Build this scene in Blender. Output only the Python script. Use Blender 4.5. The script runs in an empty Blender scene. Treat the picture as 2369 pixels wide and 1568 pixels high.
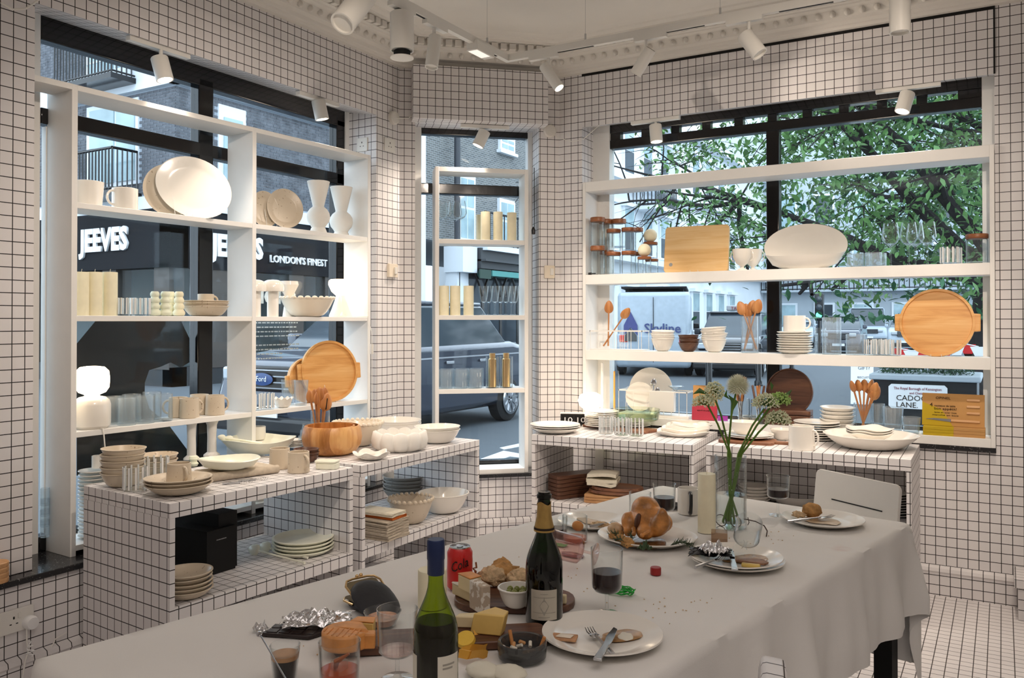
import bpy, bmesh, math, random
from math import sin, cos, pi, radians, sqrt, atan2, tan, floor
from mathutils import Vector, Matrix, noise
R = random.Random(7)
sc = bpy.context.scene
COL = sc.collection
# ---------------------------------------------------------------- camera
F, CX, CY, EYE = 1926.0, 1184.5, 725.0, 1.447
PIT, YAW = radians(.5), radians(30.5)
cd = bpy.data.cameras.new('camera'); cam = bpy.data.objects.new('camera', cd); COL.objects.link(cam)
cd.sensor_width = 36; cd.lens = F*36/2369; cd.shift_y = -(784-CY)/2369; cd.clip_start = .05; cd.clip_end = 400
cam.location = (0, 0, EYE); cam.rotation_euler = (pi/2+PIT, 0, YAW); sc.camera = cam
# ---------------------------------------------------------------- world, lights, exposure
w = bpy.data.worlds.new('overcast_sky'); sc.world = w; w.use_nodes = True
bg = w.node_tree.nodes['Background']; bg.inputs[0].default_value = (.78, .89, 1, 1); bg.inputs[1].default_value = 3.3
sc.view_settings.view_transform = 'Standard'; sc.view_settings.look = 'None'
sc.view_settings.exposure = 0; sc.view_settings.gamma = 1; sc.view_settings.use_curve_mapping = False
cy = sc.cycles
cy.max_bounces = 7; cy.diffuse_bounces = 4; cy.glossy_bounces = 3; cy.transmission_bounces = 4; cy.transparent_max_bounces = 24
cy.sample_clamp_indirect = 4; cy.sample_clamp_direct = 20; cy.caustics_reflective = False; cy.caustics_refractive = False; cy.use_denoising = True; cy.adaptive_threshold = .02
WARM = (1, .85, .71)
def area(name, loc, size, power, col=WARM, rot=(0, 0, 0)):
    l = bpy.data.lights.new(name, 'AREA'); l.shape = 'RECTANGLE'; l.size, l.size_y = size; l.energy = power; l.color = col
    o = bpy.data.objects.new(name, l); COL.objects.link(o); o.location = loc; o.rotation_euler = rot; return o
def spot(loc, to, power, ang=50, blend=.6, col=WARM, r=.03):
    l = bpy.data.lights.new('spot_light', 'SPOT'); l.energy = power; l.spot_size = radians(ang); l.spot_blend = blend; l.color = col; l.shadow_soft_size = r
    o = bpy.data.objects.new('spot_light', l); COL.objects.link(o); o.location = loc
    o.rotation_euler = (Vector(to)-Vector(loc)).to_track_quat('-Z', 'Y').to_euler(); return o
# soft area lights added out of view as general room fill
area('room_fill_light', (.7, .6, 3.15), (2.4, 2.4), 26, (1, .90, .85))
area('room_fill_light', (-1.0, -.8, 3.15), (2.4, 1.2), 14, (1, .90, .85))
# extra unseen spots added above the frame to brighten the shelves
spot((.2, 2.0, 2.95), (-1.2, 4.95, 1.35), 150, 62, .7); spot((-1.0, 1.5, 2.95), (-3.4, 3.0, 1.45), 110, 62, .7); spot((-1.3, 2.4, 2.95), (-3.0, 3.4, .9), 40, 55, .7); spot((-.6, 2.2, 2.95), (-2.9, 4.7, 1.6), 35, 40, .7)
# ---------------------------------------------------------------- pixel rays (photo frame 2369x1568) -> points of the place
RM = Matrix.Rotation(YAW, 3, 'Z') @ Matrix.Rotation(pi/2+PIT, 3, 'X')
E3 = Vector((0, 0, EYE)); VD = RM @ Vector((0, 0, -1))
def ray(px, py): return RM @ Vector(((px-CX)/F, -(py-CY)/F, -1))
def G(px, py, z):                       # point where that ray meets height z, and metres per photo pixel there
    d = ray(px, py); t = (z-EYE)/d.z; return E3+d*t, t/F
def Pl(px, py, p, n):                   # ray against vertical plane through p with normal n
    d = ray(px, py); n = Vector((n[0], n[1], 0)); t = (Vector((p[0], p[1], 0))-E3).dot(n)/d.dot(n); return E3+d*t, t/F
def D(px, py, dep):                     # point at a given depth
    return E3+ray(px, py)*dep, dep/F
# ---------------------------------------------------------------- materials
MATS = {}
def nt(name):
    m = bpy.data.materials.new(name); m.use_nodes = True; t = m.node_tree; t.nodes.clear(); MATS[name] = m
    return m, t, t.nodes, t.links
def out(t, s):
    o = t.nodes.new('ShaderNodeOutputMaterial'); t.links.new(s, o.inputs[0])
def bsdf(t, col, rough=.5, spec=.5, metal=0, sss=0, coat=0):
    b = t.nodes.new('ShaderNodeBsdfPrincipled')
    if isinstance(col, tuple): b.inputs['Base Color'].default_value = (*col, 1)
    else: t.links.new(col, b.inputs['Base Color'])
    b.inputs['Roughness'].default_value = rough; b.inputs['Specular IOR Level'].default_value = spec
    b.inputs['Metallic'].default_value = metal; b.inputs['Coat Weight'].default_value = coat
    return b
def N(t, ty, **k):
    n = t.nodes.new(ty)
    for a, v in k.items():
        if a.startswith('i_'): n.inputs[a[2:].replace('_', ' ')].default_value = v
        else: setattr(n, a, v)
    return n
def ramp(t, fac, stops):
    r = N(t, 'ShaderNodeValToRGB'); e = r.color_ramp.elements
    while len(e) < len(stops): e.new(.5)
    for i, (p, c) in enumerate(stops): e[i].position = p; e[i].color = (*c, 1)
    t.links.new(fac, r.inputs[0]); return r.outputs[0]
def tc(t, scale=(1, 1, 1), kind='Object'):
    c = N(t, 'ShaderNodeTexCoord'); m = N(t, 'ShaderNodeMapping'); m.inputs['Scale'].default_value = scale
    t.links.new(c.outputs[kind], m.inputs[0]); return m.outputs[0]
def bump(t, b, h, s=.2, d=.002):
    n = N(t, 'ShaderNodeBump'); n.inputs['Strength'].default_value = s; n.inputs['Distance'].default_value = d
    t.links.new(h, n.inputs['Height']); t.links.new(n.outputs[0], b.inputs['Normal'])
def plain(name, col, rough=.5, spec=.5, metal=0, coat=0, var=.06, vs=9, bm=0, bs=60, bd=.002):
    m, t, n, l = nt(name); nz = N(t, 'ShaderNodeTexNoise', i_Scale=vs, i_Detail=4); l.new(tc(t), nz.inputs[0])
    c = ramp(t, nz.outputs[0], [(.3, tuple(x*(1-var) for x in col)), (.7, tuple(min(1, x*(1+var)) for x in col))])
    b = bsdf(t, c, rough, spec, metal, coat=coat)
    if bm: q = N(t, 'ShaderNodeTexNoise', i_Scale=bs, i_Detail=5); l.new(tc(t), q.inputs[0]); bump(t, b, q.outputs[0], bm, bd)
    out(t, b.outputs[0]); return m
def speck(name, col, sp, rough=.35, scale=90, thr=.69):
    m, t, n, l = nt(name); co = tc(t); a = N(t, 'ShaderNodeTexNoise', i_Scale=scale, i_Detail=2); l.new(co, a.inputs[0])
    k = N(t, 'ShaderNodeTexNoise', i_Scale=7, i_Detail=3); l.new(co, k.inputs[0])
    base = ramp(t, k.outputs[0], [(.3, tuple(x*.93 for x in col)), (.7, col)])
    f = ramp(t, a.outputs[0], [(thr, (0, 0, 0)), (thr+.02, (1, 1, 1))])
    mx = N(t, 'ShaderNodeMixRGB'); l.new(f, mx.inputs[0]); l.new(base, mx.inputs[1]); mx.inputs[2].default_value = (*sp, 1)
    b = bsdf(t, mx.outputs[0], rough); out(t, b.outputs[0]); return m
def wood(name, a, b_, c, axis=0, scale=1, rough=.42, planks=0):
    m, t, n, l = nt(name); s = [16*scale]*3; s[axis] = 1.6*scale
    co = tc(t, tuple(s)); nz = N(t, 'ShaderNodeTexNoise', i_Scale=1.3, i_Detail=6, i_Distortion=1.2); l.new(co, nz.inputs[0])
    f = nz.outputs[0]
    fine = [140*scale]*3; fine[axis] = 5*scale
    c2 = tc(t, tuple(fine)); n2 = N(t, 'ShaderNodeTexNoise', i_Scale=1, i_Detail=3); l.new(c2, n2.inputs[0])
    ad = N(t, 'ShaderNodeMath', operation='MULTIPLY_ADD'); l.new(n2.outputs[0], ad.inputs[0]); ad.inputs[1].default_value = .35; l.new(f, ad.inputs[2])
    if planks:
        sp = N(t, 'ShaderNodeSeparateXYZ'); l.new(tc(t), sp.inputs[0]); q = N(t, 'ShaderNodeMath', operation='MULTIPLY'); q.inputs[1].default_value = planks
        l.new(sp.outputs[2 if axis != 2 else 0], q.inputs[0]); fl = N(t, 'ShaderNodeMath', operation='FLOOR'); l.new(q.outputs[0], fl.inputs[0])
        wn = N(t, 'ShaderNodeTexWhiteNoise', noise_dimensions='1D'); l.new(fl.outputs[0], wn.inputs['W'])
        a2 = N(t, 'ShaderNodeMath', operation='MULTIPLY_ADD'); l.new(wn.outputs[0], a2.inputs[0]); a2.inputs[1].default_value = .3; l.new(ad.outputs[0], a2.inputs[2])
        a3 = N(t, 'ShaderNodeMath', operation='SUBTRACT'); l.new(a2.outputs[0], a3.inputs[0]); a3.inputs[1].default_value = .15; ad = a3
    cc = ramp(t, ad.outputs[0], [(.42, a), (.66, b_), (.9, c)])
    bb = bsdf(t, cc, rough); bump(t, bb, n2.outputs[0], .12, .001); out(t, bb.outputs[0]); return m
def glassy(name, tint=(.93, .97, .98), edge=(.45, .52, .55), gl=.9, rough=.03, p=.35, fr=(.8, .045, 4), body=0, bodyc=(.9, .9, .9)):
    """thin glass: see-through in the middle, darker and shinier towards the grazing edge"""
    m, t, n, l = nt(name); lw = N(t, 'ShaderNodeLayerWeight', i_Blend=p); tr = N(t, 'ShaderNodeBsdfTransparent')
    c = ramp(t, lw.outputs['Facing'], [(.35, tint), (.95, edge)]); l.new(c, tr.inputs[0])
    g = N(t, 'ShaderNodeBsdfGlossy', i_Roughness=rough); g.inputs[0].default_value = (gl, gl, gl, 1)
    l2 = N(t, 'ShaderNodeLayerWeight', i_Blend=.5); pw = N(t, 'ShaderNodeMath', operation='POWER'); l.new(l2.outputs['Facing'], pw.inputs[0]); pw.inputs[1].default_value = fr[2]
    f = N(t, 'ShaderNodeMath', operation='MULTIPLY_ADD'); l.new(pw.outputs[0], f.inputs[0]); f.inputs[1].default_value = fr[0]; f.inputs[2].default_value = fr[1]
    mx = N(t, 'ShaderNodeMixShader'); l.new(f.outputs[0], mx.inputs[0]); l.new(tr.outputs[0], mx.inputs[1]); l.new(g.outputs[0], mx.inputs[2])
    s = mx.outputs[0]
    if body:
        d = N(t, 'ShaderNodeBsdfDiffuse'); d.inputs[0].default_value = (*bodyc, 1); m2 = N(t, 'ShaderNodeMixShader'); m2.inputs[0].default_value = body
        l.new(s, m2.inputs[1]); l.new(d.outputs[0], m2.inputs[2]); s = m2.outputs[0]
    out(t, s); return m
def emit(name, col, s):
    m, t, n, l = nt(name); e = N(t, 'ShaderNodeEmission', i_Strength=s); e.inputs[0].default_value = (*col, 1); out(t, e.outputs[0]); return m
def gridmat(name, base, line, w=.072, T=.05):
    m, t, n, l = nt(name); uv = N(t, 'ShaderNodeTexCoord'); sp = N(t, 'ShaderNodeSeparateXYZ'); l.new(uv.outputs['UV'], sp.inputs[0]); r = []
    for i in (0, 1):
        x = sp.outputs[i]
        for op, v in (('DIVIDE', T), ('ADD', .5), ('FRACT', 0), ('SUBTRACT', .5), ('ABSOLUTE', 0), ('LESS_THAN', w/2)):
            q = N(t, 'ShaderNodeMath', operation=op); l.new(x, q.inputs[0]); q.inputs[1].default_value = v; x = q.outputs[0]
        r.append(x)
    mxx = N(t, 'ShaderNodeMath', operation='MAXIMUM'); l.new(r[0], mxx.inputs[0]); l.new(r[1], mxx.inputs[1])
    nz = N(t, 'ShaderNodeTexNoise', i_Scale=2.5, i_Detail=3); l.new(tc(t), nz.inputs[0])
    b0 = ramp(t, nz.outputs[0], [(.3, tuple(x*.95 for x in base)), (.7, base)])
    mx = N(t, 'ShaderNodeMixRGB'); l.new(mxx.outputs[0], mx.inputs[0]); l.new(b0, mx.inputs[1]); mx.inputs[2].default_value = (*line, 1)
    b = bsdf(t, mx.outputs[0], .42, .4); out(t, b.outputs[0]); return m
grid = gridmat('white_grid_laminate', (.80, .772, .768), (.012, .009, .009))
gridf = gridmat('white_grid_floor', (.81, .775, .77), (.02, .014, .012))
white = plain('warm_white_paint', (.85, .835, .80), .45, var=.02, bm=.05, bs=200)
plaster = plain('plaster_white', (.74, .71, .66), .7, .2, var=.03, vs=3, bm=.1, bs=40)
lampw = plain('lamp_white', (.80, .78, .73), .4, var=.01)
black = plain('black_gloss_paint', (.004, .004, .005), .12, .5, var=.3, bm=.08, bs=25)
granite = speck('black_granite', (.018, .018, .02), (.25, .25, .24), .15, 170, .66)
cream = plain('cream_glaze', (.83, .735, .60), .22, var=.03, vs=5)
porc = plain('white_porcelain', (.86, .82, .75), .15, var=.02, vs=5)
bisque = plain('matt_white_ceramic', (.86, .83, .77), .6, .3, var=.03, bm=.1, bs=50)
beige = speck('beige_speckled_glaze', (.66, .56, .43), (.30, .22, .14))
greyc = speck('grey_stoneware', (.34, .33, .31), (.2, .18, .15), .4)
milky = plain('milky_resin', (.84, .84, .70), .28, var=.05, vs=14)
wax = plain('ivory_wax', (.88, .82, .60), .5, .3, var=.04, vs=30)
waxg = plain('pale_green_wax', (.80, .83, .66), .5, .3, var=.04)
oak = wood('golden_oak', (.60, .27, .07), (.74, .38, .12), (.83, .50, .20), 0, 1, planks=0)
maple = wood('pale_maple', (.68, .40, .15), (.78, .50, .22), (.84, .59, .30), 0, 1, planks=14)
acacia = wood('acacia_staves', (.36, .14, .035), (.60, .27, .08), (.75, .42, .16), 2, .6, .35, planks=22)
teak = wood('teak_spoon', (.30, .10, .03), (.46, .18, .05), (.60, .28, .10), 2)
walnut = wood('walnut_board', (.035, .012, .007), (.10, .04, .022), (.18, .08, .04), 0)
lidw = wood('acacia_lid', (.12, .035, .012), (.27, .09, .03), (.40, .17, .06), 0)
board = wood('oiled_board', (.10, .035, .018), (.22, .09, .045), (.34, .16, .08), 0)
lboard = wood('beech_board', (.50, .25, .10), (.66, .37, .17), (.75, .47, .25), 0)
glass = glassy('clear_glass', (.975, .985, .985), (.50, .56, .58), fr=(1.1, .012, 3.4), body=.010, bodyc=(1, 1, 1)); pane = glassy('window_pane', (.93, .965, .98), (.8, .88, .92), p=.1, fr=(.3, .012, 6))
glassr = glassy('ribbed_blue_glass', (.93, .96, .975), (.60, .68, .72), body=.07, bodyc=(.9, .96, 1))
glassw = plain('white_enamel_stripe', (.86, .86, .85), .25, var=.01)
greeng = glassy('green_bottle_glass', (.035, .11, .008), (.004, .02, .002), p=.5)
olive = glassy('olive_bottle_glass', (.50, .62, .06), (.06, .12, .01), p=.4)
smoke = glassy('smoked_glass', (.36, .38, .38), (.08, .09, .09), body=.05)
rose = glassy('wine_stained_glass', (.97, .88, .86), (.62, .50, .49), body=.02, bodyc=(.7, .3, .25))
steel = plain('steel', (.55, .56, .58), .18, .5, 1, var=.03); brass = plain('brushed_brass', (.72, .50, .25), .3, .5, 1, var=.05)
rust = plain('aged_metal', (.22, .15, .08), .5, .4, .6, var=.3, vs=60)
foil = plain('crumpled_foil', (.75, .75, .76), .22, .5, 1, var=.08, bm=.8, bs=45, bd=.006)
gfoil = plain('gold_foil', (.55, .36, .12), .32, .5, .8, var=.15, vs=30, bm=.4, bs=90)
linen = plain('natural_linen', (.56, .48, .38), .9, .1, var=.1, vs=60, bm=.5, bs=300, bd=.003)
cottonw = plain('cream_cotton', (.78, .72, .58), .9, .1, var=.05, vs=80, bm=.6, bs=220, bd=.003)
rustc = plain('rust_cotton', (.50, .13, .03), .9, .1)
blackm = plain('matt_black', (.006, .006, .006), .65, .3); blackp = plain('black_plastic', (.01, .01, .011), .3)
redp = plain('red_paint', (.62, .015, .015), .3, coat=.3); redd = plain('dark_red_cap', (.30, .012, .012), .35)
bluecap = plain('navy_capsule', (.012, .025, .09), .35, .5, .3); paper = plain('cream_paper', (.72, .68, .58), .7, .2, var=.04)
kraft = plain('kraft_card', (.52, .28, .10), .75, .2, var=.06); ochre = plain('ochre_print', (.52, .36, .02), .7, .2, var=.05)
ink = plain('dark_ink', (.03, .02, .015), .7, .1); inkw = plain('white_print', (.85, .85, .85), .6, .1, var=.01); inkr = plain('maroon_ink', (.25, .03, .06), .7, .1)
winem = plain('red_wine', (.014, .001, .002), .15, .2, var=.02); water = glassy('water', (.90, .93, .94), (.62, .66, .68))
coffee = plain('black_coffee', (.008, .003, .001), .3, .15); crema = plain('coffee_crema', (.45, .24, .11), .5, var=.12, vs=60)
orangej = glassy('orange_drink', (.85, .25, .05), (.6, .12, .03), body=.35, bodyc=(.75, .2, .06))
glow = emit('lit_opal_glass', (1, .80, .56), 9); glowd = emit('lit_spot_disc', (1, .86, .68), 14); glowl = emit('led_panel', (1, .9, .78), 1.1)
tarmac = plain('tarmac', (.10, .115, .13), .8, .3, var=.25, vs=90, bm=.3, bs=150); slabm = plain('paving_slab', (.30, .335, .37), .75, .3, var=.15, vs=3)
stucco = plain('white_stucco', (.78, .82, .86), .8, .2, var=.04, vs=.8); stucg = plain('grey_stucco', (.45, .50, .54), .8, .2, var=.06, vs=.8)
roadp = plain('road_marking', (.8, .84, .88), .7, .2); dglass = plain('dark_window_glass', (.05, .065, .08), .08, .6, var=.3, vs=.6)
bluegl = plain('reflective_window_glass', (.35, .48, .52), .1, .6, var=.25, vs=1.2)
# ---------------------------------------------------------------- mesh helpers
class MB:
    def __init__(s): s.v = []; s.f = []
    def add(s, vs, fs):
        o = len(s.v); s.v += [tuple(v) for v in vs]; s.f += [tuple(i+o for i in f) for f in fs]; return s
    def box(s, x0, x1, y0, y1, z0, z1, M=None):
        vs = [Vector((x, y, z)) for z in (z0, z1) for y in (y0, y1) for x in (x0, x1)]
        if M: vs = [M @ v for v in vs]
        return s.add(vs, [(0, 2, 3, 1), (4, 5, 7, 6), (0, 1, 5, 4), (2, 6, 7, 3), (0, 4, 6, 2), (1, 3, 7, 5)])
    def hexa(s, vs): return s.add(vs, [(0, 2, 3, 1), (4, 5, 7, 6), (0, 1, 5, 4), (2, 6, 7, 3), (0, 4, 6, 2), (1, 3, 7, 5)])
    def lathe(s, pts, seg=32, o=(0, 0, 0), M=None, sx=1, sy=1, wob=None):
        vs = []; idx = []
        for r, z in pts:
            if r <= 1e-6: idx.append([len(vs)]*seg); vs.append(Vector((o[0], o[1], o[2]+z)))
            else:
                row = []
                for k in range(seg):
                    a = 2*pi*k/seg; q = wob(a, r, z) if wob else (1, 0)
                    row.append(len(vs)); vs.append(Vector((o[0]+r*q[0]*cos(a)*sx, o[1]+r*q[0]*sin(a)*sy, o[2]+z+q[1])))
                idx.append(row)
        if M: vs = [M @ v for v in vs]
        fs = []
        for i in range(len(idx)-1):
            a, b = idx[i], idx[i+1]
            if a[0] == a[1] and b[0] == b[1]: continue
            for k in range(seg):
                j = (k+1) % seg
                f = [a[k], a[j], b[j], b[k]]
                f = [x for n_, x in enumerate(f) if x not in f[:n_]]
                if len(f) > 2: fs.append(tuple(f))
        return s.add(vs, fs)
    def tube(s, P, r, seg=8, cap=True):
        P = [Vector(p) for p in P]; n = len(P); rs = r if isinstance(r, (list, tuple)) else [r]*n; rings = []; vs = []
        up = Vector((0, 0, 1)); pv = None
        for i in range(n):
            t = (P[min(i+1, n-1)]-P[max(i-1, 0)]).normalized()
            a = pv if pv else (up if abs(t.z) < .9 else Vector((1, 0, 0)))
            x = (a - t*a.dot(t)).normalized(); y = t.cross(x); pv = x
            rings.append(len(vs)); vs += [P[i]+(x*cos(2*pi*k/seg)+y*sin(2*pi*k/seg))*rs[i] for k in range(seg)]
        fs = [(a+k, a+(k+1) % seg, b+(k+1) % seg, b+k) for a, b in zip(rings, rings[1:]) for k in range(seg)]
        if cap: fs += [tuple(range(seg))[::-1], tuple(rings[-1]+k for k in range(seg))]
        return s.add(vs, fs)
    def sph(s, c, r, seg=16, rg=10, M=None, fn=None):
        r = r if isinstance(r, tuple) else (r, r, r); vs = [Vector((0, 0, -1))]
        for i in range(1, rg):
            p = -pi/2+pi*i/rg; vs += [Vector((cos(p)*cos(2*pi*k/seg), cos(p)*sin(2*pi*k/seg), sin(p))) for k in range(seg)]
        vs.append(Vector((0, 0, 1)))
        if fn: vs = [fn(v) for v in vs]
        vs = [Vector((v.x*r[0], v.y*r[1], v.z*r[2])) for v in vs]
        if M: vs = [M @ v for v in vs]
        c = Vector(c); vs = [v+c for v in vs]
        fs = [(0, 1+(k+1) % seg, 1+k) for k in range(seg)]
        for i in range(rg-2):
            a = 1+i*seg; b = a+seg; fs += [(a+k, a+(k+1) % seg, b+(k+1) % seg, b+k) for k in range(seg)]
        a = 1+(rg-2)*seg; fs += [(a+k, a+(k+1) % seg, len(vs)-1) for k in range(seg)]
        return s.add(vs, fs)
    def prism(s, poly, z0, z1, M=None, off=(0, 0)):
        n = len(poly); vs = [Vector((p[0], p[1], z0)) for p in poly]+[Vector((p[0]+off[0], p[1]+off[1], z1)) for p in poly]
        if M: vs = [M @ v for v in vs]
        return s.add(vs, [tuple(range(n))[::-1], tuple(range(n, 2*n))]+[(i, (i+1) % n, n+(i+1) % n, n+i) for i in range(n)])
def rrect(w, d, r, k=5, cx=0, cy_=0):
    P = []
    for sx, sy, a0 in ((1, 1, 0), (-1, 1, pi/2), (-1, -1, pi), (1, -1, 1.5*pi)):
        P += [(cx+sx*(w/2-r)+r*cos(a0+pi/2*i/k), cy_+sy*(d/2-r)+r*sin(a0+pi/2*i/k)) for i in range(k+1)]
    return P
def obj(name, mb, mat, parent=None, loc=None, rz=0, label=None, cat=None, group=None, kind=None, ang=38, rot=None, bev=0, ph=(0, 0), flat=False):
    me = bpy.data.meshes.new(name); me.from_pydata(mb.v, [], mb.f); me.validate()
    bm = bmesh.new(); bm.from_mesh(me); bmesh.ops.recalc_face_normals(bm, faces=bm.faces); bm.to_mesh(me); bm.free()
    if mat in (grid, gridf):
        uv = me.uv_layers.new(name='UVMap').data
        for p in me.polygons:
            n = p.normal; h = Vector((-n.y, n.x, 0))
            if h.length > .05 and abs(n.z) < .75: h.normalize(); fl = 0
            else: fl = 1
            for li in p.loop_indices:
                c = me.vertices[me.loops[li].vertex_index].co
                uv[li].uv = (c.x+ph[0], c.y+ph[1]) if fl else (c.dot(h)+ph[0], c.z+ph[1])
    if not flat:
        me.polygons.foreach_set('use_smooth', [True]*len(me.polygons)); me.set_sharp_from_angle(angle=radians(ang))
    me.materials.append(mat); o = bpy.data.objects.new(name, me); COL.objects.link(o)
    if parent: o.parent = parent
    if loc is not None: o.location = loc
    o.rotation_euler = rot if rot else (0, 0, rz)
    if bev:
        b = o.modifiers.new('bevel', 'BEVEL'); b.width = bev; b.segments = 2; b.limit_method = 'ANGLE'; b.angle_limit = radians(50)
    return tag(o, label, cat, group, kind)
def tag(o, label=None, cat=None, group=None, kind=None):
    for k, v in (('label', label), ('category', cat), ('group', group), ('kind', kind)):
        if v: o[k] = v
    return o
def xf(mb, M): mb.v = [tuple(M @ Vector(v)) for v in mb.v]; return mb
def thing(name, label, cat, loc=(0, 0, 0), rz=0, group=None, rot=None, kind=None):
    o = bpy.data.objects.new(name, None); COL.objects.link(o); o.empty_display_size = .05
    o.location = loc; o.rotation_euler = rot if rot else (0, 0, rz); return tag(o, label, cat, group, kind)
def dup(o, loc, rz=0, label=None, group=None, rot=None, par=None, sc_=None):
    c = o.copy(); COL.objects.link(c); c.parent = par
    if par is None:
        c.location = loc; c.rotation_euler = rot if rot else (0, 0, rz)
        if label: c['label'] = label
        if group: c['group'] = group
        if sc_: c.scale = sc_ if isinstance(sc_, tuple) else (sc_,)*3
    for ch in list(o.children): dup(ch, None, par=c)
    return c
def txt(s, size, mat, name='lettering', parent=None, loc=(0, 0, 0), rot=(pi/2, 0, 0), depth=.0006, align='CENTER', sp=1, sx=1, bold=0, w=None, mir=False):
    """words as a thin mesh; w scales the line to that width"""
    cu = bpy.data.curves.new(name, 'FONT'); cu.body = s; cu.size = size; cu.extrude = depth; cu.align_x = align; cu.space_character = sp; cu.offset = bold; cu.resolution_u = 2
    o = bpy.data.objects.new(name+'_curve', cu); me = bpy.data.meshes.new_from_object(o); me.name = name; bpy.data.objects.remove(o)
    me.materials.clear(); me.materials.append(mat)
    if w:
        xs = [v.co.x for v in me.vertices]; sx = w/(max(xs)-min(xs)); off = -min(xs) if align == 'LEFT' else 0
        for v in me.vertices: v.co.x += off
    o = bpy.data.objects.new(name, me); COL.objects.link(o); o.parent = parent; o.location = loc; o.rotation_euler = rot; o.scale = (-sx if mir else sx, 1, 1); return o
# ---------------------------------------------------------------- wall frames: local x along the wall, local y outwards
A = Vector((-3.33, 4.23)); B = Vector((-2.547, 4.95)); UM = (B-A).normalized(); AM = atan2(UM.y, UM.x); LM = (B-A).length
FR = {'L': ((-3.33, 0, 0), pi/2), 'M': ((A.x, A.y, 0), AM), 'R': ((0, 4.95, 0), 0)}
def W(name, k, mb, mat, **kw):
    l, a = FR[k]; return obj(name, mb, mat, None, l, a, **kw)
PHL = (0, -.006)
wl = MB(); wl.box(-2.6, 1.892, 0, .33, .45, 3.32).box(-2.6, 4.2, -.05, .33, 0, .43).box(4.0, 4.23, 0, .30, .45, 3.32)
wl.hexa([(1.892, 0, 2.72), (4.0, 0, 2.72), (1.892, .27, 2.77), (4.0, .27, 2.77), (1.892, 0, 3.32), (4.0, 0, 3.32), (1.892, .27, 3.32), (4.0, .27, 3.32)])
W('wall_left', 'L', wl, grid, kind='structure', ph=(.041, -.006), flat=True)
wm = MB(); wm.box(0, .1, 0, .26, .43, 3.32).box(.922, LM, 0, .20, .43, 3.32).box(0, LM, 0, .3, 0, .43).box(.1, .922, 0, .26, 2.74, 3.32)
W('wall_corner', 'M', wm, grid, kind='structure', ph=(.02, -.006), flat=True)
wr = MB(); wr.box(-2.547, -2.38, 0, .20, 0, 3.32).box(-2.38, -.03, 0, .3, 0, .77).box(-.03, 2.4, .0, .3, 0, 3.32)
wr.hexa([(-2.38, 0, 2.72), (-.03, 0, 2.72), (-2.38, .2, 2.76), (-.03, .2, 2.76), (-2.38, 0, 3.32), (-.03, 0, 3.32), (-2.38, .2, 3.32), (-.03, .2, 3.32)])
W('wall_right', 'R', wr, grid, kind='structure', ph=(.01, -.006), flat=True)
obj('wall_back', MB().box(-3.6, 2.6, -2.75, -2.6, 0, 3.32), plaster, kind='structure')
obj('wall_side', MB().box(2.4, 2.55, -2.6, 5.2, 0, 3.32), plaster, kind='structure')
obj('floor', MB().box(-3.66, 2.6, -2.7, 5.25, -.08, 0), gridf, kind='structure', ph=(.012, .02), flat=True)
obj('ceiling', MB().box(-3.7, 2.6, -2.7, 5.3, 3.235, 3.33), plaster, kind='structure')
# header box over the corner window, low wall cover strips, baseboards
tag(W('pelmet_box', 'M', MB().box(.075, .955, -.12, -.001, 2.725, 3.068), grid, ph=(.033, -.006), flat=True, bev=.004), 'tile-print box fixed above the narrow corner window', 'pelmet')
for nm, k, s0, s1 in (('baseboard_left', 'L', -2.6, 4.18), ('baseboard_corner', 'M', .02, LM-.02), ('baseboard_right', 'R', -2.5, .3)):
    d = -.05 if k == 'L' else 0
    b = MB(); b.add([(s, d-q[0], q[1]) for s in (s0, s1) for q in ((0, 0), (.022, 0), (.022, .118), (.030, .128), (.026, .145), (0, .155))],
                    [(i, (i+1) % 6, 6+(i+1) % 6, 6+i) for i in range(6)]+[(0, 1, 2, 3, 4, 5), (6, 7, 8, 9, 10, 11)])
    W(nm, k, b, grid, kind='structure', ph=(.041, -.006), flat=True)
obj('trim_1', MB().box(.06, .4, 4.72, 4.95, 0, .16).box(.045, .4, 4.70, 4.95, .16, .20), grid, kind='structure', flat=True)
W('shadow_gap_strip', 'R', MB().box(-2.38, -.026, -.005, .0, 3.057, 3.071).box(-.034, -.026, -.005, 0, 2.72, 3.057), blackm, kind='structure', flat=True)  # thin black strips put in as the shade of the gap round the header
# sills
W('trim_2', 'L', MB().box(-.6, 4.23, -.07, .34, .43, .455), granite, kind='structure', bev=.004)
W('trim_3', 'M', MB().box(.02, LM-.05, -.03, .30, .425, .447), granite, kind='structure')
W('trim_4', 'R', MB().box(-2.40, -.03, -.025, .30, .77, .795), granite, kind='structure')
# ---------------------------------------------------------------- cornice
ROOM = [Vector((-3.33, -2.6)), A, B, Vector((2.4, 4.95)), Vector((2.4, -2.6))]
def inset(P, p):
    n = len(P); L = []
    for i in range(n):
        a, b = P[i], P[(i+1) % n]; u = (b-a).normalized(); nn = Vector((u.y, -u.x)); L.append((a+nn*p, u))
    o = []
    for i in range(n):
        (a, u), (b, v) = L[i-1], L[i]; dn = u.x*v.y-u.y*v.x; t = ((b.x-a.x)*v.y-(b.y-a.y)*v.x)/dn; o.append(a+u*t)
    return o
prof = [(0, 3.07), (.03, 3.072), (.04, 3.085), (.055, 3.088), (.065, 3.105), (.10, 3.112), (.105, 3.122), (.13, 3.150), (.165, 3.155), (.17, 3.162), (.195, 3.163), (.195, 3.203), (.245, 3.205), (.25, 3.213), (.29, 3.218), (.30, 3.226), (.33, 3.229), (.35, 3.236), (.0, 3.30)]
b = MB(); rows = [[(q.x, q.y, z) for q in inset(ROOM, p)] for p, z in prof]
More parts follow.
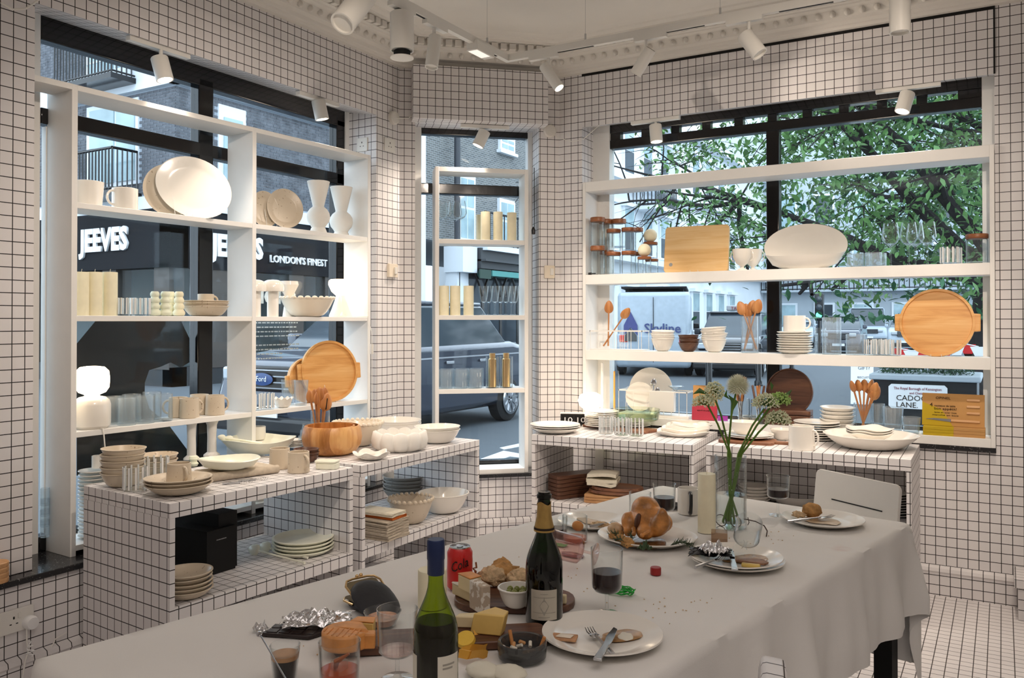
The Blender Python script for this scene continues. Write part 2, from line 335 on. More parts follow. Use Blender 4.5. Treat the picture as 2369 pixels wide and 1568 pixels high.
b.add([v for r_ in rows for v in r_], [(i*5+k, i*5+(k+1) % 5, (i+1)*5+(k+1) % 5, (i+1)*5+k) for i in range(len(rows)-1) for k in range(5)])
cor = obj('cornice', b, plaster, kind='structure', ang=25)
dm = MB().box(-.020, .020, 0, .034, 0, .036); em = MB().sph((0, 0, 0), (.017, .018, .024), 8, 6); tm = MB().prism([(-.006, .0), (.006, 0), (0, -.03)], 0, .014)
dme = eme = tme = None
def cp(o, loc, rot):
    c = o.copy(); COL.objects.link(c); c.location = loc; c.rotation_euler = rot; return c
for (i, rng) in ((0, (1.2, 99)), (1, (0, 99)), (2, (0, 3.1))):
    P = inset(ROOM, .195); a, e = P[i], P[i+1]; u = (e-a).normalized(); n = Vector((u.y, -u.x)); L = (e-a).length; an = atan2(u.y, u.x); s = .03
    if i == 0: s = 2.9
    while s < min(L, rng[1]+.0)-.01:
        p = a+u*s; q = (p.x, p.y, 3.165)
        if dme is None: dme = obj('dentil', dm, plaster, cor, q, an-pi)
        else: cp(dme, q, (0, 0, an-pi))
        s += .058
    P = inset(ROOM, .118); a, e = P[i], P[i+1]; L = (e-a).length; s = .03 if i else 2.9
    while s < min(L, rng[1])-.01:
        p = a+u*s; q = (p.x, p.y, 3.134)
        if eme is None: eme = obj('egg_ornament', em, plaster, cor, q, rot=(-.6, 0, an))
        else: cp(eme, q, (-.6, 0, an))
        p = a+u*(s+.038); q = (p.x, p.y, 3.14)
        if tme is None: tme = obj('dart_ornament', tm, plaster, cor, q, rot=(.9, 0, an+pi))
        else: cp(tme, q, (.9, 0, an+pi))
        s += .076
# ---------------------------------------------------------------- windows: white box frame, black bars, glass panes, each frame a structure
def window(nm, k, s0, s1, z0, z1, d, wf, blk, panes, slots=None):
    l, a = FR[k]; r = thing(nm, None, None, l, a, kind='structure')
    f = MB()
    for x0, x1 in ((s0-.01, s0+wf[0]), (s1-wf[1], s1+.01)): f.box(x0, x1, d-.03, d+.05, z0, z1)
    obj('side_board', f, white, r)
    for nme, x0, x1, y0, y1 in blk: obj(nme, MB().box(x0, x1, d-.02, d+.05, y0, y1), black, r, bev=.006)
    for x0, x1, y0, y1 in panes: obj('pane', MB().box(x0, x1, d+.012, d+.018, y0, y1), pane, r, flat=True)
    return r
window('window_1', 'L', 1.892, 4.0, .455, 2.78, .25, (.15, .03),
       [('top_rail', 2.05, 4.0, 2.66, 2.80), ('transom', 2.05, 4.0, 2.298, 2.367), ('mullion', 2.868, 2.961, .455, 2.7), ('side_rail', 3.90, 3.975, .455, 2.7), ('bottom_rail', 2.05, 4.0, .455, .52)],
       [(2.05, 2.868, .52, 2.298), (2.961, 3.90, .52, 2.298), (2.05, 2.868, 2.367, 2.66), (2.961, 3.90, 2.367, 2.66)])
window('window_2', 'M', .1, .922, .447, 2.78, .22, (.06, .03),
       [('top_rail', .15, .9, 2.70, 2.80), ('transom', .15, .9, 2.30, 2.371), ('bottom_rail', .15, .9, .447, .50)],
       [(.15, .9, .50, 2.30), (.15, .9, 2.371, 2.70)])
wr_ = window('window_3', 'R', -2.38, -.03, .795, 2.78, .2, (.12, .06),
       [('top_rail', -2.27, -.09, 2.70, 2.765), ('transom', -2.27, -.09, 2.596, 2.655), ('mullion', -1.232, -1.155, .795, 2.6), ('bottom_rail', -2.27, -.09, .795, .86)],
       [(-2.27, -1.232, .86, 2.596), (-1.155, -.09, .86, 2.596)])
x = -2.27; e_ = [-.354-.204*k for k in range(10)][::-1]
for q in e_+[-.09]:
    obj('vent_bar', MB().box(x, q, .19, .24, 2.654, 2.701), black, wr_); x = q+.15
# ---------------------------------------------------------------- shelf units and low cabinets
def unit(nm, label, p, q, depth, zb, zt, posts, shelves, th, ft):
    p, q = Vector(p), Vector(q); u = q-p; L = u.length; a = atan2(u.y, u.x)
    r = thing(nm, label, 'shelf unit', (p.x, p.y, 0), a)
    for x in posts: obj('upright', MB().box(x*L-(.0 if x < .99 else th), x*L+(th if x < .99 else 0), 0, depth, zb, zt), white, r, bev=.0015)
    obj('top_board', MB().box(th, L-th, .001, depth, zt-ft, zt), white, r, bev=.0015)
    xs = [x*L for x in posts]
    for z in shelves:
        for x0, x1 in zip(xs, xs[1:]): obj('shelf_board', MB().box(x0+th, x1-(th if x1 > L-.01 else 0), .002, depth-.002, z-ft, z), white, r, bev=.0015)
    return (r, p, u.normalized(), a, L)
UL = unit('display_shelf', 'tall white two-bay shelf unit in the large left window', (-3.37, 2.073), (-3.28, 3.89), .20, .455, 2.445, (0, .516, 1), (1.948, 1.469, .977, .50), .025, .024)
UMI = unit('display_shelf', 'narrow white shelf unit in the corner window', (-3.160, 4.386), (-2.70, 4.797), .19, .447, 2.447, (0, 1), (1.978, 1.483, 1.003, .475), .025, .03)
UR = unit('display_shelf', 'wide white shelf unit in the right window under the tree view', (-2.366, 4.925), (-.032, 4.925), .20, .795, 2.352, (0, 1), (1.746, 1.256, .84), .022, .062)
obj('filler_board', MB().box(-.004, .02, .201, .235, .53, 2.29), white, UL[0]); obj('filler_board', MB().box(-.19, 0, 0, .16, 2.421, 2.445), white, UL[0])
def cab(label, fl, frr, dep=.6, ztop=.783, shelf=.40):
    fl, frr = Vector(fl), Vector(frr); u = frr-fl; L = u.length; a = atan2(u.y, u.x)
    r = thing('grid_cabinet', label, 'cabinet', (fl.x, fl.y, 0), a, 'low tile-print cabinets below the windows')
    obj('top_panel', MB().box(0, L, 0, dep, ztop-.055, ztop), grid, r, ph=(.012, -ztop+.085), flat=True, bev=.001)
    obj('side_panel', MB().box(0, .021, .0, dep, 0, ztop-.0555), grid, r, ph=(.018, .02), flat=True)
    obj('side_panel', MB().box(L-.021, L, .0, dep, 0, ztop-.0555), grid, r, ph=(.018, .02), flat=True)
    obj('shelf_panel', MB().box(.0215, L-.0215, .001, dep-.002, shelf-.055, shelf), grid, r, ph=(.012, .02), flat=True)
    return r, fl, u.normalized(), a, L
C1 = cab('near left low cabinet with black boxes on its shelf', (-2.634, 2.0), (-2.565, 2.92), ztop=.775, shelf=.39)
C2 = cab('left low cabinet with a pile of linen cloths on its shelf', (-2.562, 2.98), (-2.548, 3.963), ztop=.775, shelf=.395)
C3 = cab('low cabinet under the flip clock with wooden boards inside', (-2.363, 4.237), (-1.42, 4.312), ztop=.785, shelf=.405)
C4 = cab('low cabinet behind the white chair with bowls inside', (-1.362, 4.347), (-.375, 4.36), dep=.58, ztop=.788, shelf=.405)
# placing: U() stands something on shelf height z of a unit where the photo column px meets a line set back from its front
def U(un, px, z, back=.09):
    n = Vector((-un[2].y, un[2].x)); p = un[1]+n*back; q, m = Pl(px, 742, p, n); return Vector((q.x, q.y, z)), m
ZU = {'L': (1.948, 1.469, .977, .50), 'M': (1.978, 1.483, 1.003), 'R': (1.746, 1.256, .84)}
# ---------------------------------------------------------------- ceiling track and spots
zt = 2.95; K = Vector((-2.47, 4.14, zt))
tr = thing('lighting_track', 'white V-shaped ceiling track hung on wires', 'track light', (K.x, K.y, zt))
obj('track_rail', MB().box(-.015, .015, -4.5, .015, 0, .038), lampw, tr); obj('track_rail', MB().box(.015, 4.2, -.015, .015, 0, .038), lampw, tr)
for s in range(6): obj('dark_slot', MB().box(-.006, .006, -.35-.62*s, -.12-.62*s, -.0015, .001), blackm, tr); obj('dark_slot', MB().box(.3+.62*s, .55+.62*s, -.006, .006, -.0015, .001), blackm, tr)
for p in ((0, -.22), (.0, -.95), (.5, 0), (1.25, 0), (2.0, 0)):
    obj('hanging_wire', MB().tube([(p[0], p[1], .037), (p[0], p[1], .285)], .0012, 5).tube([(p[0], p[1], .037), (p[0], p[1], .075)], .006, 6), steel, tr)
def head(name, label, top, d, L, r, gap=.05, lit=True, base=None, ring=False, mt=lampw, grp=None):
    """spot head: cylinder starting at top, pointing along d"""
    d = Vector(d).normalized(); t = thing(name, label, 'spotlight', top, group=grp)
    M = d.to_track_quat('-Z', 'Y').to_matrix().to_4x4()
    b = MB().lathe([(0, 0), (r*.93, 0), (r, -.004), (r, -L), (r*.86, -L), (r*.84, -L+.012), (0, -L+.012)], 28, M=M)
    obj('lamp_body', b, mt, t)
    if lit: obj('lamp_lens', MB().lathe([(0, -L+.006), (r*.83, -L+.006), (r*.83, -L+.009), (0, -L+.009)], 24, M=M), glowd, t)
    else: obj('back_vent', MB().lathe([(0, .0005), (r*.8, .0005), (r*.8, .002), (0, .002)], 24, M=M), blackm, t)
    if ring:
        obj('diffuser_disc', MB().lathe([(0, -L-.035), (r*.98, -L-.035), (r*.98, -L-.03), (0, -L-.03)], 32, M=M), lampw, t)
        obj('spacer', MB().lathe([(0, -L), (r*.7, -L), (r*.7, -L-.03), (0, -L-.03)], 24, M=M), blackm, t)
    c = d*L*.3
    if gap: obj('stem', MB().tube([(c.x, c.y, c.z), (c.x, c.y, gap)], .009, 8), mt, t)
    if base: obj('adapter', MB().box(-.016, .016, -base, base, gap, gap+.022, Matrix.Rotation(base_rot[0], 4, 'Z')), mt, t)
    return t
base_rot = [0]
def spotpx(label, pt, pb, X=None, Y=None, r=.03, lit=False, ring=False, deep=None, name='track_spotlight'):
    """head hanging under the track: pixel of its upper end and of its lower end"""
    if X is not None: a, m = Pl(*pt, (X, 0), (1, 0)); bp, _ = Pl(*pb, (X, 0), (1, 0))
    else: a, m = Pl(*pt, (0, Y), (0, 1)); bp, _ = Pl(*pb, (0, Y), (0, 1))
    v = bp-a
    if deep: v = v+Vector(deep)
    base_rot[0] = 0 if X is not None else pi/2
    return head(name, label, a, v, v.length, r, max(.01, zt-.022-a.z), lit, .09, ring), a, v
spotpx('large white track spot with flat round diffuser, pointing down', (930, 30), (930, 118), X=-2.47, r=.057, ring=True)
spotpx('thick white track spot tilted left, half above the picture edge', (845, -12), (792, 55), X=-2.47, r=.055)
spotpx('slim white track spot pointing down left of the corner pelmet', (1007, 84), (998, 156), X=-2.47, r=.033)
spotpx('slim lit track spot tilted down right above the corner pillar', (1258, 152), (1294, 204), Y=4.14, r=.030, lit=True)
spotpx('slim white track spot tilted left over the right header', (1505, 114), (1470, 172), Y=4.14, r=.032)
spotpx('white track spot with black open back tilted right', (1722, 80), (1758, 126), Y=4.14, r=.040)
spotpx('large white track spot hanging down at the top right', (2082, -8), (2082, 76), Y=4.14, r=.045)
a_, m_ = Pl(1112, 118, (-2.47, 0), (1, 0)); led = thing('track_floodlight', 'flat rectangular white floodlight on the track beside its bend', 'spotlight', a_)
obj('lamp_body', MB().box(-.035, .035, -.09, .09, -.02, .035), lampw, led, bev=.004); obj('led_window', MB().box(-.028, .028, -.08, .05, -.0215, -.0195), glowl, led)
# short tracks with spots under the window headers
HS = []
def hspot(label, px, py, k, d, pyb):
    P_, u_ = {'L': ((-3.36, 0), (1, 0)), 'M': ((A.x+.0+UM.y*.03, A.y-UM.x*.03), (-UM.y, UM.x)), 'R': ((0, 4.98), (0, 1))}[k]
    a, m = Pl(px, py, P_, u_); b_, _ = Pl(px, pyb, P_, u_); base_rot[0] = {'L': 0, 'M': AM-pi/2, 'R': pi/2}[k]
    L = .11; t = head('window_spotlight', label, a, d, L, .039, 2.70-a.z, True, .16)
    e = a+Vector(d).normalized()*(L+.01); HS.append((e, Vector(d).normalized())); return t
hspot('lit white spot under the left header, nearest the room end', 368, 133, 'L', (.25, .12, -1), 160)
hspot('lit white spot under the left header, near the corner pillar', 736, 232, 'L', (.12, .18, -1), 260)
hspot('lit white spot tilted left over the corner window', 1122, 303, 'M', (-.38, -.28, -1), 320)
hspot('lit white spot over the left part of the right window', 1516, 289, 'R', (.1, -.05, -1), 310)
hspot('lit white spot over the right part of the right window', 2100, 215, 'R', (-.25, -.25, -1), 240)
for i, (e, d) in enumerate(HS): spot(e, e+d, (34, 44, 34, 55, 62)[i], 112, .9)
e, m = Pl(1294, 204, (0, 4.14), (0, 1)); spot(e+Vector((.01, 0, -.02)), (-2.1, 4.9, 1.2), 60, 50, .7)
# wall washers of the track (their heads are the ones above)
for loc, to, pw, an in (((-2.47, 3.3, 2.78), (-3.35, 2.5, 1.3), 40, 70), ((-2.5, 3.9, 2.78), (-2.9, 3.7, .8), 45, 75), ((-.9, 4.14, 2.75), (-1.5, 4.6, .8), 60, 75), ((.0, 4.14, 2.7), (-.75, 4.65, .8), 60, 70), ((-1.6, 4.14, 2.78), (-.62, 4.93, 2.72), 24, 50)): spot(loc, to, pw, an, .7)
# ================================================================ the street outside
obj('street_ground', MB().box(-60, 30, 5.4, 90, -.3, -.1).box(-60, -3.75, -8, 5.4, -.3, -.1), tarmac, kind='structure')
pv = obj('pavement', MB().box(-4.6, 6, 5.28, 8.6, -.1, -.06).box(-1.5, 6, 8.6, 26, -.1, -.06), slabm, kind='structure')
sb = None
for i in range(9):
    for j in range(13):
        x0 = -2.9+i*.62+(.3 if j % 2 else 0); y0 = 5.5+j*.45+(0 if j < 7 else .1)
        if y0 > 8.1 and x0 < -1.4: continue
        if sb is None: sb = obj('paving_slab', MB().box(0, .608, 0, .44, 0, .014), slabm, pv, (x0, y0, -.06), bev=.003)
        else: c = sb.copy(); COL.objects.link(c); c.location = (x0, y0, -.06+R.uniform(-.003, .002))
q = MB()
for P in (((1112, 1062), (1165, 1043), (1215, 1052), (1215, 1060), (1180, 1056), (1112, 1078)), ((1156, 1036), (1212, 1024), (1214, 1031), (1166, 1040)), ((1180, 1075), (1215, 1067), (1215, 1075))):
    q.prism([tuple(G(x, y, -.1)[0])[:2] for x, y in P], -.1, -.096)
obj('road_marking', q, roadp, kind='structure')
# brick material for the far part of the terrace
m, t, n, l = nt('far_brickwork'); sp = N(t, 'ShaderNodeSeparateXYZ'); l.new(tc(t), sp.inputs[0]); cb = N(t, 'ShaderNodeCombineXYZ'); l.new(sp.outputs[1], cb.inputs[0]); l.new(sp.outputs[2], cb.inputs[1])
bt = N(t, 'ShaderNodeTexBrick', i_Scale=1, i_Mortar_Size=.008, i_Brick_Width=.225, i_Row_Height=.075); l.new(cb.outputs[0], bt.inputs[0])
bt.inputs['Color1'].default_value = (.20, .20, .19, 1); bt.inputs['Color2'].default_value = (.13, .135, .135, 1); bt.inputs['Mortar'].default_value = (.34, .36, .37, 1)
bb = bsdf(t, bt.outputs[0], .9, .1); bump(t, bb, bt.outputs[1], .3, .01); out(t, bb.outputs[0]); farbrick = m
brickm = plain('grey_brown_brick', (.135, .14, .155), .9, .1, var=.35, vs=5); mortar = plain('pale_mortar', (.34, .38, .43), .9, .1)
def rails(P0, P1, h, n, mat, par, name='railing', r=.012):
    P0, P1 = Vector(P0), Vector(P1); b = MB(); up = Vector((0, 0, h)); b.tube([P0+up, P1+up], r*1.7, 6).tube([P0+up*.06, P1+up*.06], r*1.2, 6)
    for i in range(n+1): p = P0.lerp(P1, i/n); b.tube([p, p+up], r, 5)
    return obj(name, b, mat, par)
# ---- corner building: left face on y=12.79, right face on x=-16.7
BX, BY = -16.7, 12.79
hb = thing('brick_building', 'dark brick building with white bands and black shopfront across the street, left window', 'building', (0, 0, 0))
def lf(px, py): p, _ = Pl(px, py, (0, BY), (0, 1)); return p.x, p.z
def rf(px, py): p, _ = Pl(px, py, (BX, 0), (1, 0)); return p.y, p.z
obj('wall', MB().box(-34, BX, BY, BY+9, 4.1, 12).box(-34, BX, BY+9, 20.2, 4.1, 12), mortar, hb)
WL = []; WR = []
def rect(face, a, b): (x0, z1), (x1, z0) = face(*a), face(b[0], a[1]); _, z0 = face(a[0], b[1]); return (min(x0, x1), max(x0, x1), z0, z1)
lw1 = rect(lf, (208, 250), (320, 440)); lw2 = rect(lf, (206, 110), (318, 190)); rw1 = rect(rf, (503, 240), (566, 330)); WL = [lw1, lw2]; WR = [rw1]
bands = [(7.0, 7.65), (4.1, 4.42)]
def inb(u, z, WW): return any(a-.04 < u < b+.04 and c-.03 < z < d for a, b, c, d in WW) or any(a-.05 < z < b+.02 for a, b in bands)
P_ = []
for k in range(0, 92):
    z = 4.42+k*.075
    for j in range(0, 70):
        u = BX-.212-j*.225-(.1125 if k % 2 else 0)
        if u > -23 and not inb(u+.106, z, WL): P_.append((abs(u+18)+abs(z-6)*.8, 0, u, z))
        u = BY+j*.225+(.1125 if k % 2 else 0)
        if u < 19.6 and z < 9.5 and not inb(u+.1, z, WR): P_.append((abs(u-14)+abs(z-6)*.8, 1, u, z))
HB = [4.42+k*.075 for k in range(1, 92, 2) if not inb(BX-99, 4.42+k*.075, [])]
P_.sort(); bm0 = MB().box(0, .212, -.012, .05, 0, .062); bo = obj('brick', bm0, brickm, hb, (0, 0, 0), flat=True); first = True; st = MB()
for i, (_, f, u, z) in enumerate(P_):
    dz = R.uniform(-.003, .003)
    loc, rz = ((u, BY+dz, z), 0) if f == 0 else ((BX+dz, u, z), pi/2)
    if i < 300:
        if first: bo.location = loc; bo.rotation_euler = (0, 0, rz); first = False
        else: cp(bo, loc, (0, 0, rz))
    else:
        M = Matrix.Translation(loc) @ Matrix.Rotation(rz, 4, 'Z'); st.box(0, .212, -.012, .05, 0, .062, M)
for z in HB: st.box(BX-.10, BX, BY-.012, BY+.05, z, z+.062).box(BX-.04, BX+.012, BY, BY+.10, z, z+.062)
obj('brickwork', st, brickm, hb, kind='stuff', flat=True)
for z0, z1 in bands:
    obj('stone_band', MB().box(-34, BX+.14, BY-.14, BY+.05, z0, z1).box(BX-.05, BX+.14, BY-.14, 20.2, z0, z1), stucco, hb)
for (x0, x1, z0, z1), ph_ in ((lw1, 0), (lw2, 0)):
    wn = obj('window', MB().box(x0-.06, x1+.06, BY-.05, BY+.06, z0, z1), stucco, hb); mid = x0+(x1-x0)*.60
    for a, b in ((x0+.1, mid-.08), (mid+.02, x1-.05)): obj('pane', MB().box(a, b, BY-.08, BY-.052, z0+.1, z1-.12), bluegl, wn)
    obj('sash_bar', MB().box(x0, mid, BY-.09, BY-.05, z0+(z1-z0)*.45, z0+(z1-z0)*.45+.05), stucco, wn)
    rails((x0-.25, BY-.75, z0-.25), (x1+.1, BY-.75, z0-.25), 1.0, 18, black, hb, r=.022); rails((x1+.1, BY-.75, z0-.25), (x1+.1, BY-.1, z0-.25), 1.0, 5, black, hb, r=.02)
    obj('balcony_slab', MB().box(x0-.3, x1+.15, BY-.8, BY, z0-.38, z0-.25), black, hb)
y0, y1, z0, z1 = rw1; wn = obj('window', MB().box(BX-.06, BX+.05, y0, y1, z0-1, z1), stucco, hb); obj('pane', MB().box(BX+.052, BX+.08, y0+.15, y1-.12, z0-.9, z1-.3), bluegl, wn)
# shopfront of that building
sf = thing('shopfront', 'black dry-cleaner shopfront with white raised lettering, left window', 'shopfront', (0, 0, 0))
obj('fascia', MB().box(-34, BX+.1, BY-.2, BY+.3, 2.7, 4.1).box(BX-.3, BX+.1, BY-.2, 20.2, 2.7, 4.1), plain('charcoal_fascia', (.010, .011, .014), .7, .12), sf)
obj('stall_riser', MB().box(-34, BX+.05, BY-.1, BY+.3, -.1, .35).box(BX-.3, BX+.05, BY-.1, 20.2, -.1, .35), plain('charcoal_riser', (.02, .023, .026), .5), sf)
obj('interior_wall', MB().box(-34, BX-3, BY+3, BY+3.1, 0, 4).box(BX-3, BX-2.9, BY+3, 20, 0, 4), plain('shop_interior', (.14, .16, .155), .7), sf)
pm = plain('brown_pier', (.06, .05, .043), .6)
for x in (-22.4, -19.0, -17.0): obj('pier', MB().box(x-.3, x+.25, BY-.12, BY+.3, .3, 2.7), pm, sf)
for px in (500, 680, 762): y_, _ = rf(px, 700); obj('pier', MB().box(BX-.3, BX+.07, y_-.25, y_+.3, .3, 2.7), pm, sf)
obj('shop_glass', MB().box(-34, BX, BY-.03, BY, .3, 2.7).box(BX-.02, BX+.02, BY, 20.2, .3, 2.7), pane, sf)
for px, py in ((232, 603), (292, 598), (316, 609)): p, _ = Pl(px, py, (0, BY+1.5), (0, 1)); obj('downlight', MB().lathe([(0, 0), (.14, 0), (.14, .04), (0, .04)], 16, o=tuple(p)), emit('shop_downlight_'+str(px), (.9, 1, .95), 2.5), sf)
def jeeves(px0, px1, py, hgt, face, s='JEEVES', sx=.62, bold=.012):
    if face == 0: a, b = [Pl(q, py, (0, BY-.24), (0, 1))[0] for q in (px0, px1)]; txt(s, hgt, inkw, 'lettering', sf, (a.x, BY-.22, a.z), (pi/2, 0, 0), .03, 'LEFT', w=b.x-a.x, bold=bold)
    else: a, b = [Pl(q, py, (BX+.14, 0), (1, 0))[0] for q in (px0, px1)]; txt(s, hgt, inkw, 'lettering', sf, (BX+.12, a.y, a.z), (pi/2, 0, pi/2), .03, 'LEFT', w=b.y-a.y, bold=bold)
jeeves(182, 295, 582, .75, 0, bold=.035); jeeves(486, 609, 588, .72, 1, bold=.035); jeeves(626, 757, 606, .27, 1, "LONDON'S FINEST", bold=.003)
# ---- far terrace on the same line: brick house over a dark pub front, then white stucco houses
fb = thing('brick_house', 'grey-brown brick house with white sash windows and downpipe, behind the corner window', 'building', (BX, 21, 0))
obj('wall', MB().box(-8, 0, 0, 14.5, 4.2, 14), farbrick, fb)
obj('white_end_wall', MB().box(-7.9, .25, -.6, 1.3, -.1, 8.0), stucco, fb)
pu, _ = rf(1036, 500); obj('downpipe', MB().tube([(.4, pu-21, -.1), (.4, pu-21, 14)], .11, 10), plain('slate_pipe', (.035, .04, .05), .5), fb)
for (a, b) in (((1152, 310), (1186, 346)), ((1056, 400), (1094, 555)), ((1150, 458), (1186, 560)), ((1196, 690), (1200, 700))):
    y0, y1, z0, z1 = rect(rf, a, b)
    if y1-y0 < .3: continue
    wn = obj('window', MB().box(0, .12, y0-21, y1-21, z0, z1), stucco, fb); obj('window_sill', MB().box(0, .2, y0-21.1, y1-20.9, z0-.12, z0), stucco, wn)
    mz = (z0+z1)/2
    for c, d in ((z0+.1, mz-.05), (mz+.05, z1-.15)):
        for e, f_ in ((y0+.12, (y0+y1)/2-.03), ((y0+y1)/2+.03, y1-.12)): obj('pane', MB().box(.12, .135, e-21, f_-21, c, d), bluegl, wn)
y0, y1, z0, z1 = rect(rf, (1068, 555), (1205, 575)); rails((1.0, y0-21, z1-.2), (1.0, y1-20, z1-.2), 1.15, 16, black, fb, r=.025); obj('balcony_slab', MB().box(0, 1.1, y0-21, y1-20, z1-.4, z1-.2), stucco, fb)
pf = thing('pub_front', 'dark timber shopfront with brackets and green sign behind the corner window', 'shopfront', (BX, 21, 0))
y0, y1, z0, z1 = rect(rf, (1064, 575), (1215, 622)); obj('fascia', MB().box(0, .9, y0-21, y1-20, z0, z1).box(0, 1.1, y0-21, y1-20, z0+.25, z0+.32), plain('slate_fascia', (.045, .05, .055), .5), pf)
obj('awning_edge', MB().box(.3, 1.0, y0-20.4, y1-20, z0-.25, z0-.05), plain('teal_awning', (.08, .30, .28), .6), pf)
obj('pub_window', MB().box(-.2, .05, y0-21, y1-20, .6, z0), dglass, pf)
for k in range(4):
    yy = y0-20.6+k*1.25; obj('bracket_post', MB().tube([(.7, yy, -.1), (.7, yy, 2.5)], .06, 8).tube([(.7, yy, 2.3), (.7, yy+.25, 2.8), (.7, yy+.6, z0)], .05, 6).tube([(.7, yy, 2.3), (.7, yy-.25, 2.8), (.7, yy-.6, z0)], .05, 6), black, pf)
obj('white_scroll_pilaster', MB().box(0, .5, y0-21.9, y0-21.2, -.1, z1).box(0, .8, y0-22, y0-21.1, z1-.9, z1), stucco, pf)
y0, y1, z0, z1 = rect(rf, (1056, 624), (1082, 645)); sg = obj('hanging_sign', MB().box(.95, 1.0, y0-21, y1-21, z0, z1), plain('dark_green_sign', (.015, .05, .035), .5), pf)
obj('planter_ledge', MB().box(.3, 1.2, 1.2, 7, -.1, .5), dglass, pf)
wh = thing('white_terrace', 'white stucco terraced houses with cornices and sash windows behind the van', 'building', (BX, 36, 0))
obj('wall', MB().box(-9, 0, 0, 10.5, -.1, 16).box(-9, .6, 10.5, 30, -.1, 13), stucco, wh)
for k, z in enumerate((4.4, 8.4, 12.2)): obj('cornice_band', MB().box(0, .7, -.1, 10.6, z, z+.3).box(.5, 1.2, 10.4, 30, z, z+.3), stucco, wh)
for k in range(8):
    for z in (.9, 5.0, 9.1):
        yy = .9+k*2.6+(1.2 if k > 3 else 0); xx = 0 if yy < 10 else .6
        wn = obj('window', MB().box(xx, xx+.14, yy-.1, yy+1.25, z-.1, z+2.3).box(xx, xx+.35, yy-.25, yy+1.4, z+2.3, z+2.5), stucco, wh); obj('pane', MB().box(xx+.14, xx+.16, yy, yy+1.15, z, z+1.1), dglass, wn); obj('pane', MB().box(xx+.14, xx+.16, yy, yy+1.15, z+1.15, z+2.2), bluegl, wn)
for px in (1484,): y0, z0 = rf(px, 487); obj('balcony_slab', MB().box(0, 1.3, y0-37.2, y0-34, z0-.1, z0+.12), stucco, wh); rails((1.25, y0-37.2, z0+.1), (1.25, y0-34, z0+.1), 1.15, 14, black, wh, r=.03); rails((1.25, y0-37.2, z0+.1), (0, y0-37.2, z0+.1), 1.15, 6, black, wh, r=.03)
gb = thing('grey_mansion', 'grey stone mansion block closing the far end of the street', 'building', (-16, 66, 0))
obj('wall', MB().box(-4, 28, 0, 8, -.1, 18), stucg, gb)
for k in range(9):
    for z in (.4, 4.6, 8.6): wn = obj('window', MB().box(1+k*2.7, 2.5+k*2.7, -.12, 0, z, z+2.4), stucco, gb); obj('pane', MB().box(1.15+k*2.7, 2.35+k*2.7, -.15, -.12, z+.1, z+2.25), dglass if k % 3 == 1 else bluegl, wn)
obj('balcony_slab', MB().box(0, 20, -1, 0, 3.6, 3.75), stucg, gb); rails((0, -.95, 3.75), (20, -.95, 3.75), 1.2, 60, black, gb, r=.035)
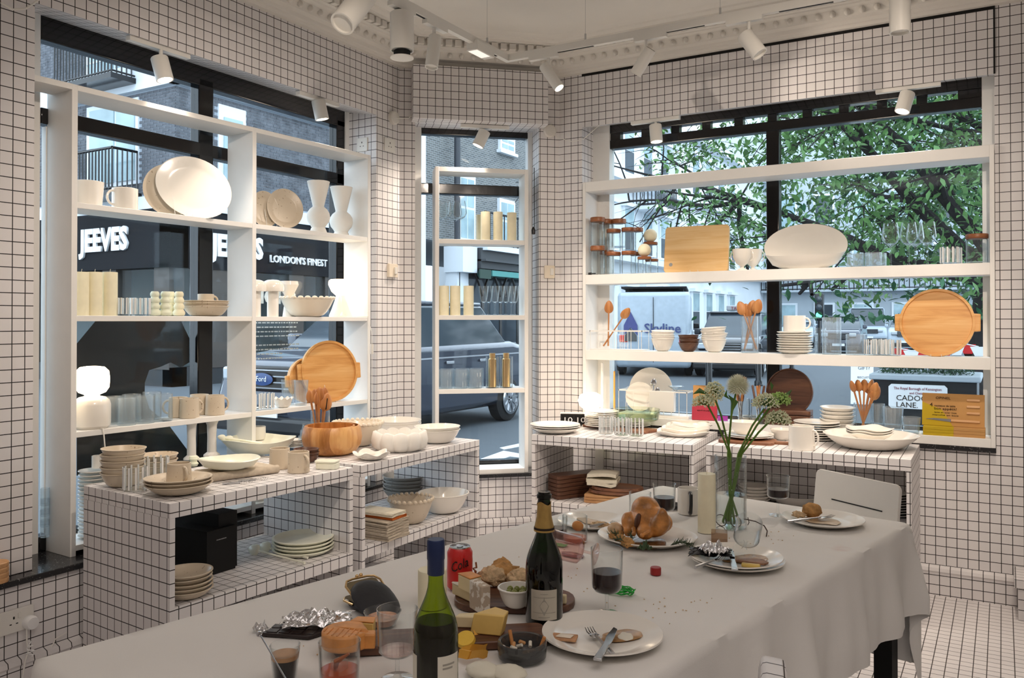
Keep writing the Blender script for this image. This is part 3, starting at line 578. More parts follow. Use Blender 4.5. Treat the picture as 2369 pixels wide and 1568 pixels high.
# ---- vehicles
tyre = plain('tyre_rubber', (.012, .012, .013), .8); lampm = plain('headlamp_glass', (.5, .55, .6), .1, .8); silver = plain('navy_car_paint', (.035, .045, .07), .16, .6, .3, coat=.8); dark = plain('midnight_paint', (.012, .014, .022), .2, .6, coat=.5); vanw = plain('van_white_paint', (.42, .49, .56), .3, .5, coat=.3)
def car(nm, label, loc, rz, paint, L=4.4, Wd=1.8, Hh=1.6, hood=.95, nose=1.15, ws=.75, rear=4.1, van=False, group=None):
    """front at local y=0, body towards +y"""
    t = thing(nm, label, 'van' if van else 'car', loc, rz, group); w = Wd/2
    low = [(.05, .28), (0, .55), (.12, hood-.2), (.35, hood-.05), (nose, hood+.05), (rear+.15, hood+.08), (L, hood-.05), (L, .35), (L-.1, .25)]
    Mx = Matrix(((0, 0, 1, 0), (1, 0, 0, 0), (0, 1, 0, 0), (0, 0, 0, 1)))
    obj('car_body', MB().prism(low, -w, w, Mx), paint, t, bev=.09, ang=60)
    top = [(nose-.05, hood), (nose+ws, Hh-.05), (rear-(.1 if van else .55), Hh-.03), (rear+.1, hood)]; wt = w-.10 if van else w-.16
    g = MB(); n_ = len(top); vs = [(s*(w-.05 if z < hood+.1 else wt), y, z) for s in (-1, 1) for y, z in top]
    g.add(vs, [(0, 1, 2, 3), (4, 5, 6, 7)]+[(i, (i+1) % 4, 4+(i+1) % 4, 4+i) for i in range(4)])
    if van: obj('cargo_body', MB().prism([(nose+ws-.05, hood-.3), (nose+ws+.1, Hh), (L-.05, Hh), (L, hood-.3)], -w+.03, w-.03, Mx), paint, t, bev=.12)
    obj('windows', g, dglass, t, bev=.03); obj('roof', MB().box(-wt+.02, wt-.02, nose+ws-.06, rear-(.12 if van else .5), Hh-.05, Hh+.02), paint, t, bev=.03)
    for s in (-1, 1):
        for y in (.85, L-.85):
            wh_ = obj('wheel', MB().lathe([(0, -.11), (.30, -.11), (.34, -.08), (.34, .08), (.30, .11), (0, .11)], 28, M=Matrix.Translation((s*(w-.09), y, .34)) @ Matrix.Rotation(pi/2, 4, 'Y')), tyre, t)
            rm = MB().lathe([(0, 0), (.22, 0), (.235, .02), (.20, .03), (.195, .01), (0, .005)], 28, M=Matrix.Translation((s*(w+.025), y, .34)) @ Matrix.Rotation(s*pi/2, 4, 'Y'))
            for k in range(9): rm.box(-.2, -.03, -.012, .012, .0, .02, Matrix.Translation((s*(w+.03), y, .34)) @ Matrix.Rotation(s*pi/2, 4, 'Y') @ Matrix.Rotation(k*2*pi/9, 4, 'Z'))
            obj('rim', rm, steel, wh_)
        obj('headlamp', MB().box(s*w*.62-.17, s*w*.62+.17, -.02, .3, hood-.32, hood-.16), lampm, t, bev=.03)
        obj('wing_mirror', MB().box(s*(w+.1)-.09, s*(w+.1)+.09, nose+.25, nose+.42, hood+.05, hood+.22), paint if not van else blackp, t, bev=.03)
        obj('tail_lamp', MB().box(s*w*.8-.12, s*w*.8+.12, L-.1, L+.015, hood-.3, hood-.1), redp, t, bev=.02)
        obj('side_strip', MB().box(s*(w+.003)-.005, s*(w+.003)+.005, nose, L-.5, hood-.12, hood-.10), steel, t)
        for y in (nose+1.25, nose+2.1): obj('door_handle', MB().box(s*(w+.015)-.015, s*(w+.015)+.015, y, y+.18, hood-.2, hood-.16), steel, t, bev=.005)
    gr = obj('grille', MB().box(-w*.5, w*.5, -.03, .1, hood-.42, hood-.14), blackp, t, bev=.02)
    for k in range(4): obj('grille_bar', MB().box(-w*.48, w*.48, -.045, -.025, hood-.40+k*.07, hood-.385+k*.07), steel, gr)
    obj('bumper', MB().box(-w+.03, w-.03, -.06, .2, .22, .42), blackp, t, bev=.05)
    obj('number_plate', MB().box(-.26, .26, -.075, -.06, .42, .53), inkw, t)
    return t
fc = car('parked_car', 'dark blue parked car with oval badge, seen through left and corner windows', (-7.5, 7.0, -.1), 0, silver, L=4.95, hood=1.15, Hh=1.8)
obj('oval_badge', MB().lathe([(0, 0), (.11, 0), (.12, .01), (0, .018)], 24, M=Matrix.Translation((0, -.05, .86)) @ Matrix.Rotation(pi/2, 4, 'X') @ Matrix.Diagonal((1.5, .62, 1, 1))), plain('badge_blue', (.03, .07, .2), .2), fc)
txt('Ford', .09, inkw, 'lettering', fc, (0, -.071, .835), depth=.002)
p, _ = G(1505, 872, -.1); sv = car('delivery_van', 'white delivery van seen from behind with dark logo lettering on its doors', (p.x-1.6, p.y+5.3, -.1), radians(17.5)+pi, vanw, L=5.4, Wd=2.05, Hh=2.35, hood=1.25, van=True)
obj('roof_rack', MB().box(-.9, .9, 2.2, 5.2, 2.45, 2.5).box(-.8, -.7, 2.5, 5, 2.35, 2.45).box(.7, .8, 2.5, 5, 2.35, 2.45), blackm, sv)
obj('door_seam', MB().box(-.008, .008, 5.39, 5.41, .4, 2.2), blackm, sv)
txt('Skyline', .36, plain('navy_print', (.05, .07, .2), .6), 'lettering', sv, (-.25, 5.43, 1.22), (pi/2, 0, pi), .004, bold=.006)
lg = MB(); lg.prism([(-.19, 0), (0, .38), (.19, 0), (.19, -.28), (0, -.06), (-.19, -.28)], 0, .01, Matrix.Translation((.62, 5.43, 1.42)) @ Matrix.Rotation(pi/2, 4, 'X')); obj('logo_mark', lg, plain('logo_navy', (.06, .07, .22), .6), sv)
obj('logo_base', MB().prism([(0, .0), (.17, -.2), (.17, -.35), (-.17, -.35), (-.17, -.2)], 0, .01, Matrix.Translation((.62, 5.43, 1.33)) @ Matrix.Rotation(pi/2, 4, 'X')), plain('logo_grey', (.08, .08, .08), .6), sv)
p, _ = G(1676, 874, -.1); tx = car('taxi_cab', 'black taxi with roof sign beside the lettered van', (p.x, p.y, -.1), radians(7), dark, Wd=1.8, Hh=1.8, hood=1.1)
sg = obj('roof_sign', MB().box(-.28, .28, 2.1, 2.2, 1.84, 2.0), plain('taxi_sign_grey', (.4, .4, .42), .5), tx, bev=.03); txt('TAXI', .13, redd, 'lettering', sg, (0, 2.09, 1.87), depth=.003)
txt('LB25 KGF', .1, ink, 'lettering', tx, (0, -.08, .44), depth=.001)
for px, py, lab, Wd, Hh, van, pt, hd in ((2010, 797, 'white van with front lights farthest down the street', 2.2, 2.4, True, vanw, 10), (1940, 822, 'silver people carrier between two ribbed glasses in the street', 1.8, 1.75, False, silver, 4), (1842, 806, 'pale hatchback far down the street behind the mug', 1.8, 1.5, False, vanw, 10), (2098, 812, 'white estate car far right in the street beside the round tray', 1.8, 1.6, False, vanw, 4)):
    p, _ = G(px, py, -.1); car('distant_van' if van else 'distant_car', lab, (p.x, p.y, -.1), radians(hd), pt, L=4.8, Wd=Wd, Hh=Hh, hood=1.15, van=van)
# ---- traffic light, bollards, board, planter with street name, bunting
p, _ = D(1896, 742, 34); tl = thing('traffic_light', 'traffic light showing green on a black pole down the street', 'traffic light', (p.x, p.y, -.1))
obj('pole', MB().tube([(0, 0, 0), (0, 0, 1.8)], .06, 8), black, tl); obj('signal_head', MB().box(-.17, .17, -.12, .12, 1.55, 2.65), black, tl, bev=.03)
for k, m_ in enumerate((emit('green_signal', (.1, 1, .55), 5), dglass, dglass)): obj('signal_lens', MB().sph((0, -.13, 1.78+k*.32), (.12, .03, .12), 12, 8), m_, tl)
for px, py, hh, lab in ((1640, 905, .95, 'black bollard behind the dish rack'), (1755, 892, 1.0, 'black bollard behind the dark round board'), (1832, 860, 1.0, 'farther black bollard behind the plate pile')):
    p, _ = G(px, py, -.1); obj('bollard', MB().lathe([(0, 0), (.1, 0), (.1, .1), (.07, .14), (.07, hh-.12), (.09, hh-.1), (.07, hh), (0, hh+.03)], 16), black, loc=tuple(p), label=lab, cat='bollard')
p, _ = G(1990, 935, -.06); sbd = thing('pavement_sign', 'white advertising board leaning on the pavement', 'sign', (p.x, p.y, -.06), radians(6), rot=(radians(-10), 0, radians(6)))
obj('board_panel', MB().box(-.16, .22, 0, .02, 0, .85), inkw, sbd)
for s_, z, h in (('NEED A', .74, .055), ('GIFT?', .63, .085), ('BISCUITS', .47, .055), ('& GIFTS', .40, .05)): txt(s_, h, plain('board_grey_ink', (.10, .10, .11), .6) if 'board_grey_ink' not in MATS else MATS['board_grey_ink'], 'lettering', sbd, (.06, -.003, z), depth=.001)
hedgem = plain('hedge_leaf', (.03, .075, .035), .6, var=.5, vs=20); leafm = plain('cherry_leaf', (.085, .19, .05), .42, .4, var=.45, vs=3.5); leafd = plain('deep_green_leaf', (.03, .105, .045), .5, .3, var=.4, vs=2); bark = plain('dark_bark', (.035, .032, .032), .9, .1, var=.3, vs=20)
pl = thing('street_planter', 'black street planter with stone coping and clipped hedge', 'planter', (-.87, 10.9, -.06))
obj('planter_box', MB().box(-.50, .62, 0, .9, 0, .80), blackp, pl, bev=.01); obj('stone_coping', MB().box(-.52, .66, -.06, .96, .80, .87), stucg, pl, bev=.015)
def leafcloud(name, pts, size, mat, par=None, nparts=0, **kw):
    lm = MB().add([(-.5, 0, 0), (-.15, .2, .04), (-.15, -.2, .04), (.2, .16, .03), (.2, -.16, .03), (.5, 0, -.06), (0, 0, 0)], [(0, 1, 6), (0, 6, 2), (1, 3, 6), (2, 6, 4), (3, 5, 6), (6, 5, 4)])
    st = MB(); fo = None
    for i, p in enumerate(pts):
        M = Matrix.Translation(p) @ Matrix.Rotation(R.uniform(0, 6.28), 4, 'Z') @ Matrix.Rotation(R.gauss(.5, .4), 4, 'Y') @ Matrix.Rotation(R.gauss(0, .6), 4, 'X') @ Matrix.Scale(size*R.uniform(.7, 1.25), 4)
        if i < nparts:
            if fo is None: fo = obj('leaf', lm, mat, par); fo.matrix_local = M; fo.rotation_euler = M.to_euler()
            else: c = fo.copy(); COL.objects.link(c); c.matrix_local = M
        else: st.add([M @ Vector(v) for v in lm.v], lm.f)
    return obj(name, st, mat, par, kind='stuff', **kw)
leafcloud('hedge_leaves', [(R.uniform(-.44, .58), R.uniform(.05, .85), .86+R.uniform(0, .2)) for _ in range(1600)], .05, hedgem, pl)
sn = thing('street_name_sign', 'white street name plate with maroon and black lettering on the planter front', 'sign', (-.87+.0, 10.87, .33))
a0 = Pl(2056, 915, (0, 10.87), (0, 1))[0]; a1 = Pl(2192, 915, (0, 10.87), (0, 1))[0]; ws_ = a1.x-a0.x; sn.location.x = (a0.x+a1.x)/2; zc = a0.z; sn.location.z = zc; hs = ws_*.46
obj('name_plate', MB().prism([(-ws_/2+.03, -hs/2), (ws_/2-.03, -hs/2), (ws_/2, -hs/2+.03), (ws_/2, hs/2-.03), (ws_/2-.03, hs/2), (-ws_/2+.03, hs/2), (-ws_/2, hs/2-.03), (-ws_/2, -hs/2+.03)], -.005, .02, Matrix.Rotation(pi/2, 4, 'X')), inkw, sn)
for s_, z, h, mt, sx in (('The Royal Borough of Kensington', .095, .052, inkr, .83), ('and Chelsea', .035, .046, inkr, .9), ('CADOGAN', -.055, .105, ink, 1.0), ('LANE.', -.150, .105, ink, 1.0)): txt(s_, h*ws_/.73, mt, 'lettering', sn, ((0 if s_[0] != 'L' else -ws_*.18), -.024, z*ws_/.73), depth=.001, sx=sx)
bn = thing('bunting', 'red and white triangular bunting strung beyond the round tray', 'bunting', (0, 9.4, 0))
bp = []
for k in range(8):
    p, _ = Pl(2082+k*26, 806+6*sin(k)+(-8 if k > 5 else 0), (0, 9.4), (0, 1)); bp.append((p.x, 0, p.z))
    obj('pennant', MB().add([(p.x-.075, 0, p.z), (p.x+.075, 0, p.z), (p.x+.01, .01, p.z-.19), (p.x-.075, .006, p.z), (p.x+.075, .006, p.z)], [(0, 1, 2), (3, 2, 4), (0, 3, 4, 1)]), redp if k % 2 == 0 else inkw, bn)
obj('cord', MB().tube(bp, .006, 5), inkw, bn)
# ---- trees
tt = thing('street_tree', 'leafy tree with dark branches filling the right window', 'tree', (.1, 10.2, -.1)); tb = MB()
tips = []
def intree(p, mg=0):
    v = RM.transposed() @ (Vector((p[0]+.1, p[1]+10.2, p[2]-.1))-E3); px = CX+F*v.x/-v.z; py = CY-F*v.y/-v.z
    if mg: return py < 690+mg-max(0, 1950-px)*.32
    lim = 690-(max(0, 1950-px)*.32 if px < 1950 else 0)+25*sin(px*.02)
    return px > 1450+R.uniform(0, 140) and py < lim+R.uniform(-40, 25) and not (px < 1640 and R.random() > .5 and py > 420)
def branch(p, d, L, r, lv):
    P = [p]; n_ = 5
    for i in range(n_):
        if lv and not intree(P[-1], -12): tips.extend(P[1:] if lv > 1 else []); return tb.tube(P, [r*(1-.75*k/n_) for k in range(len(P))], 5, cap=False) if len(P) > 1 else None
        d = (d+Vector((R.gauss(0, .14), R.gauss(0, .14), R.gauss(.0, .10)-.02*lv))).normalized(); P.append(P[-1]+d*L/n_)
    tb.tube(P, [r*(1-.75*i/n_) for i in range(n_+1)], 6 if lv < 2 else 4, cap=False)
    if lv >= 2: tips.extend(P[2:])
    if lv < 3:
        for _ in range((6, 5, 4)[lv]):
            i = R.randint(2, n_); q = d.copy(); ax = Vector((R.gauss(0, 1), R.gauss(0, 1), R.gauss(-.1, .6))).normalized(); branch(P[i], (q*.6+ax*.8).normalized(), L*R.uniform(.45, .75), r*.42, lv+1)
for d, L, r in (((-.1, .1, 1), 3.4, .16), ((-.75, -.25, .62), 3.4, .09), ((-.85, .2, .25), 3.3, .085), ((-.7, -.5, .85), 3.2, .09), ((.3, -.3, .9), 3.0, .09), ((-.9, -.25, .05), 2.6, .06)): branch(Vector((0, 0, 1.9)), Vector(d).normalized(), L, r, 0)
tb.tube([(0.05, 0, 0), (0, 0, 1), (.0, 0, 2)], [.2, .17, .15], 10); obj('branches', tb, bark, tt)
pts = [t_+Vector((R.gauss(0, .17), R.gauss(0, .17), R.gauss(0, .15))) for t_ in tips for _ in range(14)]
pts += [Vector((R.uniform(-3.0, .7), R.uniform(-3.2, 2.5), R.uniform(1.5, 4.8))) for _ in range(11000)]
R.shuffle(pts); pts = [p for p in pts if intree(p)][:22000]; pts.sort(key=lambda p: p.y+abs(p.x+1.5)*.3)
leafcloud('foliage', pts, .088, leafm, tt, 300)
t2 = thing('background_tree', 'darker tree standing behind the planter at the far right', 'tree', (1.2, 19, -.1))
obj('trunk', MB().tube([(-1.5, 0, 0), (-1.3, 0, 3), (-.8, 0, 8)], [.4, .3, .1], 10), bark, t2)
leafcloud('foliage', [Vector((R.gauss(-.8, 1.9), R.gauss(0, 1.3), max(1.6, R.gauss(5.2, 2.2)))) for _ in range(7000)], .26, leafd, t2)
# ================================================================ makers for the goods
def bowlp(r, h, t=.004, foot=.45, e=.5, n=9):
    o = [(0, 0), (r*foot, 0)]+[(r*(foot+(1-foot)*(k/n)**e), h*k/n) for k in range(1, n+1)]
    o[-1] = (r, h-.003); o += [(r+.0016, h-.002), (r+.0012, h)]
    return o+[(r-t, h+.0005)]+[(max(.001, r*(foot+(1-foot)*(k/n)**e)-t), h*k/n+t*.6) for k in range(n-1, 0, -1)]+[(r*foot-t, t), (0, t)]
def platep(r, h=.018, t=.005, w=.66):
    return [(0, 0), (r*w*.9, 0), (r*w, .001), (r*.85, h*.55), (r, h), (r-.001, h+.003), (r*.84, h*.55+t), (r*w, t+.001), (r*w*.9, t-.001), (0, t-.001)]
def cylp(r, h, t=.003, b=.008, r0=None):
    r0 = r0 or r; return [(0, 0), (r0*.93, 0), (r0, .004), (r, h-.001), (r-t/2, h), (r-t, h-.001), (r0-t, b), (0, b)]
def fillp(r, z0, z1, r0=None): return [(0, z0), ((r0 or r), z0), (r, z1), (0, z1)]
ORD = ['bottom', 'second from bottom', 'third from bottom', 'fourth from bottom', 'fifth from bottom', 'sixth from bottom', 'seventh from bottom', 'eighth from bottom', 'ninth from bottom', 'tenth from bottom', 'eleventh from bottom', 'twelfth from bottom', 'thirteenth from bottom', 'fourteenth from bottom', 'fifteenth from bottom', 'sixteenth from bottom', 'seventeenth from bottom', 'eighteenth from bottom']
def stack(name, cat, lab, grp, mb, mat, pos, n, dz, jit=.003, tilt=0, rz=0, sc_=1):
    o = None; rr = []
    for i in range(n):
        p = Vector(pos)+Vector((R.uniform(-jit, jit), R.uniform(-jit, jit), dz*i)) if i else Vector(pos)
        l = ('topmost' if i == n-1 else ORD[i])+' '+lab; rt = (R.uniform(-tilt, tilt), R.uniform(-tilt, tilt), rz) if i else (0, 0, rz)
        if o is None: o = obj(name, mb, mat, None, tuple(p), rot=rt, label=l, cat=cat, group=grp); c = o
        else: c = dup(o, p, label=l, rot=rt)
        rr.append(c)
    return rr
def hand(r, h, side=1, w=.03, th=.0055, z0=.2, z1=.85):
    """C handle in the local x-z plane"""
    P = [(side*(r-.003), 0, h*z1)]+[(side*(r+w*sin(a)), 0, h*(z0+(z1-z0)*(.5+.5*cos(a)))) for a in [pi*k/9 for k in range(1, 9)]]+[(side*(r-.003), 0, h*z0)]
    return MB().tube(P, th, 8)
def mug(lab, pos, r, h, mat, rz, grp=None, r0=None, lip=False, name='mug', cat='mug', w=.03):
    t = thing(name, lab, cat, tuple(pos), rz, grp)
    f = None
    if lip: f = lambda a, q, z: (1+(.16*max(0, cos(a-pi))**12 if z > h*.8 and q > r*.8 else 0), 0)
    obj('cup_body', MB().lathe(cylp(r, h, .004, .007, r0), 32, wob=f), mat, t); obj('handle', hand(min(r, r0 or r)if 0 else r, h, 1, w), mat, t); return t
def rib(n, a=.03): return lambda an, r, z: (1+a*cos(n*an), 0)
def glassth(name, lab, pos, r, h, mat=None, grp=None, r0=None, ribs=0, rings=0, t=.002, rot=None, cat='glass'):
    pr = cylp(r, h, t, .008, r0)
    if rings: k = int(h/.006); q = [(r+(.0012 if i % 2 else 0), .004+(h-.006)*i/k) for i in range(k+1)]; pr = [(0, 0), (r*.93, 0)]+q+[(r-t, h-.001), (r-t, .008), (0, .008)]
    return obj(name, MB().lathe(pr, 72 if ribs else 32, wob=rib(ribs) if ribs else None), mat or glass, None, tuple(pos), rot=rot, label=lab, cat=cat, group=grp)
def striped(lab, pos, r, h, grp=None, n=11, rz=0):
    t = thing('striped_tumbler', lab, 'glass', tuple(pos), rz, grp); obj('glass_wall', MB().lathe(cylp(r, h, .002, .009), 32), glass, t); b = MB()
    for k in range(n): a = 2*pi*k/n; b.box(r-.0005, r+.0028, -.0032, .0032, .008, h-.001, Matrix.Rotation(a, 4, 'Z'))
    obj('enamel_stripes', b, glassw, t, kind='stuff'); return t
def winegl(lab, pos, r, h, hb, rb, grp=None, wine=0, flute=False, rot=None, mat=None, name='wine_glass', strf=.004, rm=None, wm=None):
    """foot + stem + bowl (bowl height hb, rim r, belly rb)"""
    t = thing(name, lab, 'glass', tuple(pos), 0, grp, rot=rot); z = h-hb; m = mat or glass
    obj('stem', MB().lathe([(0, 0), (rb*.82, 0), (rb*.84, .002), (.008, .006), (strf, .012), (strf, z-.004), (strf*1.8, z), (0, z)], 24), m, t)
    if flute: o = [(strf*1.8, z), (rb*.62, z+hb*.12), (rb*.85, z+hb*.45), (r, h)]
    elif rm: o = [(strf*2, z), (rb*.8, z+.004), (rb*.98, z+hb*.12), (rb, z+hb*.2), (r, h)]
    else: o = [(strf*1.8, z), (rb*.75, z+hb*.16), (rb, z+hb*.36), (rb*.93, z+hb*.6), (r, h)]
    obj('glass_bowl', MB().lathe(o+[(a-.0012, b) for a, b in o[::-1][:-1]]+[(0, z+.004)], 32), m, t)
    if wine:
        q = [(a-.0018, b+.001) for a, b in o if b < z+hb*wine]; k = next(i for i, p in enumerate(o) if p[1] >= z+hb*wine); a0, a1 = o[k-1], o[k]; f = (z+hb*wine-a0[1])/(a1[1]-a0[1])
        obj('wine', MB().lathe([(0, z+.004)]+q+[(a0[0]+(a1[0]-a0[0])*f-.0018, z+hb*wine), (0, z+hb*wine)], 28), wm or winem, t)
    return t
def candle(lab, pos, r, h, grp=None, mat=None, wick=True):
    t = thing('pillar_candle', lab, 'candle', tuple(pos), 0, grp); obj('wax_body', MB().lathe([(0, 0), (r, 0), (r, h-.002), (r*.97, h), (r*.3, h-.003), (0, h-.003)], 28), mat or wax, t)
    if wick: obj('wick', MB().tube([(0, 0, h-.003), (.001, 0, h+.008), (.004, 0, h+.013)], .001, 5), cottonw, t)
    return t
def spoon(lab, base, tip, L, grp, mat=None, w=.026, fork=False, name='wooden_spoon', slot=False, rz=0, flat=.35, hr=1):
    base, tip = Vector(base), Vector(tip); d = (tip-base).normalized(); yv = E3-base; yv = (yv-d*yv.dot(d)).normalized()*-1; M = Matrix((yv.cross(d), yv, d)).transposed().to_4x4() @ Matrix.Rotation(rz*.7, 4, 'Z')
    t = thing(name, lab, 'spoon', tuple(base), 0, grp); m = mat or teak; hl = w*2.9
    obj('handle', MB().tube([M @ Vector((0, 0, z)) for z in (0, L*.4, L-hl*.85)], [.0055*hr, .0045*hr, .0055*hr], 8), m, t)
    fn = lambda v: Vector((v.x*(1-.25*v.z), v.y-(.5*(1-v.x*v.x-.5*v.z*v.z) if v.y > 0 else 0), v.z))
    h_ = obj('spoon_head', MB().sph(M @ Vector((0, 0, L-hl/2)), (w, w*flat, hl/2), 16, 10, M, fn), m, t)
    if slot: obj('slot', MB().box(-.0025, .0025, -w*.36, w*.36, L-hl*.9, L-hl*.3, M), blackm, t)
    return t
def tray(lab, pos, r, th, mat, rot, name='round_tray', grp=None):
    t = thing(name, lab, 'tray', tuple(pos), 0, grp, rot=rot); M = Matrix.Translation((0, 0, r)) @ Matrix.Rotation(pi/2, 4, 'X')
    obj('tray_base', MB().lathe([(0, -th/2), (r*.985, -th/2), (r, -th*.3), (r, th/2), (r*.93, th/2), (r*.915, th*.05), (0, th*.02)], 64, M=M), mat, t)
    for s in (-1, 1): obj('handle', MB().prism([(s*r*.93, -r*.27), (s*r*1.13, -r*.25), (s*r*1.13, r*.25), (s*r*.93, r*.27)], -th*.3, th*.3, M), mat, t, bev=.004)
    return t
def stand(pos, rz, mat=None, lab='small clear plate stand', h=.1, grp='clear plate stands'):
    """wire plate stand: two hooked legs"""
    t = thing('plate_stand', lab, 'plate stand', tuple(pos), rz, grp)
    for s in (-.025, .025): obj('wire_leg', MB().tube([(s, -.03, .012), (s, -.028, .002), (s, .03, .002), (s, .045, h)], .0013, 5), mat or lampw, t)
    return t
AL, AMm, AR = UL[3], UMI[3], UR[3]
# ================================================================ left window shelves
z1, z2, z3, z4 = ZU['L']
p, m = U(UL, 203, z1); mug('white porcelain pitcher with lip, partly behind the shelf upright', p, 29*m, 58*m, porc, AL+2.6, r0=29*m, lip=True, name='pitcher', cat='jug')
p, m = U(UL, 288, z1, .07); mug('white porcelain mug on the top left shelf, handle to the left', p, 28*m, 50*m, porc, AL+pi)
def oval(lab, un, px, z, back, wpx, hpx, mat, lean, name='oval_platter', cat='plate', yaw=0, grp=None, rl=0, prof=None):
    p, m = U(un, px, z, back); a, b = wpx*m/2, hpx*m/2
    M = Matrix.Translation((0, 0, b)) @ Matrix.Rotation(pi/2, 4, 'X') @ Matrix.Rotation(rl, 4, 'Z') @ Matrix.Diagonal((a, b, 1, 1))
    t = obj(name, MB().lathe([(r/1, zz) for r, zz in (prof or [(0, 0), (.62, 0), (.7, .002), (.98, .018), (1, .022), (.97, .022), (.72, .008), (.62, .006), (0, .006)])], 48, M=M), mat, None, tuple(p), rot=(-lean, 0, un[3]+yaw), label=lab, cat=cat, group=grp); return t
oval('beige speckled oval platter leaning behind the large white platter', UL, 394, z1, .13, 120, 126, beige, .18, yaw=-.45)
oval('large white oval platter standing on the top left shelf', UL, 448, z1, .05, 172, 140, porc, .16, yaw=-.6, rl=-.5)
p, m = U(UL, 425, z1, .05); stand(p, AL+.4, lab='clear plate stand under the large white platter')
oval('beige speckled dish leaning behind the front one beside the vases', UL, 612, z1, .13, 66, 88, beige, .2, yaw=-.4)
oval('beige speckled dish standing in front beside the two vases', UL, 660, z1, .07, 84, 96, beige, .22, yaw=-.45)
p, m = U(UL, 635, z1, .08); stand(p, AL+.3, lab='clear plate stand between the two speckled dishes')
def vase(lab, px, wpx, hpx, back):
    p, m = U(UL, px, z1, back); w, h = wpx*m, hpx*m
    pr = [(0, 0), (w*.36, 0), (w*.36, .006), (w*.30, h*.09), (w*.28, h*.1)]+[(w*.5*sin(a), h*.31-h*.22*cos(a)) for a in (.75, 1.1, 1.5, 1.9, 2.3, 2.6)]+[(w*.24, h*.52), (w*.48, h*.995), (w*.465, h), (w*.45, h*.99), (w*.2, h*.55), (0, h*.5)]
    return obj('cone_vase', MB().lathe(pr, 40), bisque, None, tuple(p), label=lab, cat='vase')
vase('white ball and cone vase, the left and nearer of two', 736, 54, 119, .06); vase('white ball and cone vase nearest the shelf end', 789, 54, 116, .13)
for i, (px, l) in enumerate(((188, 'leftmost of three tall ivory candles beside the striped tumblers'), (219, 'middle one of three tall ivory candles on the left shelf'), (254, 'right one of three tall ivory candles on the left shelf'))):
    p, m = U(UL, px, z2, .07); candle(l, p, 16.5*m, 101*m, 'tall candles on the left window shelf')
for i, (px, b) in enumerate(((292, .05), (327, .05), (318, .14))): p, m = U(UL, px, z2, b); striped(('left', 'right', 'rear')[i]+' striped tumbler beside the tall ivory candles', p, 19*m, 42*m, 'striped tumblers on the left shelf', rz=i)
for px, b, l, mt in ((358, .05, 'stacked-ball pale candle, left of the four', waxg), (382, .04, 'stacked-ball pale candle, front middle of the four', waxg), (394, .12, 'stacked-ball pale candle, half hidden behind the middle one', wax), (414, .06, 'stacked-ball pale candle, right of the four', wax)):
    p, m = U(UL, px, z2, b); h = 57*m; w = 12*m
    pr = [(0, 0)]
    for k, s in enumerate((1.15, 1, .95, .85)):
        for a in (.5, 1.0, 1.57, 2.1, 2.6): pr.append((w*s*(.62+.38*sin(a)), h*(k+.5-.46*cos(a))/4))
    obj('ball_candle', MB().lathe(pr+[(w*.6, h), (0, h-.004)], 28), mt, None, tuple(p), label=l, cat='candle', group='stacked-ball candles on the left shelf')
p, m = U(UL, 476, z2, .08)
for k, (dz, l) in enumerate(((0, 'bottom wide beige bowl under a mug on the left shelf'), (.016, 'middle wide beige bowl under a mug on the left shelf'), (.026, 'top wide beige bowl carrying a mug on the left shelf'))):
    obj('bowl', MB().lathe(bowlp(51*m, 24*m, .004, .5), 40), beige, None, (p.x, p.y, p.z+dz), label=l, cat='bowl', group='wide beige bowls under the mug')
mug('small beige mug on top of the wide bowls, left shelf', (p.x, p.y, p.z+.026+.016), 18*m, 32*m, beige, AL-.2, w=.022)
for px, b, l in ((590, .07, 'white mushroom lamp half hidden by the shelf upright'), (631, .06, 'white mushroom lamp left of the scalloped bowl')):
    p, m = U(UL, px, z2, b); t = thing('mushroom_lamp', l, 'lamp', tuple(p)); w, h = 26*m, 86*m
    obj('base', MB().lathe([(0, 0), (w*.5, 0), (w*.5, h*.7), (0, h*.7)], 28), porc, t); obj('lamp_shade', MB().lathe([(0, h*.68), (w*.98, h*.68), (w, h*.74), (w*.98, h*.84), (w*.8, h*.94), (w*.5, h*.985), (0, h)], 32), porc, t)
p, m = U(UL, 668, z2, .15); t = thing('cone_lamp', 'unlit cone lamp behind the scalloped bowl', 'lamp', tuple(p)); obj('base', MB().lathe([(0, 0), (.035, 0), (.02, .11), (0, .11)], 24), porc, t); obj('lamp_shade', MB().lathe([(.02, .11), (.055, .18), (.05, .2), (0, .2)], 28), porc, t)
def scallop(r, h, n, mat, lab, pos, grp=None, amp=.5, up=1):
    t = thing('scalloped_bowl', lab, 'bowl', tuple(pos), 0, grp); obj('bowl_wall', MB().lathe(bowlp(r, h*.94, .006, .42), 48), mat, t); o = None
    for k in range(n):
        a = 2*pi*k/n; lm = (r*.985*cos(a), r*.985*sin(a), h*.95)
        if o is None: o = obj('scallop', MB().sph((0, 0, 0), (pi*r/n*.82, .009, h*.085*up), 8, 6), mat, t, lm, rot=(0, 0, a+pi/2))
        else: c = o.copy(); COL.objects.link(c); c.location = lm; c.rotation_euler = (0, 0, a+pi/2)
    return t
p, m = U(UL, 711, z2, .07); scallop(61*m, 46*m, 24, cream, 'cream scalloped-rim bowl beside the lit lamp on the left shelf', p)
p, m = U(UL, 788, z2, .10); t = thing('hourglass_lamp', 'lit white lamp with cone base at the end of the left shelf', 'lamp', tuple(p)); h = 87*m; w = 28*m
obj('base', MB().lathe([(0, 0), (w*.95, 0), (w*.95, .01), (w*.75, h*.2), (w*.42, h*.5), (w*.4, h*.57), (0, h*.57)], 32), porc, t)
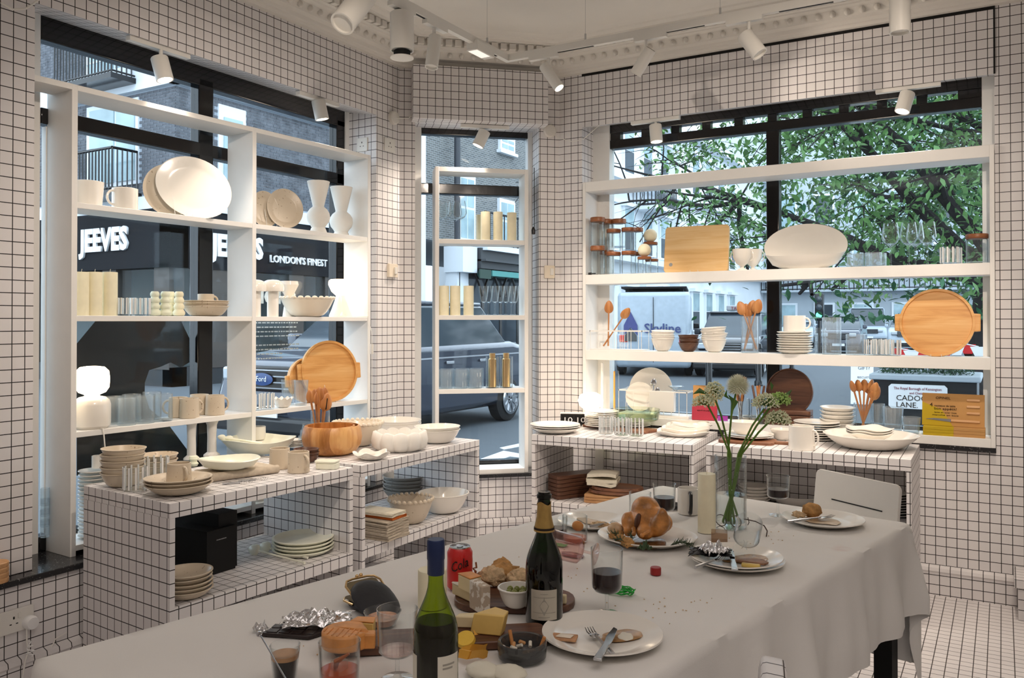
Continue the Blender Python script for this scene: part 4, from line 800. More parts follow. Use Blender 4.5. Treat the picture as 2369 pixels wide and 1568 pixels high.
obj('lamp_shade', MB().lathe([(0, h*.58), (w*.42, h*.58), (w*.75, h*.68), (w, h*.86), (w*.97, h*.96), (w*.8, h), (0, h)], 32), glow, t)
e = UL[1]+UL[2]*UL[4]; obj('lamp_cord', MB().tube([(p.x+.02, p.y+.05, z2+.004), (e.x+.02, e.y-.045, z2+.004), (e.x+.035, e.y-.03, z2-.1), (e.x+.034, e.y-.028, z2-.35), (e.x+.03, e.y-.02, z2-.6)], .0022, 6).tube([(e.x+.036, e.y-.029, z2-.16), (e.x+.036, e.y-.029, z2-.22)], .009, 8), lampw, label='thin white lamp cord hanging down the end of the left shelf unit', cat='cord')
# third shelf
p, m = U(UL, 214, z3, .075); t = thing('globe_lamp', 'lit white two-part table lamp at the left end of the shelf', 'lamp', tuple(p)); w = 40*m; h = 143*m
obj('base', MB().lathe([(0, 0), (w*.8, 0), (w*.97, .012), (w, .03), (w, h*.38), (w*.93, h*.45), (w*.72, h*.5), (w*.42, h*.52), (w*.4, h*.54), (0, h*.54)], 40), porc, t)
obj('lamp_shade', MB().lathe([(0, h*.54), (w*.4, h*.54), (w*.72, h*.58), (w*.9, h*.66), (w*.93, h*.8), (w*.88, h*.92), (w*.65, h*.985), (w*.3, h), (0, h)], 40), glow, t)
q = p; n_ = Vector((-UL[2].y, UL[2].x)); f0 = Vector((q.x, q.y))-n_*.085
cdt = thing('switch_cord', 'white lamp cord with inline switch hanging in front of the left shelf', 'cord', (f0.x, f0.y, z3)); f = -n_
obj('cable', MB().tube([(n_.x*.05, n_.y*.05, .004), (0, 0, .003), (f.x*.006, f.y*.006, -.02), (f.x*.006, f.y*.006+.01, -.12), (0, .012, -.30)], .0028, 7), lampw, cdt)
obj('inline_switch', MB().prism(rrect(.018, .026, .008), -.215, -.125, Matrix.Translation((f.x*.006, .011, 0))), lampw, cdt, bev=.004)
for i, (px, b) in enumerate(((264, .14), (294, .05), (305, .15), (337, .05), (352, .16), (378, .05))):
    p, m = U(UL, px, z3, b); glassth('ribbed_tumbler', ('rear left', 'front left', 'rear middle', 'front middle', 'rear right', 'front right')[i]+' ring-textured tumbler beside the lit globe lamp', p, 20.5*m, 64*m, glassr, 'ring-textured tumblers on the left shelf', rings=1)
for i, (px, b, a) in enumerate(((413, .13, 2.5), (439, .05, -.1), (462, .15, .3), (498, .06, -.2))):
    p, m = U(UL, px, z3, b); mug(('rear left', 'front left', 'rear right', 'front right')[i]+' beige speckled mug beside the ring-textured tumblers', p, 20.5*m, 46*m, beige, AL+a, 'beige mugs on the left shelf', r0=22*m, w=.026)
for i, (px, b) in enumerate(((590, .06), (619, .05))): p, m = U(UL, px, z3, b); striped(('left', 'right')[i]+' striped tumbler in the right bay beside the white scalloped dish', p, 15*m, 38*m, None, rz=i)
p, m = U(UL, 655, z3, .05)
wv = lambda n, am: (lambda a, r, z: (1+am*cos(n*a)*(z > .01), am*.1*cos(n*a)*(z > .02)))
obj('wavy_dish', MB().lathe(bowlp(22*m, 22*m, .003), 48, wob=wv(10, .06)), porc, None, tuple(p), label='small white scalloped dish beside the tall ribbed glasses', cat='dish')
for i, (px, b) in enumerate(((668, .14), (697, .06))): p, m = U(UL, px, z3, b); glassth('ribbed_highball', ('rear', 'front')[i]+' tall clear ribbed glass before the round wooden trays', p, 16.5*m, 58*m, glassr, None, r0=12.5*m, ribs=16)
p, m = U(UL, 714, z3, .13); tray('darker round wooden tray leaning behind the front tray, left window', p, 52*m, .03, oak, (-.12, 0, AL-.1))
p, m = U(UL, 766, z3, .06); tray('golden round wooden tray with two block handles, left window', p, 71*m, .028, oak, (-.12, 0, AL-.3))
stand(p+Vector((.02, 0, 0)), AL+.3, lab='clear plate stand under the golden round tray')
# bottom bay
p, m = U(UL, 598, z4, .07)
stack('white_cup', 'cup', 'white cup in the tall pile behind the resin bowl', 'piled white cups', MB().lathe(cylp(.036, .07, .003), 28), porc, p, 5, .062, .001); mug('white cup with handle topping the pile behind the resin bowl', (p.x, p.y, z4+.322), 17*m, 30*m, porc, AL+2.8)
p, m = G(218, 1120, .60); p = U(UL, 218, z4, .08)[0]
stack('small_plate', 'plate', 'small bluish white plate in the stack behind the beige bowls', 'small plates at the foot of the left unit', MB().lathe(platep(.062, .010, .004), 32), porc, (p.x, p.y, z4+.0), 18, .0165, .001)
mug('small white cup on the stack of small plates, left window', (p.x+.01, p.y+.01, z4+.30), .022, .055, porc, 1)
p, m = U(UL, 96, .455, .22)
stack('stacked_tumbler', 'glass', 'pale glass tumbler in the stack behind the left upright', 'stacked tumblers on the left sill', MB().lathe(cylp(.018, .075, .002), 28), glassr, (-3.535, 2.062, .5215), 4, .045, .001)
# window decals
dz = lambda px, py: Pl(px, py, (-3.33-.275, 0), (1, 0))[0]
P = [(178, 795), (222, 742), (330, 741), (418, 741), (438, 782), (438, 838), (418, 850), (395, 838), (372, 848), (345, 856), (335, 885), (335, 912), (346, 945), (392, 985), (442, 1052), (442, 1100), (178, 1100)]
pts2 = [dz(*q) for q in P]; obj('window_decal', MB().add([(v.x, v.y, v.z) for v in pts2]+[(v.x-.002, v.y, v.z) for v in pts2], [tuple(range(17)), tuple(range(17, 34))[::-1]]), blackp, label='large black shape stuck on the left window glass', cat='decal', flat=True)
dt = thing('shop_decal', 'white reversed lettering stuck on the left window glass', 'decal', (0, 0, 0))
v0, v1 = dz(590, 700), dz(684, 700); txt('SHOP', .10, inkw, 'lettering', dt, ((v0.x), v1.y, v0.z), (pi/2, 0, pi/2), .0004, 'LEFT', w=abs(v1.y-v0.y), mir=True, bold=.004)
b = MB()
for k in range(9):
    if k == 4: continue
    v = dz(584, 748+k*10.5); y = v.y
    while y < v.y+.34-(k > 6)*.12: L = R.uniform(.008, .03); b.box(v.x-.0005, v.x, y, y+L, v.z, v.z+.007); y += L+.007
obj('small_print', b, inkw, dt, kind='stuff')
# ================================================================ corner window shelves
z1, z2, z3 = ZU['M']
for i, (px, b) in enumerate(((1030, .05), (1063, .05), (1019, .14), (1052, .14))): p, m = U(UMI, px, z1, b); winegl(('front left', 'front right', 'rear left', 'rear right')[i]+' big-bowled wine glass in the corner window', p, 13*m, 90*m, 44*m, 17*m, 'wine glasses in the corner window')
for i, (px, b, h) in enumerate(((1112, .15, 62), (1123, .05, 66), (1152, .05, 66), (1184, .05, 65))): p, m = U(UMI, px, z1, b); candle(('rear', 'left', 'middle', 'right')[i]+' ivory candle on the top shelf of the corner window', p, 11*m, h*m, 'candles on the corner window top shelf')
for i, px in enumerate((1027, 1053, 1084)): p, m = U(UMI, px, z2, .05); candle(('left', 'middle', 'right')[i]+' ivory candle beside the champagne flutes, corner window', p, 12*m, 68*m, 'candles beside the flutes')
for i, (px, b) in enumerate(((1119, .05), (1145, .05), (1170, .05), (1190, .05), (1130, .14), (1157, .14), (1183, .14))): p, m = U(UMI, px, z2, b); winegl(('first', 'second', 'third', 'fourth')[i % 4]+(' front' if i < 4 else ' rear')+' champagne flute from the left in the corner window', p, 12*m, 68*m, 41*m, 11*m, 'champagne flutes in the corner window', flute=True, name='champagne_flute')
for i, px in enumerate((1031, 1066, 1099)):
    for b in (.05, .13): p, m = U(UMI, px+(4 if b > .1 else 0), z3, b); glassth('ribbed_tumbler', ('left', 'middle', 'right')[i]+(' front' if b < .1 else ' rear')+' ribbed tumbler on the lowest corner window shelf', p, 15.5*m, 44*m, glassr, 'ribbed tumblers in the corner window', ribs=18)
for i, px in enumerate((1139, 1171)):
    p, m = U(UMI, px, z3, .06); t = thing('lidded_canister', ('left', 'right')[i]+' tall glass canister holding a brushed gold cylinder, corner window', 'canister', tuple(p))
    obj('glass_wall', MB().lathe(cylp(15.5*m, 72*m, .002, .006), 32), glass, t); obj('gold_cylinder', MB().lathe([(0, .006), (9.5*m, .006), (9.5*m, 66*m), (7*m, 68*m), (7*m, 80*m), (0, 80*m)], 28), brass, t)
# ================================================================ right window shelves
z1, z2, z3 = ZU['R']
def jar(lab, px, back, wpx, hpx, z=None, n=1, ball=False, grp='lidded jars at the left end of the right shelf', py=None):
    p, m = U(UR, px, z if z else z1, back); r, h = wpx*m/2, hpx*m; t = thing('lidded_jar', lab, 'jar', tuple(p), 0, grp)
    obj('glass_wall', MB().lathe([(0, 0), (r*.9, 0), (r*.97, .006), (r*.97, h*.80), (r*.82, h*.86), (r*.82, h*.9), (r*.80, h*.9), (r*.80, h*.86), (r*.94, h*.8), (r*.94, .008), (0, .008)], 28), glass, t)
    obj('lid', MB().lathe([(0, h*.84), (r*.99, h*.84), (r*1.01, h*.86), (r*1.01, h*.98), (r*.97, h), (0, h)], 28), lidw, t)
    if ball: obj('ball_knob', MB().sph((0, 0, h+r*.93), r*.95, 20, 12), wax, t)
    return t, m, h
for lab, px, b, w, h, lift in (('tall lidded jar at the far left of the right shelf, lower', 1383, .05, 34, 67, 0), ('tall lidded jar at the far left of the right shelf, upper', 1383, .05, 34, 66, 67), ('lidded jar half hidden behind the tall left jars, lower', 1404, .14, 32, 58, 0), ('lidded jar half hidden behind the tall left jars, upper', 1402, .14, 32, 66, 64), ('lidded jar of the second column, lower', 1420, .05, 33, 52, 0), ('lidded jar of the second column, upper', 1420, .05, 33, 53, 52), ('rear lidded jar with the highest lid behind the second column', 1432, .15, 33, 66, 64), ('lidded jar of the third column, lower', 1455, .05, 34, 53, 0), ('lidded jar of the third column, upper', 1455, .05, 34, 54, 53), ('rear lidded jar behind the third column, upper', 1473, .14, 30, 55, 53), ('rear lidded jar behind the third column, lower', 1474, .14, 30, 52, 0), ('rear low jar carrying the jar with a ball knob', 1508, .13, 30, 35, 0)):
    p, m = U(UR, px, z1, b); jar(lab, px, b, w, h, z1+lift*m)
jar('low jar with white ball knob in front of the lidded jars', 1491, .04, 32, 39, ball=True, grp=None); p, m = U(UR, 1505, z1, .13); jar('small jar with white ball knob standing on another jar', 1505, .13, 33, 39, z1+35*m, ball=True, grp=None)
p, m = U(UR, 1362, z1, .03); obj('cork_stopper', MB().lathe([(0, 0), (.008, .0), (.009, .02), (.004, .025), (.004, .05), (0, .05)], 14, M=Matrix.Translation((0, 0, .009)) @ Matrix.Rotation(pi/2, 4, 'Y')), blackp, None, tuple(p), label='small black and red stopper lying at the shelf end', cat='stopper')
def cboard(lab, px, back, w, h, th, rot, hole=True, mat=maple):
    p, m = U(UR, px, z1, back); w, h = w*m, h*m; t = thing('chopping_board', lab, 'chopping board', tuple(p), 0, None, rot=rot); M = Matrix.Translation((0, 0, h/2)) @ Matrix.Rotation(pi/2, 4, 'X')
    obj('board_panel', MB().prism(rrect(w, h, .022), -th/2, th/2, M), mat, t, bev=.004)
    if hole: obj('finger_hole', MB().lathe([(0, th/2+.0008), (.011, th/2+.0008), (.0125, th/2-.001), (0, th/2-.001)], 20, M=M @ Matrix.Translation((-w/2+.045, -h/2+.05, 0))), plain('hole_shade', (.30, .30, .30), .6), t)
cboard('second pale chopping board leaning behind the front one', 1616, .15, 138, 108, .02, (-.16, 0, AR+.12), False)
cboard('pale maple chopping board with finger hole in the right window', 1609, .07, 150, 110, .022, (-.16, 0, AR+.06))
p, m = U(UR, 1609, z1, .06); stand(p, 0, lab='clear stand under the pale chopping board')
for px, b, l in ((1742, .14, 'two-handled footed cup behind the front one'), (1717, .06, 'two-handled white footed cup beside the chopping board')):
    p, m = U(UR, px, z1, b); t = thing('footed_cup', l, 'cup', tuple(p)); r, h = 22*m, 50*m
    obj('cup_body', MB().lathe([(0, 0), (r*.62, 0), (r*.6, .004), (r*.2, h*.14), (r*.2, h*.2), (r*.6, h*.34), (r*.92, h*.62), (r, h), (r-.003, h), (r*.85, h*.6), (r*.5, h*.36), (0, h*.3)], 32), porc, t)
    for s in (-1, 1): obj('handle', hand(r*.9, h, s, .016, .003, .45, .92), porc, t)
p, m = U(UR, 1863, z1, .10); a, b_ = 93*m, 49*m
oval('large white oval platter standing behind the boat dish', UR, 1863, z1, .12, 186, 106, porc, .14)
bt = MB().lathe([(0, 0), (.5, 0), (.8, .35), (1, 1), (.97, 1), (.75, .38), (.5, .06), (0, .06)], 48, wob=lambda a, r, z: (1, .25*abs(cos(a))**6*(r > .9)), M=Matrix.Diagonal((90*m, .085, 30*m, 1)))
obj('boat_dish', bt, porc, None, (p.x, p.y-.02, z1), label='white boat-shaped dish lying before the oval platter', cat='dish')
for i, (px, b) in enumerate(((1979, .05), (2021, .05), (1993, .14), (2032, .14))): p, m = U(UR, px, z1, b); glassth('ribbed_tumbler', ('front left', 'front right', 'rear left', 'rear right')[i]+' low ribbed tumbler beside the stemmed wine glasses', p, 17.5*m, 33*m, glassr, 'low ribbed tumblers in the right window', ribs=20)
for i, (px, b) in enumerate(((2061, .06), (2103, .06), (2146, .05), (2118, .14))): p, m = U(UR, px, z1, b); winegl(('left', 'middle', 'right', 'rear')[i]+' stemmed wine glass on the upper shelf of the right window', p, 15*m, 100*m, 55*m, 19.5*m, 'stemmed wine glasses in the right window')
for i, (px, b) in enumerate(((2197, .05), (2204, .13))): p, m = U(UR, px, z1, b); striped(('front', 'rear')[i]+' striped tumbler between wine glasses and lidded jar', p, 19*m, 40*m, None, rz=.2*i)
jar('lidded ribbed jar at the right end of the upper shelf', 2261, .06, 47, 68, grp=None)
# middle shelf
p, m = U(UR, 1433, z2, .08); w, d, h = 130*m, .13, 46*m; t = thing('dish_basket', 'white wire basket holding two wooden spoons', 'basket', tuple(p)); b = MB()
obj('basket_base', MB().box(-w/2, w/2, -d/2, d/2, 0, .008), lampw, t); obj('top_rim', MB().box(-w/2, w/2, -d/2, -d/2+.004, h-.008, h).box(-w/2, w/2, d/2-.004, d/2, h-.008, h).box(-w/2, -w/2+.004, -d/2, d/2, h-.008, h).box(w/2-.004, w/2, -d/2, d/2, h-.008, h), lampw, t)
for x in (-.5, -.02, .02, .09, .30, .5): 
    for y in (-1, 1): obj('upright_wire', MB().tube([(x*w*.97, y*(d/2-.002), .006), (x*w*.97, y*(d/2-.002), h-.004)], .0018, 6), lampw, t)
def spt(un, px, py, z, back): return Pl(px, py, un[1]+Vector((-un[2].y, un[2].x))*back, (-un[2].y, un[2].x))[0]
for (a, b2, l, rz) in (((1407, 800), (1409, 695), 'upright wooden spoon in the white wire basket', 0), ((1396, 800), (1456, 712), 'slanting wooden spoon in the white wire basket', .5)):
    A_, B_ = spt(UR, *a, z2, .085), spt(UR, *b2, z2, .085); spoon(l, A_, B_, (B_-A_).length, None, w=.029, rz=rz)
def bstack(px, n, wpx, hpx, dzpx, lab, grp, mat, tilt=.06, z=None, back=.07, un=None, foot=.4):
    p, m = U(un or UR, px, z or z2, back); return stack('bowl', 'bowl', lab, grp, MB().lathe(bowlp(wpx*m/2, hpx*m, .0035, foot), 32), mat, p, n, dzpx*m, .003, tilt), p, m
bstack(1533, 5, 53, 29, 4.6, 'small cream bowl in the left stack on the middle shelf', 'left stack of small bowls', porc)
bstack(1593, 3, 47, 21, 9, 'dark wooden bowl in the stack between white bowls', 'dark wooden bowls', walnut, .03)
bstack(1652, 6, 57, 30, 5.5, 'small cream bowl in the stack right of the wooden ones', 'right stack of small bowls', porc, .09)
p, m = U(UR, 1735, z2, .07); glassth('spoon_jar', 'tall glass jar with crossed wooden spoons', p, 20*m, 85*m, glassr, ribs=0, rings=1, cat='jar')
for a, b2, l, rz, bk in (((1751, 808), (1710, 697), 'leftmost spoon in the crossed-spoon jar', .2, .065), ((1748, 806), (1724, 702), 'second spoon from the left in the crossed-spoon jar', -.3, .075), ((1722, 808), (1743, 694), 'third spoon from the left in the crossed-spoon jar', .2, .08), ((1722, 808), (1757, 692), 'rightmost spoon in the crossed-spoon jar', -.2, .062)):
    A_, B_ = spt(UR, *a, z2, bk), spt(UR, *b2, z2, bk); spoon(l, A_, B_, (B_-A_).length, None, w=.030, rz=rz)
def pstack(un, px, z, back, n, wpx, dzpx, lab, grp, mat=porc, hpx=7, wob=None, tilt=.02):
    p, m = U(un, px, z, back); return stack('plate', 'plate', lab, grp, MB().lathe(platep(wpx*m/2, hpx*m, .004), 40, wob=wob), mat, p, n, dzpx*m, .003, tilt), p, m
_, p, m = pstack(UR, 1838, z2, .08, 9, 80, 5.4, 'small cream plate in the pile under the mug', 'small plates under the mug')
mug('cream mug on top of the small plate pile', (p.x, p.y, p.z+9*5.4*m+.006), 25*m, 37*m, porc, 0, w=.024)
p, m = U(UR, 1898, z2, .12); t = thing('glass_jug', 'clear glass cup with round handle behind the tall ribbed glass', 'jug', tuple(p)); obj('cup_body', MB().lathe(cylp(.03, .15, .002), 28), glass, t); obj('handle', hand(.028, .17, -1, .05, .004, .15, .95), glass, t)
for px, r, h, b, l in ((1924, 20.5, 86, .06, 'tallest ribbed glass on the middle shelf'), (1979, 20.5, 48, .06, 'medium ribbed glass right of the tallest one')): p, m = U(UR, px, z2, b); glassth('ribbed_glass', l, p, r*m, h*m, glassr, ribs=22)
for i, (px, b) in enumerate(((2021, .05), (2062, .05), (2040, .14))): p, m = U(UR, px, z2, b); striped(('left', 'right', 'rear')[i]+' striped tumbler beside the large oval tray', p, 20*m, 37*m, 'striped tumblers on the middle shelf', rz=i*.3)
p, m = U(UR, 2166, z2, .06); tray('large golden round tray with block handles in the right window', p, 79*m, .026, oak, (-.14, 0, AR-.02))
stand(p, 0, lab='clear stand under the large golden tray')
# bottom shelf of the right window
p, m = U(UR, 1518, z3, .11); w, d, h = 165*m, .15, 50*m; t = thing('dish_rack', 'white wire dish rack holding plates and spoons', 'dish rack', (p.x, p.y, z3+.03))
obj('drip_tray', MB().box(-w/2-.01, w/2+.01, -d/2, d/2, -.03, -.012), lampw, t, bev=.003); obj('rack_rim', MB().box(-w/2, w/2, -d/2, -d/2+.004, h-.008, h).box(-w/2, w/2, d/2-.004, d/2, h-.008, h).box(-w/2, -w/2+.004, -d/2, d/2, h-.008, h).box(w/2-.004, w/2, -d/2, d/2, h-.008, h), lampw, t)
for k in range(10):
    for y in (-1, 1):
        if 2 < k < 6 and y < 0: continue
        obj('rack_wire', MB().tube([(-w/2+w*k/9*.995+.001, y*(d/2-.002), -.012), (-w/2+w*k/9*.995+.001, y*(d/2-.002), h-.004)], .0016, 5), lampw, t)
obj('cutlery_box', MB().box(-w*.03, w*.32, -d/2-.012, -d/2+.03, .01, h), lampw, t, bev=.003)
def stp(lab, px, pyt, z, back, rpx, mat, lean=.1, name='plate', yaw=0):
    p, m = U(UR, px, z, back); M = Matrix.Translation((0, 0, rpx*m)) @ Matrix.Rotation(pi/2, 4, 'X'); return obj(name, MB().lathe(platep(rpx*m, .012, .004), 44, M=M), mat, None, tuple(p), rot=(-lean, 0, yaw), label=lab, cat='plate')
stp('large cream plate standing in the dish rack', 1505, 0, z3+.03, .13, 50, porc, yaw=.2); stp('small cream plate standing in front in the dish rack', 1480, 0, z3+.03, .07, 34, porc, yaw=.1)
for a, b2, l in (((1508, 925), (1513, 875), 'tall steel spoon in the dish rack box'), ((1520, 925), (1521, 895), 'short steel spoon in the dish rack box')): A_, B_ = spt(UR, *a, z3, .05), spt(UR, *b2, z3, .05); spoon(l, A_, B_, (B_-A_).length, None, steel, w=.017, flat=.3)
p, m = U(UR, 1563, z3, .09); winegl('small martini glass standing in the dish rack', (p.x, p.y, z3+.035), 19*m, 60*m, 24*m, 4*m, name='martini_glass')
for i, (px, h, mt, l, b) in enumerate(((1393, 118, white, 'tall white taper candle beside the lit dome lamp', .05), (1421, 100, plain('amber_wax', (.80, .42, .10), .5), 'tall amber taper candle beside the dish rack', .05), (1431, 100, glassr, 'tall thin glass stirrer beside the amber taper', .06))):
    p, m = U(UR, px, z3, b); obj('taper_candle' if i < 2 else 'glass_stirrer', MB().lathe([(0, 0), (.011-.004*i, 0), (.009-.003*i, h*m), (0, h*m+.004)], 14), mt, None, tuple(p), label=l, cat='candle' if i < 2 else 'stirrer')
def kbox(lab, px, z, back, w, h, col, rot, t2=.03):
    p, m = U(UR, px, z, back); return thing('knife_package', lab, 'package', tuple(p), 0, None, rot=rot), w*m, h*m, m
t, w, h, m = kbox('red and brown card pack of wood-handled knives', 1630, z3, .06, 56, 80, kraft, (-.12, 0, .15))
obj('card_back', MB().box(-w/2, w/2, 0, .004, 0, h), kraft, t); obj('red_sleeve', MB().box(-w/2-.001, w/2+.001, -.022, .003, 0, h*.42), plain('crimson_card', (.45, .03, .06), .6), t)
for k in range(4): obj('knife_handle', MB().box(-w*.32+k*w*.2, -w*.32+k*w*.2+.008, -.012, -.003, h*.35, h*.68), lboard, t, bev=.002)
txt('OPINEL', .011, ink, 'lettering', t, (0, -.001, h*.82), w=w*.5); txt('OPINEL', .008, ink, 'lettering', t, (0, -.0235, h*.26), w=w*.6)
obj('price_card', MB().box(w*.55, w*.95, -.03, -.026, 0, .03), plain('magenta_card', (.35, .04, .35), .6), t)
def rboard(lab, px, z, back, rpx, mat): p, m = U(UR, px, z, back); return obj('round_board', MB().lathe([(0, -.011), (rpx*m*.98, -.011), (rpx*m, -.006), (rpx*m, .01), (rpx*m*.95, .011), (rpx*m*.93, .004), (0, .004)], 52, M=Matrix.Translation((0, 0, rpx*m)) @ Matrix.Rotation(pi/2, 4, 'X')), mat, None, tuple(p), rot=(-.12, 0, -.1), label=lab, cat='board')
rboard('dark round wooden board standing behind the flowers', 1824, z3+.05, .14, 54, walnut)
p, m = U(UR, 1822, z3, .11)
for k in range(3): obj('wooden_tray', MB().prism(rrect(.27, .13, .02), 0, .027), walnut, None, (p.x, p.y, z3+k*.03), rz=.03*k, label=('bottom', 'middle', 'top')[k]+' dark wooden tray in the pile under the round board', cat='tray', group='dark trays under the round board', bev=.003)
for px, n, l in ((1712, 6, 'wide'), (1754, 4, 'narrow')):
    p, m = U(UR, px, z3, .06); glassth('knife_jar', l+' glass jar full of wood-handled knives behind the flowers', p, (22 if n > 4 else 17)*m, 55*m, glass, cat='jar')
    for k in range(n):
        a = k*2*pi/n; bp = Vector((p.x+.012*cos(a+2), p.y+.012*sin(a+2), z3+.01)); tp = Vector((p.x+.035*cos(a), p.y+.03*sin(a), z3+(105 if n > 4 else 88)*m)); kt = thing('table_knife', f'{["first","second","third","fourth","fifth","sixth"][k]} knife handle in the {l} knife jar', 'knife', tuple(bp), 0, f'knives in the {l} jar'); d = tp-bp
        obj('handle', MB().tube([d*.45, d*.97, d], [.0055, .007, .004], 8), (teak if k % 2 else walnut), kt); obj('blade', MB().tube([(0, 0, 0), d*.47], [.002, .004], 5), steel, kt)
_, p, m = bstack(1936, 5, 76, 13, 9, 'shallow cream bowl in the pile left of the spoon jar', 'shallow bowls by the spoon jar', porc, .02, z3, .08, foot=.55)
p, m = U(UR, 1997, z3, .07); glassth('spoon_jar', 'ribbed glass jar with seven wooden spoons in the right window', p, 21*m, 62*m, glass, ribs=20, cat='jar')
obj('glass_cup', hand(.02, .11, -1, .03, .0035, .1, .9), glass, None, (p.x-.045, p.y+.02, z3), label='round glass handle left of the seven-spoon jar', cat='cup')
for i, (px, py) in enumerate(((1969, 880), (1984, 878), (2000, 877), (2014, 884), (2028, 884), (2032, 892), (2018, 877))):
    A_, B_ = spt(UR, 1997+(px-1997)*-.15, 992, z3, .06+.006*(i % 4)), spt(UR, px, py, z3, .04+.012*(i % 4)); spoon(f'{["leftmost","second","third","fourth","fifth","rightmost","rear"][i]} wooden spoon in the seven-spoon jar', A_, B_, (B_-A_).length, 'spoons in the seven-spoon jar', w=.030 if i == 5 else .023, rz=.4*(i-3))
for i, (px, r, h, b) in enumerate(((2030, 15, 60, .12), (2065, 22, 57, .07), (2107, 20, 38, .04))): p, m = U(UR, px, z3, b); glassth('ribbed_highball', ('rear clear', 'middle clear', 'low clear')[i]+' ribbed glass between spoon jar and yellow box', p, r*m, h*m, glassr, None, r0=r*m*.8, ribs=16)
t, w, h, m = kbox('yellow and brown knife set box standing on a pile', 2203, z3+.047, .075, 128, 75, kraft, (-.16, 0, -.02))
obj('card_front', MB().box(-w/2, w/2, 0, .02, 0, h), kraft, t); obj('yellow_panel', MB().add([(-w/2, -.0008, 0), (0, -.0008, 0), (-w*.18, -.0008, h*.5), (-w/2, -.0008, h*.72)], [(0, 1, 2, 3)]), ochre, t, flat=True)
for s_, x, z, wd, sz in (('OPINEL', -.16, .82, .24, .018), ('4', -.35, .58, .045, .03), ('couteaux de table', -.13, .59, .34, .014), ('bon appétit!', -.12, .49, .36, .018), ('lame en acier inox', -.12, .39, .36, .01), ('manche en bois', -.12, .31, .42, .01)): txt(s_, sz, ink, 'lettering', t, (x*w, -.0018, z*h), w=wd*w)
for k, z in enumerate((.82, .62, .42, .17)): obj('knife_handle', MB().box(w*.22 if k < 3 else -w*.03, w*.43, -.006, 0, h*z-.006, h*z+.006), lboard, t, bev=.002)
obj('knife_blade', MB().add([(-w*.45, -.003, h*.19), (-w*.03, -.003, h*.125), (-w*.03, -.003, h*.215), (-w*.3, -.003, h*.225)], [(0, 1, 2, 3)]), steel, t, flat=True)
p, m = U(UR, 2206, z3, .07)
for k in range(3):
    t = thing('knife_set_box', ('bottom', 'middle', 'top')[k]+' flat knife set box in the pile under the upright one', 'box', (p.x, p.y, z3+.0155*k), 0, 'flat knife set boxes'); obj('brown_half', MB().box(0, 63*m, -.055, .05, 0, .0148), kraft, t, bev=.001); obj('yellow_half', MB().box(-63*m, 0, -.055, .05, 0, .0148), ochre, t, bev=.001)
# ================================================================ on top of the low cabinets
zc = .7855
def Q(px, py, z=zc): p, m = G(px, py, z); return p, m
def plates(px, py, n, wpx, dz, lab, grp, mat=porc, z=zc, h=.014, name='plate', cat='plate', prof=None, wob=None, tilt=.01, seg=44, jit=.003, sy=1):
    p, m = Q(px, py, z); pr = prof(wpx*m/2) if prof else platep(wpx*m/2, h, .005); return stack(name, cat, lab, grp, MB().lathe(pr, seg, wob=wob, sy=sy), mat, (p.x, p.y, z), n, dz, jit, tilt), p, m
# cabinet 3
_, p, m = plates(1285, 1000, 1, 112, .01, 'wide white bowl under two plates at the cabinet corner', None, name='bowl', cat='bowl', prof=lambda r: bowlp(r, .030, .004, .45)); p0 = p
stack('plate', 'plate', 'white plate lying on the wide bowl at the cabinet corner', 'two plates on the wide bowl', MB().lathe(platep(58*m, .012, .005), 44), porc, (p.x, p.y, zc+.028), 2, .009)
t = thing('serving_board', 'dark serving board carrying striped tumblers on the corner cabinet', 'board', (0, 0, zc)); a, _ = Q(1360, 985); b_, m = Q(1502, 1003); u = (b_-a); L = u.length; ag = atan2(u.y, u.x); t.location = ((a.x+b_.x)/2, (a.y+b_.y)/2+.03, zc); t.rotation_euler = (0, 0, ag)
obj('board_panel', MB().prism(rrect(L, .17, .03), 0, .016), board, t, bev=.003); obj('handle', MB().prism(rrect(.12, .045, .02, cx=-L/2-.04), .001, .015), board, t, bev=.003)
_, p, m = plates(1392, 985, 9, 80, .0105, 'small cream plate in the pile beside the lit dome lamp', 'small plates by the dome lamp', z=zc+.017, h=.008)
_, p, m = plates(1468, 985, 4, 74, .009, 'small cream plate under the clear glass bowls', 'plates under the glass bowls', z=zc+.017, h=.008)
for k in range(2): obj('glass_bowl', MB().lathe(cylp(54*m*(1-.0*k), .05, .002, .005, 50*m), 40), glassy('glass_bowl_%d' % k, (.90, .93, .86), (.5, .6, .5)) if k == 0 else MATS['glass_bowl_0'], None, (p.x+.012, p.y, zc+.055+k*.018), label=('lower', 'upper')[k]+' clear glass bowl nested on the small plates', cat='bowl', group='nested glass bowls')
for i, (px, py) in enumerate(((1402, 1003), (1438, 1006), (1472, 1008))): p, m = Q(px, py, zc+.017); striped(('left', 'middle', 'right')[i]+' striped tumbler on the dark serving board', (p.x, p.y, zc+.017), 16*m, 40*m, 'striped tumblers on the serving board', rz=i*.2)
sq = lambda n_=4, am=.09: (lambda a, r, z: (1+am*abs(sin(2*a))**1.5, .010*abs(sin(2*a))**3*(r > .09)))
for k in range(4): p, m = Q(1578+k*6, 1008-k*2); obj('rectangular_platter', MB().lathe([(0, 0), (.10, 0), (.12, .003), (.145-.012*k, .02), (.143-.012*k, .024), (.115, .008), (0, .006)], 48, sx=1, sy=.72, wob=lambda a, r, z: (1+.16*abs(sin(2*a))**1.5, .012*abs(sin(2*a))**3*(r > .11))), porc, None, (p.x, p.y+.01, zc+.012*k+(.006 if k == 3 else 0)), rz=.35+.05*k, label=(ORD[k] if k < 3 else 'topmost')+' white rectangular platter in the pile on the corner cabinet', cat='platter', group='rectangular platters')
